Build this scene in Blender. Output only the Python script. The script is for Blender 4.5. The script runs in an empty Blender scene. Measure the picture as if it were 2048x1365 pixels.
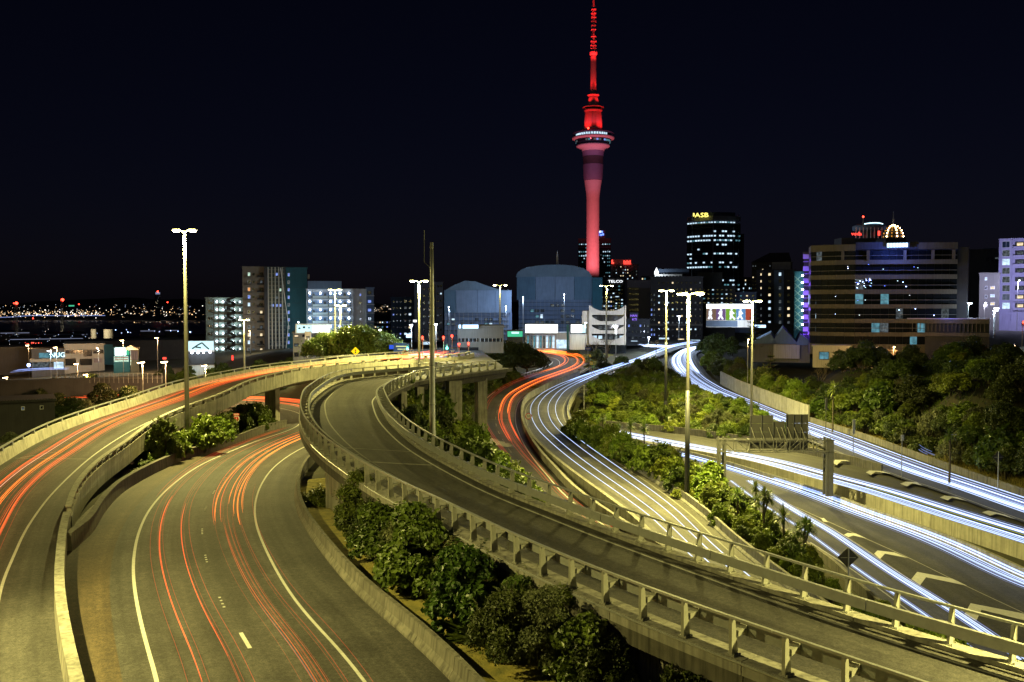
import bpy, bmesh, math, random
import numpy as np
from mathutils import Vector, Matrix
random.seed(7); rng = np.random.default_rng(7)
R = math.radians
scene = bpy.context.scene
col = scene.collection
# ------------------------------------------------------------------ camera, sky, light, exposure
F = 1800.0; HZ = 612.0; H = 15.0           # focal length and horizon in photo pixels (2048 wide), eye height over the near motorway
TH = math.atan((682.5 - HZ) / F); CT, ST = math.cos(TH), math.sin(TH)
cam_d = bpy.data.cameras.new('camera'); cam = bpy.data.objects.new('camera', cam_d); col.objects.link(cam)
cam.location = (0, 0, H); cam.rotation_euler = (math.pi / 2 - TH, 0, 0)
cam_d.sensor_width = 36; cam_d.lens = 36 * F / 2048; cam_d.clip_start = .5; cam_d.clip_end = 20000
scene.camera = cam
world = bpy.data.worlds.new('World'); scene.world = world; world.use_nodes = True
wn = world.node_tree.nodes; wl = world.node_tree.links; wn.clear()
w_out = wn.new('ShaderNodeOutputWorld'); w_bg = wn.new('ShaderNodeBackground'); w_sky = wn.new('ShaderNodeTexSky')
w_sky.sky_type = 'NISHITA'; w_sky.sun_disc = False; w_sky.sun_elevation = R(38); w_sky.sun_rotation = R(200)
w_mix = wn.new('ShaderNodeMix'); w_mix.data_type = 'RGBA'; w_mix.blend_type = 'MULTIPLY'; w_mix.inputs[0].default_value = 1
w_mix.inputs[7].default_value = (.55, .45, .9, 1)
wl.new(w_sky.outputs[0], w_mix.inputs[6]); wl.new(w_mix.outputs[2], w_bg.inputs[0]); wl.new(w_bg.outputs[0], w_out.inputs[0])
w_bg.inputs[1].default_value = .0010        # night: the moonlit air is all that is left of the sky
sun_d = bpy.data.lights.new('moon', 'SUN'); sun = bpy.data.objects.new('moon', sun_d); col.objects.link(sun)
sun_d.energy = .012; sun_d.angle = R(.5); sun_d.color = (.75, .85, 1); sun.rotation_euler = (R(52), 0, R(-20))
scene.view_settings.view_transform = 'Standard'; scene.view_settings.look = 'None'
scene.view_settings.exposure = .18; scene.view_settings.gamma = 1; scene.view_settings.use_curve_mapping = False
cy = scene.cycles
cy.max_bounces = 4; cy.diffuse_bounces = 2; cy.glossy_bounces = 2; cy.transmission_bounces = 2; cy.transparent_max_bounces = 40
cy.sample_clamp_indirect = 2.0; cy.use_denoising = True; cy.use_light_tree = True
cy.caustics_reflective = False; cy.caustics_refractive = False

# ------------------------------------------------------------------ where things stand: sight lines meet the level of the ground
def ray(px, py):
    x = (px - 1024) / F; y = -(py - 682.5) / F
    d = np.array([x, CT + y * ST, -ST + y * CT]); return d / d[1]
def at(px, py, Y):
    d = ray(px, py); return (d[0] * Y, Y, H + d[2] * Y)
def zprof(pr):
    a = np.array(pr, float); return lambda Y: np.interp(Y, a[:, 0], a[:, 1])
def hit(px, py, zf, dz=0.):
    d = ray(px, py)
    Y = np.concatenate([np.arange(12, 200, .25), np.arange(200, 700, 1.)])
    g = (H + Y * d[2]) - (zf(Y) + dz); i = int(np.argmax(g < 0))
    if g[i] >= 0: return np.array([d[0] * 700, 700, float(zf(700.))])
    f = g[i - 1] / (g[i - 1] - g[i]); y = Y[i - 1] + f * (Y[i] - Y[i - 1])
    return np.array([d[0] * y, y, float(zf(y))])
def spline(P, n=200):
    P = np.array(P, float)
    t = np.r_[0, np.cumsum(np.sqrt(np.linalg.norm(np.diff(P, axis=0), axis=1)))]
    T = np.linspace(0, t[-1], n * 4); m = np.zeros_like(P)
    m[1:-1] = (P[2:] - P[:-2]) / (t[2:] - t[:-2])[:, None]; m[0] = (P[1] - P[0]) / (t[1] - t[0]); m[-1] = (P[-1] - P[-2]) / (t[-1] - t[-2])
    k = np.clip(np.searchsorted(t, T, 'right') - 1, 0, len(t) - 2); h = t[k + 1] - t[k]; u = ((T - t[k]) / h)[:, None]; h = h[:, None]
    Q = (2*u**3-3*u**2+1)*P[k] + (u**3-2*u**2+u)*h*m[k] + (-2*u**3+3*u**2)*P[k+1] + (u**3-u**2)*h*m[k+1]
    s = np.r_[0, np.cumsum(np.linalg.norm(np.diff(Q, axis=0), axis=1))]; S = np.linspace(0, s[-1], n)
    return np.stack([np.interp(S, s, Q[:, j]) for j in range(3)], 1)
def smooth(A, k):
    A = np.array(A, float)
    for _ in range(k):
        B = A.copy(); B[1:-1] = .25 * A[:-2] + .5 * A[1:-1] + .25 * A[2:]; A = B
    return A
class Path:
    """A smooth line over the ground, one point about every metre, with a right-hand normal."""
    def __init__(s, P, sm=6, n=None):
        P = [np.array(p, float) for p in P]
        L = sum(np.linalg.norm(P[i + 1] - P[i]) for i in range(len(P) - 1)); s.n = n or max(8, int(L))
        s.Q = smooth(spline(P, s.n), sm); s.fin()
    def fin(s):
        t = np.gradient(s.Q[:, :2], axis=0); t /= np.linalg.norm(t, axis=1)[:, None]; s.T = t
        s.N = np.stack([t[:, 1], -t[:, 0]], 1); s.S = np.r_[0, np.cumsum(np.linalg.norm(np.diff(s.Q, axis=0), axis=1))]; s.L = s.S[-1]
    def pt(s, d, u=0., dz=0.):
        q = [np.interp(d, s.S, s.Q[:, j]) for j in range(3)]; n = [np.interp(d, s.S, s.N[:, j]) for j in range(2)]
        return (q[0] + n[0] * u, q[1] + n[1] * u, q[2] + dz)
    def p(s, d, u, dz=0.): return s.pt(d, u, dz)
    def w(s, d): return 0.
    sg = 1
    def ang(s, d):
        return math.atan2(np.interp(d, s.S, s.T[:, 1]), np.interp(d, s.S, s.T[:, 0]))
    def near(s, x, y):
        return float(s.S[np.argmin((s.Q[:, 0] - x) ** 2 + (s.Q[:, 1] - y) ** 2)])
class Road(Path):
    """Reference line plus the measured width to the other painted line; u = 0 .. w across."""
    def __init__(s, L, Rr, sm=6):
        super().__init__(L, sm); q = spline(Rr, 400)
        D = np.linalg.norm(s.Q[:, None, :2] - q[None, :, :2], axis=2); j = D.argmin(1); s.W = D.min(1)
        v = q[j][:, :2] - s.Q[:, :2]; s.sg = 1 if np.median((v * s.N).sum(1)) > 0 else -1
        ok = (j > 0) & (j < 399); idx = np.arange(s.n)
        s.W = smooth(np.interp(idx, idx[ok], s.W[ok]), 40)
    def w(s, d): return float(np.interp(d, s.S, s.W))
    def p(s, d, u, dz=0.): return s.pt(d, u * s.sg, dz)            # metres from the reference line
    def f(s, d, fr, dz=0.): return s.pt(d, fr * s.w(d) * s.sg, dz)  # fraction of the width

# ------------------------------------------------------------------ materials
MATS = {}
def nt(name):
    m = bpy.data.materials.new(name); m.use_nodes = True; MATS[name] = m
    return m, m.node_tree.nodes, m.node_tree.links, m.node_tree.nodes['Principled BSDF']
def pmat(name, c, rough=.7, metal=0., var=.25, scale=1.5, c2=None, bump=0., bscale=30., spec=.4, streak=0., rnd=0., coord='Object'):
    """Principled surface: two tones mixed by noise, optional vertical streaks, bump and per-object variation."""
    m, N, L, b = nt(name)
    tc = N.new('ShaderNodeTexCoord')
    geo = N.new('ShaderNodeNewGeometry'); src = geo.outputs['Position'] if coord == 'World' else tc.outputs[coord]
    n1 = N.new('ShaderNodeTexNoise'); n1.inputs['Scale'].default_value = scale; n1.inputs['Detail'].default_value = 6; n1.inputs['Roughness'].default_value = .65
    L.new(src, n1.inputs['Vector'])
    rp = N.new('ShaderNodeMapRange'); rp.inputs[1].default_value = .3; rp.inputs[2].default_value = .7
    L.new(n1.outputs[0], rp.inputs[0])
    mx = N.new('ShaderNodeMix'); mx.data_type = 'RGBA'
    c2 = c2 or tuple(x * (1 - var) for x in c)
    mx.inputs[6].default_value = (*c2, 1); mx.inputs[7].default_value = (*c, 1); L.new(rp.outputs[0], mx.inputs[0]); out = mx.outputs[2]
    if streak:
        mp = N.new('ShaderNodeMapping'); mp.inputs['Scale'].default_value = (2.2, 2.2, .12); L.new(src, mp.inputs[0])
        n2 = N.new('ShaderNodeTexNoise'); n2.inputs['Scale'].default_value = 2.; n2.inputs['Detail'].default_value = 5; L.new(mp.outputs[0], n2.inputs['Vector'])
        r2 = N.new('ShaderNodeMapRange'); r2.inputs[1].default_value = .45; r2.inputs[2].default_value = .75; r2.inputs[3].default_value = 1; r2.inputs[4].default_value = 1 - streak
        L.new(n2.outputs[0], r2.inputs[0])
        m2 = N.new('ShaderNodeMix'); m2.data_type = 'RGBA'; m2.blend_type = 'MULTIPLY'; m2.inputs[0].default_value = 1
        L.new(out, m2.inputs[6]); L.new(r2.outputs[0], m2.inputs[7]); out = m2.outputs[2]
    if rnd:
        oi = N.new('ShaderNodeObjectInfo'); r3 = N.new('ShaderNodeMapRange'); r3.inputs[3].default_value = 1 - rnd; r3.inputs[4].default_value = 1 + rnd
        L.new(oi.outputs['Random'], r3.inputs[0])
        m3 = N.new('ShaderNodeMix'); m3.data_type = 'RGBA'; m3.blend_type = 'MULTIPLY'; m3.inputs[0].default_value = 1
        L.new(out, m3.inputs[6]); L.new(r3.outputs[0], m3.inputs[7]); out = m3.outputs[2]
    L.new(out, b.inputs['Base Color'])
    b.inputs['Roughness'].default_value = rough; b.inputs['Metallic'].default_value = metal; b.inputs['Specular IOR Level'].default_value = spec
    if bump:
        n3 = N.new('ShaderNodeTexNoise'); n3.inputs['Scale'].default_value = bscale; n3.inputs['Detail'].default_value = 3; L.new(src, n3.inputs['Vector'])
        bp = N.new('ShaderNodeBump'); bp.inputs['Strength'].default_value = bump; bp.inputs['Distance'].default_value = .03
        L.new(n3.outputs[0], bp.inputs['Height']); L.new(bp.outputs[0], b.inputs['Normal'])
    return m
def emat(name, c, s, sample=False, var=0., vscale=3.):
    m = bpy.data.materials.new(name); m.use_nodes = True; MATS[name] = m; N = m.node_tree.nodes; L = m.node_tree.links; N.clear()
    o = N.new('ShaderNodeOutputMaterial'); e = N.new('ShaderNodeEmission'); e.inputs[0].default_value = (*c, 1); e.inputs[1].default_value = s
    L.new(e.outputs[0], o.inputs[0])
    if var:
        tc = N.new('ShaderNodeTexCoord'); n = N.new('ShaderNodeTexNoise'); n.inputs['Scale'].default_value = vscale; n.inputs['Detail'].default_value = 4
        L.new(tc.outputs['Object'], n.inputs['Vector']); r = N.new('ShaderNodeMapRange'); r.inputs[1].default_value = .35; r.inputs[2].default_value = .65
        r.inputs[3].default_value = s * (1 - var); r.inputs[4].default_value = s * (1 + var); L.new(n.outputs[0], r.inputs[0]); L.new(r.outputs[0], e.inputs[1])
    if name.startswith('trail'):                       # light in the air has no body: it adds to what lies behind it and throws no shadow
        t = N.new('ShaderNodeBsdfTransparent'); a = N.new('ShaderNodeAddShader'); e.inputs[1].default_value = s * .62; L.new(e.outputs[0], a.inputs[0]); L.new(t.outputs[0], a.inputs[1]); L.new(a.outputs[0], o.inputs[0])
    m.cycles.emission_sampling = 'AUTO' if sample else 'NONE'
    return m
def leafmat(name, c, c2, rough=.45, spec=.35):
    m, N, L, b = nt(name)
    tc = N.new('ShaderNodeTexCoord'); oi = N.new('ShaderNodeObjectInfo')
    n = N.new('ShaderNodeTexNoise'); n.inputs['Scale'].default_value = 1.1; n.inputs['Detail'].default_value = 6; n.inputs['Roughness'].default_value = .8
    ad = N.new('ShaderNodeVectorMath'); L.new(tc.outputs['Object'], ad.inputs[0]); L.new(oi.outputs['Location'], ad.inputs[1]); L.new(ad.outputs[0], n.inputs['Vector'])
    r = N.new('ShaderNodeMapRange'); r.inputs[1].default_value = .32; r.inputs[2].default_value = .68; L.new(n.outputs[0], r.inputs[0])
    mx = N.new('ShaderNodeMix'); mx.data_type = 'RGBA'; mx.inputs[6].default_value = (*c2, 1); mx.inputs[7].default_value = (*c, 1); L.new(r.outputs[0], mx.inputs[0])
    hs = N.new('ShaderNodeHueSaturation'); L.new(mx.outputs[2], hs.inputs['Color'])
    r1 = N.new('ShaderNodeMapRange'); r1.inputs[3].default_value = .6; r1.inputs[4].default_value = 1.35; L.new(oi.outputs['Random'], r1.inputs[0]); L.new(r1.outputs[0], hs.inputs['Value'])
    r2 = N.new('ShaderNodeMapRange'); r2.inputs[3].default_value = .475; r2.inputs[4].default_value = .515
    m7 = N.new('ShaderNodeMath'); m7.operation = 'FRACT'; m8 = N.new('ShaderNodeMath'); m8.operation = 'MULTIPLY'; m8.inputs[1].default_value = 7.31
    L.new(oi.outputs['Random'], m8.inputs[0]); L.new(m8.outputs[0], m7.inputs[0]); L.new(m7.outputs[0], r2.inputs[0]); L.new(r2.outputs[0], hs.inputs['Hue'])
    L.new(hs.outputs[0], b.inputs['Base Color']); b.inputs['Roughness'].default_value = rough; b.inputs['Specular IOR Level'].default_value = spec
    # thin leaves let some light through
    tr = N.new('ShaderNodeBsdfTranslucent'); L.new(hs.outputs[0], tr.inputs[0]); ms = N.new('ShaderNodeMixShader'); ms.inputs[0].default_value = .25
    L.new(b.outputs[0], ms.inputs[1]); L.new(tr.outputs[0], ms.inputs[2]); L.new(ms.outputs[0], N['Material Output'].inputs[0])
    return m
def asphalt(name, c, seam=.15):
    """Chip-seal: fine grain, broad blotches, oil and patch stains."""
    m, N, L, b = nt(name)
    g = N.new('ShaderNodeNewGeometry'); P = g.outputs['Position']
    def noise(s, d=4, r=.6):
        n = N.new('ShaderNodeTexNoise'); n.inputs['Scale'].default_value = s; n.inputs['Detail'].default_value = d; n.inputs['Roughness'].default_value = r; L.new(P, n.inputs['Vector']); return n.outputs[0]
    def rng_(x, a, b_, lo, hi):
        r = N.new('ShaderNodeMapRange'); r.inputs[1].default_value = a; r.inputs[2].default_value = b_; r.inputs[3].default_value = lo; r.inputs[4].default_value = hi; L.new(x, r.inputs[0]); return r.outputs[0]
    def mul(a, b_):
        q = N.new('ShaderNodeMath'); q.operation = 'MULTIPLY'; L.new(a, q.inputs[0]); L.new(b_, q.inputs[1]); return q.outputs[0]
    f1 = rng_(noise(.25), .3, .7, .72, 1.2); f2 = mul(rng_(noise(5, 3, .7), .34, .66, .68, 1.32), rng_(noise(16, 2, .8), .36, .64, .62, 1.4)); f3 = rng_(noise(1.3, 5, .7), .35, .7, 1.1, .82)
    f = mul(mul(f1, f2), f3)
    # along the lanes: polished wheel paths, and streaks of oil and rubber drawn out in the direction of travel
    uv = N.new('ShaderNodeUVMap'); sx = N.new('ShaderNodeSeparateXYZ'); L.new(uv.outputs[0], sx.inputs[0])
    wv = N.new('ShaderNodeMath'); wv.operation = 'MULTIPLY'; wv.inputs[1].default_value = 3.59; L.new(sx.outputs[0], wv.inputs[0])
    cs = N.new('ShaderNodeMath'); cs.operation = 'COSINE'; L.new(wv.outputs[0], cs.inputs[0])
    mp = N.new('ShaderNodeMapping'); mp.inputs['Scale'].default_value = (2.6, .06, 1); L.new(uv.outputs[0], mp.inputs[0])
    ns = N.new('ShaderNodeTexNoise'); ns.inputs['Scale'].default_value = 1.; ns.inputs['Detail'].default_value = 5; L.new(mp.outputs[0], ns.inputs['Vector'])
    f = mul(f, rng_(cs.outputs[0], -1, 1, .86, 1.12)); f = mul(f, rng_(ns.outputs[0], .3, .7, .72, 1.25))
    # old transverse patches
    vo = N.new('ShaderNodeTexVoronoi'); vo.inputs['Scale'].default_value = 1.; m5 = N.new('ShaderNodeMapping'); m5.inputs['Scale'].default_value = (.27, .045, 1); L.new(uv.outputs[0], m5.inputs[0]); L.new(m5.outputs[0], vo.inputs['Vector']); vo.distance = 'CHEBYCHEV'
    s5 = N.new('ShaderNodeSeparateColor'); L.new(vo.outputs['Color'], s5.inputs[0]); f = mul(f, rng_(s5.outputs[0], 0, 1, .9, 1.08))
    v = N.new('ShaderNodeVectorMath'); v.operation = 'SCALE'; v.inputs[0].default_value = c; L.new(f, v.inputs['Scale']); L.new(v.outputs[0], b.inputs['Base Color'])
    b.inputs['Roughness'].default_value = .72; b.inputs['Specular IOR Level'].default_value = .35
    bp = N.new('ShaderNodeBump'); bp.inputs['Strength'].default_value = .5; bp.inputs['Distance'].default_value = .02; L.new(noise(60, 2), bp.inputs['Height']); L.new(bp.outputs[0], b.inputs['Normal'])
    return m
asphalt('asphalt', (.050, .048, .044)); asphalt('asphalt_dark', (.033, .032, .030)); asphalt('asphalt_pale', (.082, .078, .066)); asphalt('asphalt_ramp', (.050, .048, .044))
asphalt('chip_shoulder', (.060, .044, .024))
pmat('paint', (.52, .52, .49), .6, var=.35, scale=5, coord='World'); pmat('paint_worn', (.30, .295, .27), .7, var=.45, scale=4, coord='World')
pmat('concrete', (.31, .30, .26), .85, var=.4, scale=1.2, bump=.4, streak=.6, rnd=.14, coord='World')
pmat('concrete_dark', (.17, .16, .135), .88, var=.35, scale=1.5, bump=.3, streak=.65, rnd=.14, coord='World')
pmat('concrete_weathered_dim', (.10, .094, .078), .9, var=.4, scale=1.5, bump=.3, streak=.7, rnd=.14, coord='World'); pmat('concrete_pale', (.38, .365, .31), .85, var=.3, scale=1.0, bump=.3, streak=.5, rnd=.1, coord='World')  # ramp deck: weathered streaks, base darkened further to stand in for weaker light
pmat('galv', (.42, .43, .42), .45, metal=.55, var=.2, scale=3, bump=.05)
pmat('galv_dull', (.30, .31, .30), .55, metal=.35, var=.25, scale=4)
pmat('gantry_steel', (.13, .13, .12), .5, metal=.3, var=.3, scale=3); pmat('steel_dark', (.06, .062, .065), .5, metal=.4, var=.2)
pmat('steel_paint', (.32, .32, .28), .5, metal=.2, var=.2, scale=3)
pmat('sign_back', (.045, .045, .042), .55, metal=.3, var=.15, scale=2)
pmat('pole_concrete', (.24, .235, .21), .7, var=.2, scale=2, streak=.3)
pmat('soil', (.045, .036, .02), .95, c2=(.02, .026, .009), scale=.5, bump=.6, bscale=8, coord='World')
pmat('dry_grass', (.32, .26, .06), .95, c2=(.11, .11, .03), scale=1.4, bump=.8, bscale=14, coord='World')
pmat('water', (.004, .006, .014), .35, var=.1, spec=.5, coord='World')
pmat('far_land', (.02, .022, .028), .95)
pmat('bark', (.09, .075, .05), .9, var=.4, scale=6, bump=.5)
pmat('twig', (.17, .13, .075), .9, var=.3, scale=6)
leafmat('leaf_bright', (.17, .225, .022), (.08, .12, .014)); leafmat('leaf_mid', (.115, .16, .024), (.05, .08, .013))
leafmat('leaf_dark', (.07, .095, .022), (.03, .047, .012)); leafmat('leaf_grey', (.16, .175, .08), (.08, .095, .04))
leafmat('leaf_gloss', (.10, .155, .022), (.04, .075, .013), .4, .45); leafmat('leaf_blade', (.14, .19, .035), (.065, .10, .02), .35, .4)
leafmat('grass_leaf', (.32, .27, .07), (.13, .14, .03), .7)
emat('trail_white', (.50, .64, 1.), 1.05, sample=True); emat('trail_soft', (.34, .46, 1.), .42); emat('trail_blue', (.30, .45, 1.), 1.5)
emat('trail_red', (1., .10, .02), .8); emat('trail_orange', (1., .19, .02), 1.05); emat('trail_deep', (.75, .05, .02), .42); emat('trail_faint', (.9, .16, .05), .30)
emat('trail_pink', (1., .45, .3), .75); emat('trail_amber', (1., .42, .04), .9); emat('trail_dim', (.45, .5, .75), .35); emat('trail_lime', (.5, .55, .06), .5)
emat('lamp_yellow', (1., .88, .50), 40.); emat('lamp_orange', (1., .62, .28), 25.); emat('lamp_white', (.75, .86, 1.), 25.); emat('lamp_blue', (.35, .5, 1.), 12.)
emat('signal_red', (1., .04, .02), 9.); emat('signal_green', (.1, 1., .7), 9.)
emat('win_warm', (1., .80, .48), .95, var=.4, vscale=.9); emat('win_cool', (.60, .82, 1.), 1.0, var=.4, vscale=.9); emat('win_teal', (.25, .65, .80), .30, var=.5, vscale=.8)
emat('win_dim', (.35, .42, .45), .16, var=.8, vscale=1.5); emat('win_blue', (.25, .38, 1.), .7, var=.5); emat('win_orange', (1., .45, .16), .8); emat('win_green', (.62, .9, .70), .75, var=.5)
pmat('glass', (.012, .016, .022), .12, var=.3, spec=.6); pmat('glass_blue', (.02, .04, .06), .15, var=.3, spec=.6)
G_ = MATS

# ------------------------------------------------------------------ mesh building
class MB:
    def __init__(s): s.v = []; s.f = []; s.m = []
    def add(s, V, Fc, mi=0):
        k = len(s.v); s.v += [tuple(map(float, p)) for p in V]; s.f += [tuple(i + k for i in f) for f in Fc]; s.m += [mi] * len(Fc); return s
    def box(s, c, d, rz=0., mi=0, taper=1., tilt=0.):
        x, y, z = d[0] / 2, d[1] / 2, d[2] / 2; ca, sa = math.cos(rz), math.sin(rz); V = []
        for zz, t in ((-z, 1.), (z, taper)):
            for a, b in ((-x, -y), (x, -y), (x, y), (-x, y)):
                a *= t; b *= t; b += tilt * (zz + z)
                V.append((c[0] + a * ca - b * sa, c[1] + a * sa + b * ca, c[2] + zz))
        return s.add(V, [(3, 2, 1, 0), (4, 5, 6, 7), (0, 1, 5, 4), (1, 2, 6, 5), (2, 3, 7, 6), (3, 0, 4, 7)], mi)
    def span(s, x0, x1, y0, y1, z0, z1, mi=0): return s.box(((x0 + x1) / 2, (y0 + y1) / 2, (z0 + z1) / 2), (abs(x1 - x0), abs(y1 - y0), abs(z1 - z0)), 0, mi)
    def tube(s, P, r, n=6, mi=0, cap=True):
        P = [Vector(p) for p in P]; k = len(P); rr = r if hasattr(r, '__len__') else [r] * k; V = []; up = Vector((0, 0, 1))
        for i in range(k):
            t = (P[min(i + 1, k - 1)] - P[max(i - 1, 0)]).normalized(); u = up if abs(t.z) < .95 else Vector((1, 0, 0))
            a = t.cross(u).normalized(); b = a.cross(t)
            for j in range(n):
                w = 2 * math.pi * (j + .5) / n; V.append(P[i] + (a * math.cos(w) + b * math.sin(w)) * rr[i])
        Fc = [(i * n + j, i * n + (j + 1) % n, (i + 1) * n + (j + 1) % n, (i + 1) * n + j) for i in range(k - 1) for j in range(n)]
        if cap: Fc += [tuple(range(n - 1, -1, -1)), tuple((k - 1) * n + j for j in range(n))]
        return s.add(V, Fc, mi)
    def bar(s, a, b, w=.1, h=None, mi=0): return s.tube([a, b], (w if h is None else h) * .7, 4, mi)
    def lathe(s, prof, c=(0, 0, 0), n=24, mi=0, a0=0., a1=2 * math.pi):
        full = abs(a1 - a0 - 2 * math.pi) < 1e-6; k = n if full else n + 1
        V = [(c[0] + r * math.cos(a0 + (a1 - a0) * j / n), c[1] + r * math.sin(a0 + (a1 - a0) * j / n), c[2] + z) for r, z in prof for j in range(k)]
        Fc = [(i * k + j, i * k + (j + 1) % k, (i + 1) * k + (j + 1) % k, (i + 1) * k + j) for i in range(len(prof) - 1) for j in range(n)]
        return s.add(V, Fc, mi)
    def prism(s, poly, h, mi=0):
        """poly: list of 3D points (planar outline); h: extrusion vector."""
        k = len(poly); V = [tuple(p) for p in poly] + [tuple(np.array(p) + np.array(h)) for p in poly]
        return s.add(V, [tuple(range(k - 1, -1, -1)), tuple(range(k, 2 * k))] + [(i, (i + 1) % k, k + (i + 1) % k, k + i) for i in range(k)], mi)
    def loft(s, secs, mi=0, closed=True):
        """secs: list of rings with equal point counts."""
        k = len(secs[0]); V = [p for q in secs for p in q]; n = len(secs)
        Fc = [(i * k + j, i * k + (j + 1) % k, (i + 1) * k + (j + 1) % k, (i + 1) * k + j) for i in range(n - 1) for j in range(k)]
        if closed: Fc += [tuple(range(k - 1, -1, -1)), tuple((n - 1) * k + j for j in range(k))]
        return s.add(V, Fc, mi)
    def sphere(s, c, r, n=8, mi=0):
        return s.lathe([(max(1e-4, r * math.sin(math.pi * i / (n // 2))), -r * math.cos(math.pi * i / (n // 2))) for i in range(n // 2 + 1)], c, n, mi)
    def mesh(s, name, mats, org=(0, 0, 0), smooth_=False, fix=True):
        me = bpy.data.meshes.new(name); V = np.array(s.v, float) - np.array(org); me.from_pydata(V.tolist(), [], s.f)
        for m in (mats if isinstance(mats, (list, tuple)) else [mats]): me.materials.append(G_[m] if isinstance(m, str) else m)
        if len(me.materials) > 1: me.polygons.foreach_set('material_index', s.m)
        if smooth_: me.polygons.foreach_set('use_smooth', [True] * len(me.polygons))
        if fix:
            bm = bmesh.new(); bm.from_mesh(me); bmesh.ops.recalc_face_normals(bm, faces=bm.faces); bm.to_mesh(me); bm.free()
        me.update(); return me
def link(name, data, parent=None, loc=(0, 0, 0), rz=0., **kw):
    o = bpy.data.objects.new(name, data); col.objects.link(o); o.location = loc; o.rotation_euler = (0, 0, rz)
    if parent is not None: o.parent = parent
    for k, v in kw.items():
        if v is not None: o[k] = v
    return o
def thing(name, label, cat, loc=(0, 0, 0), group=None, rz=0.):
    return link(name, None, None, loc, rz, label=label, category=cat, group=group)
def base_of(o):
    v = Vector((0, 0, 0))
    while o is not None: v = v + Vector(o.location); o = o.parent
    return tuple(v)
def part(mb, name, mat, par, world_=True, sm=False, **kw):
    return link(name, mb.mesh(name, mat, base_of(par) if world_ else (0, 0, 0), sm), par, **kw)
def single(mb, name, mat, label, cat, group=None, sm=False, org=(0, 0, 0), **kw):
    return link(name, mb.mesh(name, mat, org, sm), None, org, 0, label=label, category=cat, group=group, **kw)
def structure(mb, name, mat, sm=False): return link(name, mb.mesh(name, mat, smooth_=sm), None, kind='structure')
def clone(o, loc, rz=0., label=None, sc=None, group=None):
    """A copy of a thing together with copies of its parts and their sub-parts."""
    c = o.copy(); col.objects.link(c); c.location = loc; c.rotation_euler = (0, 0, rz)
    if label: c['label'] = label
    if group: c['group'] = group
    if sc is not None: c.scale = sc if hasattr(sc, '__len__') else (sc,) * 3
    for ch in kids.get(o.name, ()):
        d = ch.copy(); col.objects.link(d); d.parent = c
        for g in kids.get(ch.name, ()):
            e = g.copy(); col.objects.link(e); e.parent = d
    return c
kids = {}
def reg(o):
    """remember the children of a thing that will be cloned"""
    kids[o.name] = list(o.children)
    for ch in o.children: kids[ch.name] = list(ch.children)
    return o
def text_mesh(txt, size, name, mat, ext=.02):
    cu = bpy.data.curves.new(name, 'FONT'); cu.body = txt; cu.size = size; cu.extrude = ext; cu.align_x = 'CENTER'; cu.align_y = 'CENTER'; cu.resolution_u = 2
    o = bpy.data.objects.new(name, cu); col.objects.link(o); dg = bpy.context.evaluated_depsgraph_get()
    me = bpy.data.meshes.new_from_object(o.evaluated_get(dg)); bpy.data.objects.remove(o); me.materials.clear(); me.materials.append(G_[mat]); me.name = name; return me
def text_on(txt, size, name, mat, par, loc, rz=0., ext=.02, sx=1., bold=0.):
    """upright lettering facing the camera side (-y) on a thing"""
    me = text_mesh(txt, size, name, mat, ext); o = link(name, me, par); o.location = loc; o.rotation_euler = (R(90), 0, rz); o.scale = (sx, 1, 1); return o
def lamp(loc, power, color, radius=.25, name='lamp_light', par=None):
    d = bpy.data.lights.new(name, 'POINT'); d.energy = power; d.color = color; d.shadow_soft_size = radius
    o = bpy.data.objects.new(name, d); col.objects.link(o); o.location = loc
    if par: o.parent = par
    return o
# ------------------------------------------------------------------ levels of the roads (distance -> height) and their painted edges
zB = zprof([(10, 1.2), (30, 1), (50, .6), (70, -.3), (90, -1.3), (110, -2.3), (140, -3.5), (200, -3.9)])
zA = zprof([(10, 1.3), (30, 1), (50, .6), (75, .5), (90, .9), (105, 1.8), (125, 3.4), (150, 5.0), (170, 5.6), (200, 5.6)])
zC = zprof([(10, 3.1), (20, 3.2), (40, 3.5), (60, 4), (90, 5), (130, 5.6), (160, 5.6)])
zD = zprof([(70, -5), (160, -5), (200, -3.8), (240, -1.5), (265, 1), (300, 2.5)])
zE = zprof([(30, -5.6), (50, -5.5), (100, -5.3), (160, -5), (200, -4.2), (240, -2), (270, 1.5), (300, 2.5)])
zF = zprof([(40, -7), (60, -7), (130, -7.2), (180, -6), (230, -2.5), (270, 1), (300, 2)])
zM = zprof([(40, -7.02), (60, -7.02), (120, -7.5), (175, -9)]); zG = zprof([(30, -7), (50, -7), (130, -7.5), (175, -9)])
def px(zf, P, pre=(), post=(), dz=0.):
    W = lambda q: np.array([q[0], q[1], float(zf(q[1]))])
    return [W(q) for q in pre] + [hit(p[0], p[1], zf, dz) for p in P] + [W(q) for q in post]
B = Road(px(zB, [(314.6,1365),(297,1305),(277,1225),(267,1159),(268,1110),(279,1061),(301,1017),(337,977),(390,937),(443,911),(510,884),(580,860)], [(-3,11),(-8,22)], [(-33.5,142),(-36,153),(-42,163),(-52,170),(-70,174),(-100,176)]),
         px(zB, [(744,1363),(697,1320),(645,1272),(594,1214),(560,1155),(532,1101),(514,1061),(510,1026),(514,995),(532,955),(558,928),(594,902)], [(4,12),(-1,22)], [(-25,125),(-25.5,140),(-28,155),(-36,169),(-48,178),(-70,182),(-102,184)]))
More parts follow.
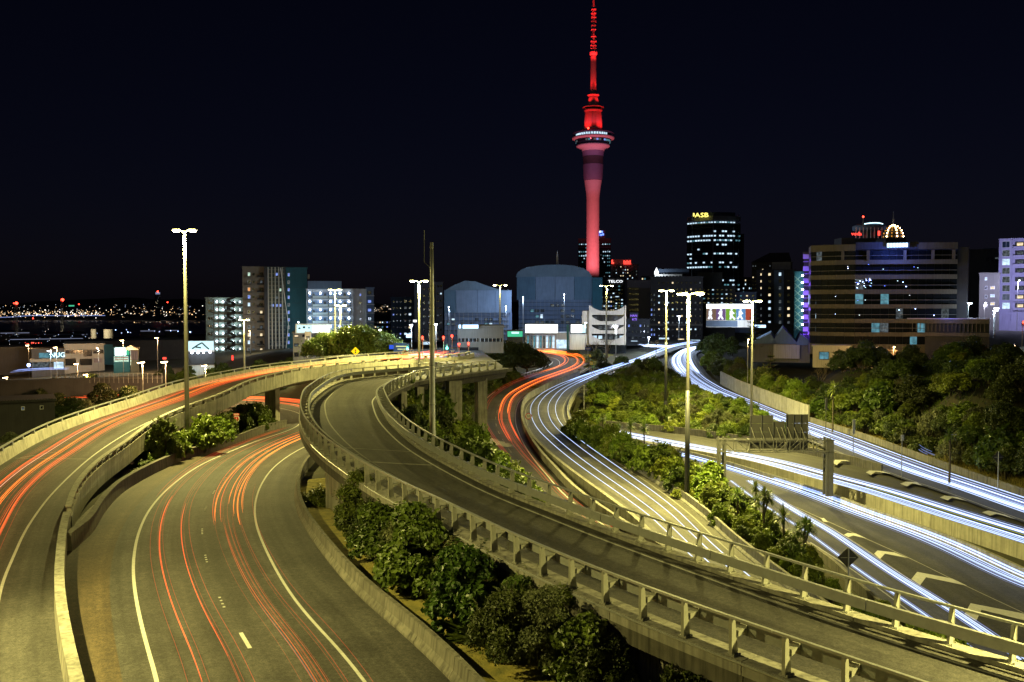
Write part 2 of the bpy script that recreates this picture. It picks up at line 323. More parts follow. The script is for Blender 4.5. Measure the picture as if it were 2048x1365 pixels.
A = Road(px(zA, [(146,1336),(128,1250),(117,1163),(122,1079),(128,1044),(151,973),(195,924),(248,888),(310,842),(376,813),(443,789),(499,762),(554,748),(609,735),(718,724),(800,717),(893,712)], [(-5,10),(-9.2,19),(-13,27)], [(-8.5,160),(-7,170)], dz=1.1),
         px(zA, [(0,927),(88,880),(177,842),(283,804),(371,777),(472,755),(581,738),(663,727),(745,719.5),(786,717)], [(-17,12),(-24,26),(-34,48),(-41,64)], [(-17,172),(-14,182)]), sm=10)
C = Road(px(zC, [(1789,1365),(1656,1319),(1593,1296),(1475,1255),(1356,1210),(1237,1163),(1118,1112),(1058,1084),(970,1041),(882,1002),(809,964),(747,927),(706,898),(677,870),(657,844),(650,817),(654,799)], [(25,12),(18.5,19.6)], [(-20.6,113),(-16.8,119.5),(-11.5,125.5),(-7.2,132),(-4.6,138)]),
         px(zC, [(2012,1360),(1893,1325),(1745,1274),(1596,1218),(1445,1165),(1297,1111),(1148,1056),(1000,998),(911,953),(853,921),(809,893),(771,858),(750,826),(746,805),(748,791)], [(27.5,14),(21,22)], [(-14.6,102),(-12.8,112),(-10.5,119),(-7.3,125.5),(-3.6,131.5),(-1.2,136.5),(.5,140)]))
D = Road(px(zD, [(1040,961),(999,920),(967,880),(952,851),(955,826),(967,803),(995,781),(1025,767),(1069,751),(1101,741),(1119,730),(1112,718)], [(9,56),(4,80)], [(7,262),(0,268),(-12,270)]),
         px(zD, [(1134,996),(1087,943),(1052,896),(1034,855),(1031,829),(1038,806),(1052,792),(1100,769),(1140,755),(1168,742),(1178,730),(1172,718),(1151,709),(1107,705)], [(14,58),(10,75)], [(0,277),(-12,279)]))
E = Road(px(zE, [(1297,1058),(1255,1024),(1160,955),(1116,920),(1087,893),(1064,867),(1052,840),(1052,819),(1063,803),(1082,789),(1123,770),(1172,753),(1260,726),(1328,699)], [(16.5,30),(15.5,45),(14,65)], [(54,290),(60,300)]),
         px(zE, [(1445,1093),(1371,1020),(1292,963),(1160,875),(1134,850),(1126,822),(1132,803),(1148,783),(1178,767),(1219,748),(1287,723),(1350,699)], [(22,30),(21,45),(19.5,60)], [(57,288),(63,297)]))
Fr = Road(px(zF, [(1342,717),(1337,733),(1355,756),(1392,783),(1424,797),(1450,809),(1497,830),(1621,882),(1722,924),(1804,956),(1902,989),(2048,1043)], [(62,290),(53,275)], [(54.3,75),(56.5,55)]),
          px(zF, [(1395,704),(1399,722),(1413,746),(1437,767),(1490,793),(1555,820),(1608,841),(1706,872),(1804,908),(1902,943),(2048,996)], [(72,284),(62,270)], [(62,80),(64,60)]))
Mr = Road(px(zM, [(1393,901),(1503,922),(1608,951),(1706,978),(1869,1031),(2048,1088)], [(2,185),(12,168),(21,149)], [(48,66),(50,54)], dz=1.1),
          px(zM, [(1307,862),(1397,876),(1495,890),(1600,910),(1700,932),(1804,962),(1902,995),(2048,1050)], [(8,192),(17,178)], [(54,76),(56.5,55)]))
Gr = Road(px(zG, [(1614,1093),(1665,1126),(1730,1185),(1804,1245),(1840,1271)], [(3,170),(11,152),(18,132),(23.5,112),(26,92)], [(27.6,52),(28.5,40)]),
          px(zG, [(1429,930),(1543,966),(1641,996),(1755,1041),(1869,1080),(2048,1162)], [(6,176),(14,164),(22,142)], [(44.5,58),(47,42)]))
def strip(mb, rd, u0, u1, d0=0., d1=None, dz=0., step=1., mi=0, skirt=0., frac=False):
    d1 = rd.L if d1 is None else d1; n = max(2, int((d1 - d0) / step) + 1); k = len(mb.v); V = []; g = lambda u, d: u(d) if callable(u) else u
    for d in np.linspace(d0, d1, n):
        a, b = g(u0, d), g(u1, d)
        if frac: a *= rd.w(d); b *= rd.w(d)
        V += [rd.p(d, a, dz), rd.p(d, b, dz)]
    V = np.array(V); Fq = [(2 * i, 2 * i + 1, 2 * i + 3, 2 * i + 2) for i in range(n - 1)]
    # keep the sheet facing up
    p = V[Fq[0][0]], V[Fq[0][1]], V[Fq[0][2]]
    if np.cross(p[1] - p[0], p[2] - p[0])[2] < 0: Fq = [f[::-1] for f in Fq]
    mb.add(V, Fq, mi); return mb
def road_uv(me, rd, u0, u1, d0, d1):
    """metres across and along the road, for wheel paths and streaks"""
    g = lambda u, d: u(d) if callable(u) else u
    n = len(me.vertices) // 2; uv = me.uv_layers.new(name='UVMap'); D_ = np.linspace(d0, d1, n); vi = np.zeros(len(me.loops), int); me.loops.foreach_get('vertex_index', vi)
    U = np.array([[g(u0, d), g(u1, d)] for d in D_]).ravel(); V = np.repeat(D_, 2); uv.data.foreach_set('uv', np.stack([U[vi], V[vi]], 1).ravel())
def sheet(name, rd, u0, u1, mat, **k):
    mb = MB(); strip(mb, rd, u0, u1, **k); me = mb.mesh(name, mat, fix=False); road_uv(me, rd, u0, u1, k.get('d0', 0.), k.get('d1') or rd.L); return link(name, me, None, kind='structure')
sheet('motorway', B, -4.2, lambda d: B.w(d) + 3.4, 'asphalt')
sheet('chip_seal_shoulder', B, -4.1, -1.15, 'chip_shoulder', dz=.004, d0=0, d1=B.near(-33.5, 130))
sheet('gutter', B, -4.45, -4.0, 'concrete', dz=.012, d0=0, d1=B.near(-33.5, 130))
sheet('motorway', D, -2.2, lambda d: D.w(d) + 1.1, 'asphalt')
sheet('motorway', E, -1.0, lambda d: E.w(d) + 1.1, 'asphalt_pale', dz=.0)
sheet('motorway', Fr, -.5, lambda d: Fr.w(d) + .05, 'asphalt_dark', dz=.03)
sheet('motorway', Mr, 0., lambda d: Mr.w(d) + .6, 'asphalt_dark')
sheet('motorway', Gr, -.2, lambda d: Gr.w(d) + .2, 'asphalt_dark')
# street level where the ramps end
mb = MB(); mb.add([(-36, 168, 5.5), (-16, 158, 5.5), (-6.5, 137, 5.54), (-1.5, 136, 5.54), (-1.5, 142, 5.55), (-4, 165, 5.55), (-9, 215, 5.6), (-48, 215, 5.6)], [(0, 1, 2, 3, 4, 5, 6)])
structure(mb, 'street', 'asphalt_dark')
mb = MB(); mb.add([(28, 283, 2.3), (52, 291, 2.4), (75, 284, 2.4), (78, 300, 2.6), (60, 322, 2.9), (10, 322, 2.9), (4, 285, 2.4)], [(0, 1, 2, 3, 4, 5, 6)])
structure(mb, 'street', 'asphalt')

# ------------------------------------------------------------------ ground: one sheet, from the motorway cutting to the harbour
ctrl = []
for rd, u0, u1, dz in ((B, -4.6, 3.6, -.1), (D, -2.6, 1.2, -.2), (E, -1.2, 1.4, -.2), (Fr, -1, .6, -.1), (Mr, -.4, .8, -.2), (Gr, -.6, .6, -.2)):
    for d in np.arange(0, rd.L, 7.):
        ctrl.append(rd.p(d, u0, dz)); ctrl.append(rd.p(d, rd.w(d) + u1, dz))
ctrl += [(-30, 60, .3), (-33, 75, -.2), (-37, 90, -1), (-41, 110, -2.4), (-43, 125, -3), (-24, 20, 1), (-34, 44, .3), (-42, 60, 0), (-50, 78, -2), (-56, 100, -4), (-60, 60, -4),
         (-58, 130, -4.5), (-80, 60, -6), (-80, 100, -7), (-80, 140, -6.5), (-90, 200, -5), (-60, 195, -2.5), (-60, 230, -1.5), (-120, 200, -6), (-110, 280, -4), (-150, 260, -6), (-150, 120, -9),
         (-250, 300, -10), (-200, 420, -12), (-300, 700, -26), (-450, 1000, -38), (-600, 1350, -46), (-900, 900, -44), (-400, 1500, -47), (-800, 1500, -48), (-1500, 1500, -50), (-1500, 600, -45),
         (-40, 168, 3.5), (-30, 168, 5.0), (-36, 185, 5.3), (-20, 158, 5.0), (-2, 139, 4.7), (3, 150, 2.5), (2, 165, 2.6), (-8, 185, 5.3), (1, 182, 2.0), (-12, 205, 5.4), (-1, 200, 2.6), (-30, 220, 5.3), (-60, 270, 2), (-70, 320, 0), (0, 320, 4.5), (50, 330, 2.7), (20, 300, 2.3),
         (2, 130, -3), (-6, 140, -3.6), (-20, 128, -2), (-24, 145, -2.5), (-26, 120, -3), (-13, 136, -2.5), (-14, 122, 1.2), (-12, 124, .6), (-15.5, 112, 1.4), (-14.5, 100, .9), (-12.5, 86, .4), (-9, 73, -.2), (-4.5, 62, -.9), (-8.5, 115, -1.6), (-7, 100, -1.8), (-4, 85, -2.2), (1, 60, -2.2), (6, 52, -2.6), (-11, 60, -.5), (-3, 44, -.3), (4, 32, .2), (12, 22, .5), (14, 38, -3),
         (10, 190, -2.8), (6, 180, -3.2), (5, 205, -1), (0, 225, 1.0), (-2, 250, 2.3), (-10, 240, 4.5), (22, 240, -1.2), (27, 262, .6), (20, 275, 1.8),
         (27, 195, -4.2), (30, 215, -3.0), (36, 232, -1.8), (38, 175, -5.6),
         (60, 215, -3.5), (70, 240, -.5), (85, 205, 3), (75, 190, 1.5), (66, 165, -2), (74, 165, 2), (90, 180, 4), (68, 130, -2.5), (78, 145, 3.5), (100, 150, 7), (72, 108, -2.5), (82, 112, 2), (100, 110, 7), (130, 110, 10), (70, 80, -4), (82, 80, 0), (100, 80, 4), (130, 80, 7), (70, 50, -5), (100, 50, 1),
         (120, 200, 6), (150, 170, 10), (140, 260, 8), (200, 300, 14), (110, 300, 6), (100, 400, 8), (200, 500, 18), (0, 500, 8), (0, 800, 14), (300, 800, 25), (600, 600, 30), (600, 200, 18), (1500, 1000, 30), (0, 1500, 10), (1500, 1500, 25),
         (25, 70, -6.2), (24, 85, -6.0), (22, 100, -6.0), (17, 125, -6.5), (12, 145, -7.0)]
ctrl = np.array(ctrl)
xs = np.unique(np.r_[np.linspace(-2200, -300, 20), np.linspace(-300, -130, 18), np.arange(-130, 140, 2.), np.linspace(140, 300, 17), np.linspace(300, 2200, 20)])
ys = np.unique(np.r_[np.linspace(-60, 8, 6), np.arange(8, 300, 2.), np.linspace(300, 500, 14), np.linspace(500, 1600, 16)])
GX, GY = np.meshgrid(xs, ys); pts = np.stack([GX.ravel(), GY.ravel()], 1)
def idw(P):
    out = np.zeros(len(P))
    for i in range(0, len(P), 4000):
        d = ((P[i:i + 4000, None, :] - ctrl[None, :, :2]) ** 2).sum(2) + .5; w = d ** -1.7
        out[i:i + 4000] = (w * ctrl[None, :, 2]).sum(1) / w.sum(1)
    return out
GZ = idw(pts)
GZ += .25 * np.sin(pts[:, 0] * .9 + 1.3 * np.sin(pts[:, 1] * .5)) * np.sin(pts[:, 1] * .8 + pts[:, 0] * .23) * .5
rs = []
for rd, a, b in ((B, -4.4, 3.4), (D, -2.2, 1.2), (E, -1.2, 1.2), (Fr, -.5, .4), (Mr, 0, .6), (Gr, 0, 0)):
    for d in np.arange(0, rd.L, 1.5):
        for u in np.arange(a, rd.w(d) + b + .01, 1.5): rs.append(rd.p(d, u))
rs = np.array(rs)
for i in np.where((pts[:, 0] > -110) & (pts[:, 0] < 90) & (pts[:, 1] > 5) & (pts[:, 1] < 310))[0]:
    d = (rs[:, 0] - pts[i, 0]) ** 2 + (rs[:, 1] - pts[i, 1]) ** 2; q = d < 8.5
    if q.any(): GZ[i] = min(GZ[i], rs[q, 2].min() - .28)
# under the two flyovers the ground stays below the decks
for rd, drop in ((A, .35), (C, 2.2)):
    ss = np.array([rd.p(d, u) for d in np.arange(0, rd.L, 2.) for u in np.arange(-3, rd.w(d) + 2, 2.)])
    for i in np.where((pts[:, 0] > -70) & (pts[:, 0] < 40) & (pts[:, 1] > 5) & (pts[:, 1] < (142 if rd is C else 160)))[0]:
        d = (ss[:, 0] - pts[i, 0]) ** 2 + (ss[:, 1] - pts[i, 1]) ** 2; q = d < 9
        if q.any(): GZ[i] = min(GZ[i], ss[q, 2].min() - drop)
nx, ny = len(xs), len(ys); GZ = GZ.reshape(ny, nx)
def ground(x, y):
    i = int(np.clip(np.searchsorted(ys, y) - 1, 0, ny - 2)); j = int(np.clip(np.searchsorted(xs, x) - 1, 0, nx - 2))
    u = (x - xs[j]) / (xs[j + 1] - xs[j]); v = (y - ys[i]) / (ys[i + 1] - ys[i])
    return float((GZ[i, j] * (1 - u) + GZ[i, j + 1] * u) * (1 - v) + (GZ[i + 1, j] * (1 - u) + GZ[i + 1, j + 1] * u) * v)
mb = MB(); mb.add(np.stack([GX.ravel(), GY.ravel(), GZ.ravel()], 1), [(i * nx + j, i * nx + j + 1, (i + 1) * nx + j + 1, (i + 1) * nx + j) for i in range(ny - 1) for j in range(nx - 1)])
link('ground', mb.mesh('ground', 'soil', fix=False, smooth_=True), None, kind='structure')
mb = MB(); mb.add([(-6000, 700, -45), (3000, 700, -45), (3000, 9000, -45), (-6000, 9000, -45)], [(0, 1, 2, 3)]); structure(mb, 'water', 'water')
# dry bank beside the near motorway, below the ramp
mb = MB(); strip(mb, B, lambda d: B.w(d) + 3.3, lambda d: B.w(d) + 7.5, 0, B.near(-27, 80), dz=.0)
mb.v = [(x, y, max(z - .1, ground(x, y) + .05)) for x, y, z in mb.v]; structure(mb, 'dry_verge', 'dry_grass')

# ------------------------------------------------------------------ painted markings
pm = MB()
def pline(zf, P, w=.15, dz=.008, mb=None, pre=(), post=()):
    p = Path(px(zf, P, pre, post), 5); strip_path(mb or pm, p, -w / 2, w / 2, dz)
def strip_path(mb, p, a, b, dz, d0=0, d1=None):
    d1 = p.L if d1 is None else d1; n = max(2, int(d1 - d0) + 1); V = []
    for d in np.linspace(d0, d1, n): V += [p.pt(d, a, dz), p.pt(d, b, dz)]
    k = [(2 * i, 2 * i + 1, 2 * i + 3, 2 * i + 2)[::-1] for i in range(n - 1)]
    V_ = np.array(V); q = V_[k[0][0]], V_[k[0][1]], V_[k[0][2]]
    if np.cross(q[1] - q[0], q[2] - q[0])[2] < 0: k = [f[::-1] for f in k]
    mb.add(V, k)
def mark(rd, u, d0, d1, w, name='road_marking', mat='paint', dz=.009):
    mb = MB(); strip(mb, rd, (lambda d: (u(d) if callable(u) else u) - w / 2), (lambda d: (u(d) if callable(u) else u) + w / 2), d0, d1, dz); return link(name, mb.mesh(name, mat, fix=False), None, kind='structure')
mark(B, 0, 0, B.L, .16, dz=.012); mark(B, B.w, 0, B.L, .14, dz=.012)
mark(D, 0, 0, D.L, .15); mark(D, D.w, 0, D.L, .15)
mark(E, 0, 0, E.L, .14, mat='paint_worn'); mark(E, E.w, 0, E.L, .14, mat='paint_worn')
mark(Fr, 0.12, 0, Fr.L, .14, mat='paint_worn', dz=.04); mark(Fr, lambda d: Fr.w(d) - 1.3, 0, Fr.L, .12, mat='paint_worn', dz=.04)
mark(C, 0, 0, C.near(-16.8, 119.5), .12, mat='paint_worn'); mark(C, C.w, 0, C.near(-15, 100), .13, mat='paint')
def onto(rd, x, y):
    """height of a road's surface at a point of the plan"""
    d = rd.near(x, y); q = rd.pt(d); a = rd.ang(d); d += (x - q[0]) * math.cos(a) + (y - q[1]) * math.sin(a); return rd.pt(d)[2]
def mark_px(zf, P, w, mat, dz=.01, rd=None, **k):
    mb = MB(); pline(zf, P, w, dz, mb, **k)
    if rd is not None: mb.v = [(x, y, onto(rd, x, y) + dz + .006) for x, y, z in mb.v]
    if 1: return link('road_marking', mb.mesh('road_marking', mat, fix=False), None, kind='structure')
mark_px(zA, [(0,1185),(27,1114),(58,1050),(111,981),(177,919),(248,871),(298,844)], .15, 'paint', pre=[(-16,26)], rd=A)
mark_px(zA, [(41,917),(112,906)], .12, 'paint_worn', rd=A); mark_px(zA, [(30,918),(185,919)], .1, 'paint_worn', rd=A); mark_px(zA, [(290,797),(330,793)], .12, 'paint_worn', rd=A)
mark_px(zG, [(1543,996),(1590,1014),(1638,1035.7),(1733,1078.7),(1819,1117),(1934,1173.6),(2048,1227)], .12, 'paint_worn', dz=.012, rd=Gr)
mark_px(zG, [(1543,997),(1620,1032),(1685,1070),(1748,1111),(1822,1162),(1929,1233),(2012,1286)], .12, 'paint_worn', dz=.012, rd=Gr)
mark_px(zG, [(1620,1085),(1690,1130),(1760,1180),(1830,1232),(1890,1290)], .12, 'paint_worn', dz=.012, rd=Gr)
# joints and cross bars on the ramp
for P in ([(660,895),(824,903)], [(692,921),(738,925),(864,930)], [(686,918),(718,909)], [(622,804),(652,801)]):
    mark_px(zC, P, .13 if len(P) == 2 else .3, 'paint_worn', dz=.012, rd=C)
mark_px(zD, [(952,839),(1031,841)], .13, 'paint_worn', dz=.012, rd=D); mark_px(zE, [(1056,844),(1122,846)], .13, 'paint_worn', dz=.012, rd=E)
# broken lane line and reflective studs of the near motorway
for d in (B.near(-14.4, 35.5),):
    mark(B, 3.75, d - .9, d + 1.2, .17, name='lane_dash', dz=.012)
studs = MB()
for q in ((436.5,1207.6),(408,1123),(400.6,1066),(408,1021),(425,987),(450,959),(476,935),(505,917),(532,902),(558,886)):
    w = hit(q[0], q[1], zB); d = B.near(w[0], w[1]); fr = .5
    for k in range(4):
        c = B.f(d + (k - 1.5) * .55, .53, .012); studs.box(c, (.11, .11, .03), B.ang(d))
for d in np.arange(40, 210, 9.):
    for k in range(4): studs.box(D.f(d + k * .9, .5, .012), (.13, .13, .03), D.ang(d))
link('reflective_studs', studs.mesh('reflective_studs', 'paint'), None, kind='stuff')
# hatched nose between the carriageways: painted chevrons
def chevron(zf, a, b, dz=.016, rd=None):
    mb = MB()
    for q in (a, b):
        V = [tuple(hit(x, y, zf)) for x, y in q]; V = [(x, y, onto(rd, x, y) + dz) for x, y, z in V]
        f = (0, 1, 2, 3); n = np.cross(np.array(V[1]) - V[0], np.array(V[2]) - V[0]); mb.add(V, [f if n[2] > 0 else f[::-1]])
    return link('chevron_marking', mb.mesh('chevron_marking', 'paint', fix=False), None, kind='structure')
for Z in ([(810,372),(838,388),(872,377),(832,360)], [(832,360),(872,377),(962,398),(890,364)]), ([(1012,500),(1052,535),(1085,500),(1035,478)], [(1035,478),(1085,500),(1240,528),(1150,492)]), \
         ([(1262,672),(1322,712),(1362,658),(1302,622)], [(1302,622),(1362,658),(1640,716),(1540,668)]), ([(1620,908),(1700,955),(1735,878),(1662,834)], [(1662,834),(1735,878),(2110,970),(2022,904)]), \
         ([(655,262),(668,282),(700,286),(672,258)], [(640,255),(668,272),(705,288),(668,262)]):
    chevron(zG, *[[(1448 + x / 3.37, 960 + y / 3.37) for x, y in q] for q in Z], rd=Gr, dz=.02)
zF4 = lambda Y: zF(Y) + .03
for Z in ([(875,388),(900,400),(930,374),(890,369)], [(890,369),(930,376),(1055,382),(1010,372)]), ([(1078,445),(1110,462),(1140,440),(1100,433)], [(1100,433),(1140,441),(1235,455),(1180,437)]), \
         ([(1288,515),(1330,532),(1365,512),(1322,503)], [(1322,503),(1365,514),(1425,527),(1390,506)]), ([(1532,600),(1580,618),(1610,600),(1560,588)], [(1560,588),(1610,601),(1700,622),(1640,598)]), ([(1790,690),(1840,712),(1880,700),(1830,680)], [(1830,680),(1880,700),(2000,735),(1930,705)]):
    chevron(zF4, *[[(1380 + x / 3.066, 800 + y / 3.066) for x, y in q] for q in Z], dz=.045, rd=Fr)

# ------------------------------------------------------------------ concrete walls and barriers, built of separate panels
def ring(rd, d, u, prof, flip=1):
    """section profile [(du, h)...] set across the road at arc length d"""
    return [rd.p(d, u + flip * a, h) for a, h in prof]
def wall(name, label, cat, rd, u, d0, d1, prof, mat, seg=4., flip=1, gap=.03, group=None, cap=None):
    c = rd.p((d0 + d1) / 2, u(d0 * .5 + d1 * .5) if callable(u) else u)
    t = thing(name, label, cat, c, group); n = max(1, int(round((d1 - d0) / seg))); s = (d1 - d0) / n
    for k in range(n):
        a, b = d0 + k * s + gap / 2, d0 + (k + 1) * s - gap / 2; m = max(2, int(s / 1.0) + 1); mb = MB()
        mb.loft([ring(rd, d, u(d) if callable(u) else u, prof, flip) for d in np.linspace(a, b, m)])
        part(mb, 'panel', mat, t)
    return t
JB = [(-.30, -.35), (-.30, .08), (-.16, .32), (-.10, 1.0), (.10, 1.0), (.10, -.35)]     # sloped-face barrier, face towards -
W1 = [(-.22, -.6), (-.14, .92), (-.19, .93), (-.19, 1.0), (.19, 1.0), (.19, -.6)]
def low(h, w=.3, dn=.5): return [(-w / 2, -dn), (-w / 2, h), (w / 2, h), (w / 2, -dn)]
dBs = B.near(-27.5, 71.5)
BW = Path(px(zB, [(136,1066),(146,1058),(177,1035),(208,990),(248,955),(319,919),(377,897),(443,882),(532,849),(572,840)], dz=1.05), 4)
wall('concrete_wall', 'weathered concrete wall with a coping along the brown shoulder of the near motorway', 'wall', BW, 0., 0, BW.L, [(.24, -.6), (.16, .95), (.22, .96), (.22, 1.05), (-.2, 1.05), (-.2, -.8)], 'concrete_dark', 4.2)
wall('concrete_barrier', 'thick capped concrete barrier dividing the flyover approach from the near motorway', 'barrier', A, 0., 0, A.near(-29.5, 57), [(.28, -.5), (.2, .2), (.14, 1.0), (.2, 1.02), (.2, 1.12), (-.24, 1.12), (-.24, -1.6)], 'concrete', 3.2)
wall('concrete_wall', 'low stained concrete barrier between the near motorway and the dry grass bank', 'wall', B, lambda d: B.w(d) + 3.25, 0, B.near(-32.5, 108), [(-.35, -.4), (-.33, .1), (-.16, .35), (-.1, .85), (.12, .85), (.12, -.6)], 'concrete_dark', 4.)
wall('concrete_barrier', 'concrete median barrier curving between the red and white light trails', 'barrier', D, lambda d: D.w(d) + 1.15, 0, D.near(14, 226), low(.9, .34), 'concrete', 4.)
wall('concrete_barrier', 'tall stained concrete barrier on the outer edge of the lower white lanes', 'barrier', E, -.95, 0, E.near(3, 140), [(-.2, -1.2), (-.2, .9), (.2, .9), (.35, .1), (.35, -.3)], 'concrete', 4.)
wall('concrete_wall', 'concrete wall along the planted strip right of the lower white lanes', 'wall', E, lambda d: E.w(d) + 1.1, 0, E.near(4, 132), [(-.4, -.3), (-.3, .12), (-.14, .3), (-.1, .95), (.14, .95), (.14, -.9)], 'concrete', 3.6)
wall('concrete_barrier', 'yellowish concrete barrier under the gantry beside the far white lanes', 'barrier', Mr, -.1, 25, Mr.L, low(1.1, .3, .9), 'concrete_pale', 4.2)
wall('concrete_barrier', 'cracked grey concrete barrier in front of the yellowish one', 'barrier', Gr, lambda d: Gr.w(d) + .25, 30, Gr.L, low(.95, .32, .7), 'concrete', 3.4)
wall('retaining_wall', 'low dark concrete wall at the foot of the wooded hillside', 'wall', Fr, lambda d: Fr.w(d) + .25, Fr.near(57, 165), Fr.L, low(.95, .3, .9), 'concrete_dark', 5.)
wall('retaining_wall', 'tall panelled concrete retaining wall under ivy on the far motorway bend', 'wall', Fr, lambda d: Fr.w(d) + .3, Fr.near(51, 214), Fr.near(57, 166), low(3.0, .3, .9), 'concrete_pale', 3.4)
wall('concrete_wall', 'low dark concrete wall below the green knoll by the far white lanes', 'wall', Mr, lambda d: Mr.w(d) + .5, 12, Mr.near(44, 118), low(1.2, .3, .6), 'concrete_dark', 5.)
wall('concrete_kerb', 'low concrete edge wall at the planted strip beside the exit lane', 'wall', Gr, -.25, 70, Gr.L, low(.55, .3, .6), 'concrete_dark', 4.)
wall('concrete_barrier', 'low pale barrier on the inside of the far motorway bend', 'barrier', Fr, -.6, Fr.near(45, 252), Fr.near(44, 190), low(.6, .3, .4), 'concrete_pale', 5.)

# ------------------------------------------------------------------ decks of the two raised roads
def deck(name, label, rd, sec, mat, d0, d1, cat='flyover', top='asphalt', topu=None, seg=12.):
    """sec(d) -> [(u, h)...] section ring; built as a row of deck spans with the road sheet on top"""
    t = thing(name, label, cat, rd.p((d0 + d1) / 2, rd.w((d0 + d1) / 2) / 2)); n = max(1, int(round((d1 - d0) / seg))); s = (d1 - d0) / n
    for k in range(n):
        a, b = d0 + k * s + .02, d0 + (k + 1) * s - .02; m = max(2, int(s / 1.) + 1); mb = MB()
        mb.loft([[rd.p(d, u, h) for u, h in sec(d)] for d in np.linspace(a, b, m)]); part(mb, 'deck_span', mat, t)
    mb = MB(); strip(mb, rd, topu[0], topu[1], d0, d1, dz=.004); o = part_sheet(mb, 'road_surface', top, t); road_uv(o.data, rd, topu[0], topu[1], d0, d1); return t
def part_sheet(mb, name, mat, t): return link(name, mb.mesh(name, mat, base_of(t), fix=False), t)
dC_end = C.L; uCL = lambda d: -np.interp(d, [0, C.near(-14, 73), C.near(-20, 105), C.near(-11.5, 125)], [2.75, 2.75, 1.9, 1.2])
cC = lambda d: C.w(d) + 1.35
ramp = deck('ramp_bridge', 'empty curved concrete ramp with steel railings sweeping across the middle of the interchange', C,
     lambda d: [(uCL(d), -.02), (cC(d), -.02), (cC(d), -.5), (cC(d) - .9, -.6), (cC(d) - 1.3, -1.5), (uCL(d) + 1.3, -1.5), (uCL(d) + .55, -.95), (uCL(d), -.9)], 'concrete_weathered_dim', 0, dC_end,
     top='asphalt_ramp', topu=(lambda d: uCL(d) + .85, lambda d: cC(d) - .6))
for k in range(int(dC_end / 6)):                       # raised kerbs, cast in lengths
    for (u0, u1, nm) in ((lambda d: uCL(d) - .02, lambda d: uCL(d) + .85, 'kerb'), (lambda d: cC(d) - .6, lambda d: cC(d) + .02, 'kerb')):
        mb = MB(); mb.loft([[C.p(d, u0(d), -.3), C.p(d, u0(d), .16), C.p(d, u1(d), .16), C.p(d, u1(d), -.015)] for d in np.linspace(k * 6 + .02, k * 6 + 5.98, 7)]); part(mb, nm, 'concrete', ramp)
mb = MB(); mb.tube([C.p(d, uCL(d) - .07, .1) for d in np.arange(0, C.near(-16, 69), 1.)], .045, 6); part(mb, 'conduit', 'galv', ramp)
p0 = C.p(C.near(-16, 69), uCL(C.near(-16, 69)) - .07, .1)
dA0 = A.near(-36, 82); dA1 = A.near(-2, 153)
fly = deck('flyover_bridge', 'concrete flyover with red light trails curving up from the near motorway to the city street', A,
     lambda d: [(-.12, -.02), (A.w(d) + .1, -.02), (A.w(d) + .1, -.5), (A.w(d) - 2, -1.0), (A.w(d) - 3, -1.9), (2.6, -1.9), (1.9, -.9), (-.12, -.6)], 'concrete', A.near(-29.5, 57), A.L, top='asphalt', topu=(lambda d: .12, lambda d: A.w(d) - .1))
sheet('motorway', A, .1, lambda d: A.w(d) - .1, 'asphalt', d0=0, d1=A.near(-29.5, 57))
d_s = A.near(-29.5, 57); nP = int((A.L - d_s) / 3.)
for k in range(nP):                                     # deep outer fascia panels of the near side; parapet panels of the far side
    a, b = d_s + k * 3 + .015, d_s + k * 3 + 2.985
    mb = MB(); mb.loft([[A.p(d, -.3, -.95), A.p(d, -.3, .78), A.p(d, .12, .78), A.p(d, .12, .1), A.p(d, -.13, -.02), A.p(d, -.13, -.95)] for d in np.linspace(a, b, 4)]); part(mb, 'fascia_panel', 'concrete_pale', fly)
    for q in (.5, 1.0, 1.5, 2.0, 2.5):                  # ribs cast on the fascia
        pass
far_s = 0
for k in range(int(A.L / 3.)):
    a, b = k * 3 + .015, k * 3 + 2.985
    mb = MB(); mb.loft([[A.p(d, A.w(d) - .22, -.02), A.p(d, A.w(d) - .02, 1.0), A.p(d, A.w(d) + .22, 1.0), A.p(d, A.w(d) + .22, -.6)] for d in np.linspace(a, b, 4)]); part(mb, 'parapet_panel', 'concrete_pale', fly)
def column(x, y, z0, z1, sx, sy, rz, par, mat='concrete', taper=1.):
    mb = MB(); mb.box((x, y, (z0 + z1) / 2), (sx, sy, z1 - z0), rz, 0, taper); return part(mb, 'pier', mat, par)
def px_of(p): return 1024 + F * p[0] / (p[1] * CT + (H - p[2]) * ST)
dp = min(np.arange(40, A.L, .5), key=lambda d: abs(px_of(A.p(d, 3.6)) - 545)); c = A.p(dp, 3.6); column(c[0], c[1], ground(c[0], c[1]) - .5, c[2] - 1.85, 1.15, 1.9, A.ang(dp), fly, 'concrete_pale')
column(-44.5, 100, -6, .4, 1.4, 1.6, .2, fly)
for (qx, qy, Y, w) in ((908, 780, 121, 1.9), (962, 770, 131, 1.5), (838, 770, 112, .9), (882, 770, 127, .8), (805, 770, 106, .7)):
    c = at(qx, qy, Y); column(c[0], Y, ground(c[0], Y) - .5, 4.9, w, 1.1, .5, ramp)
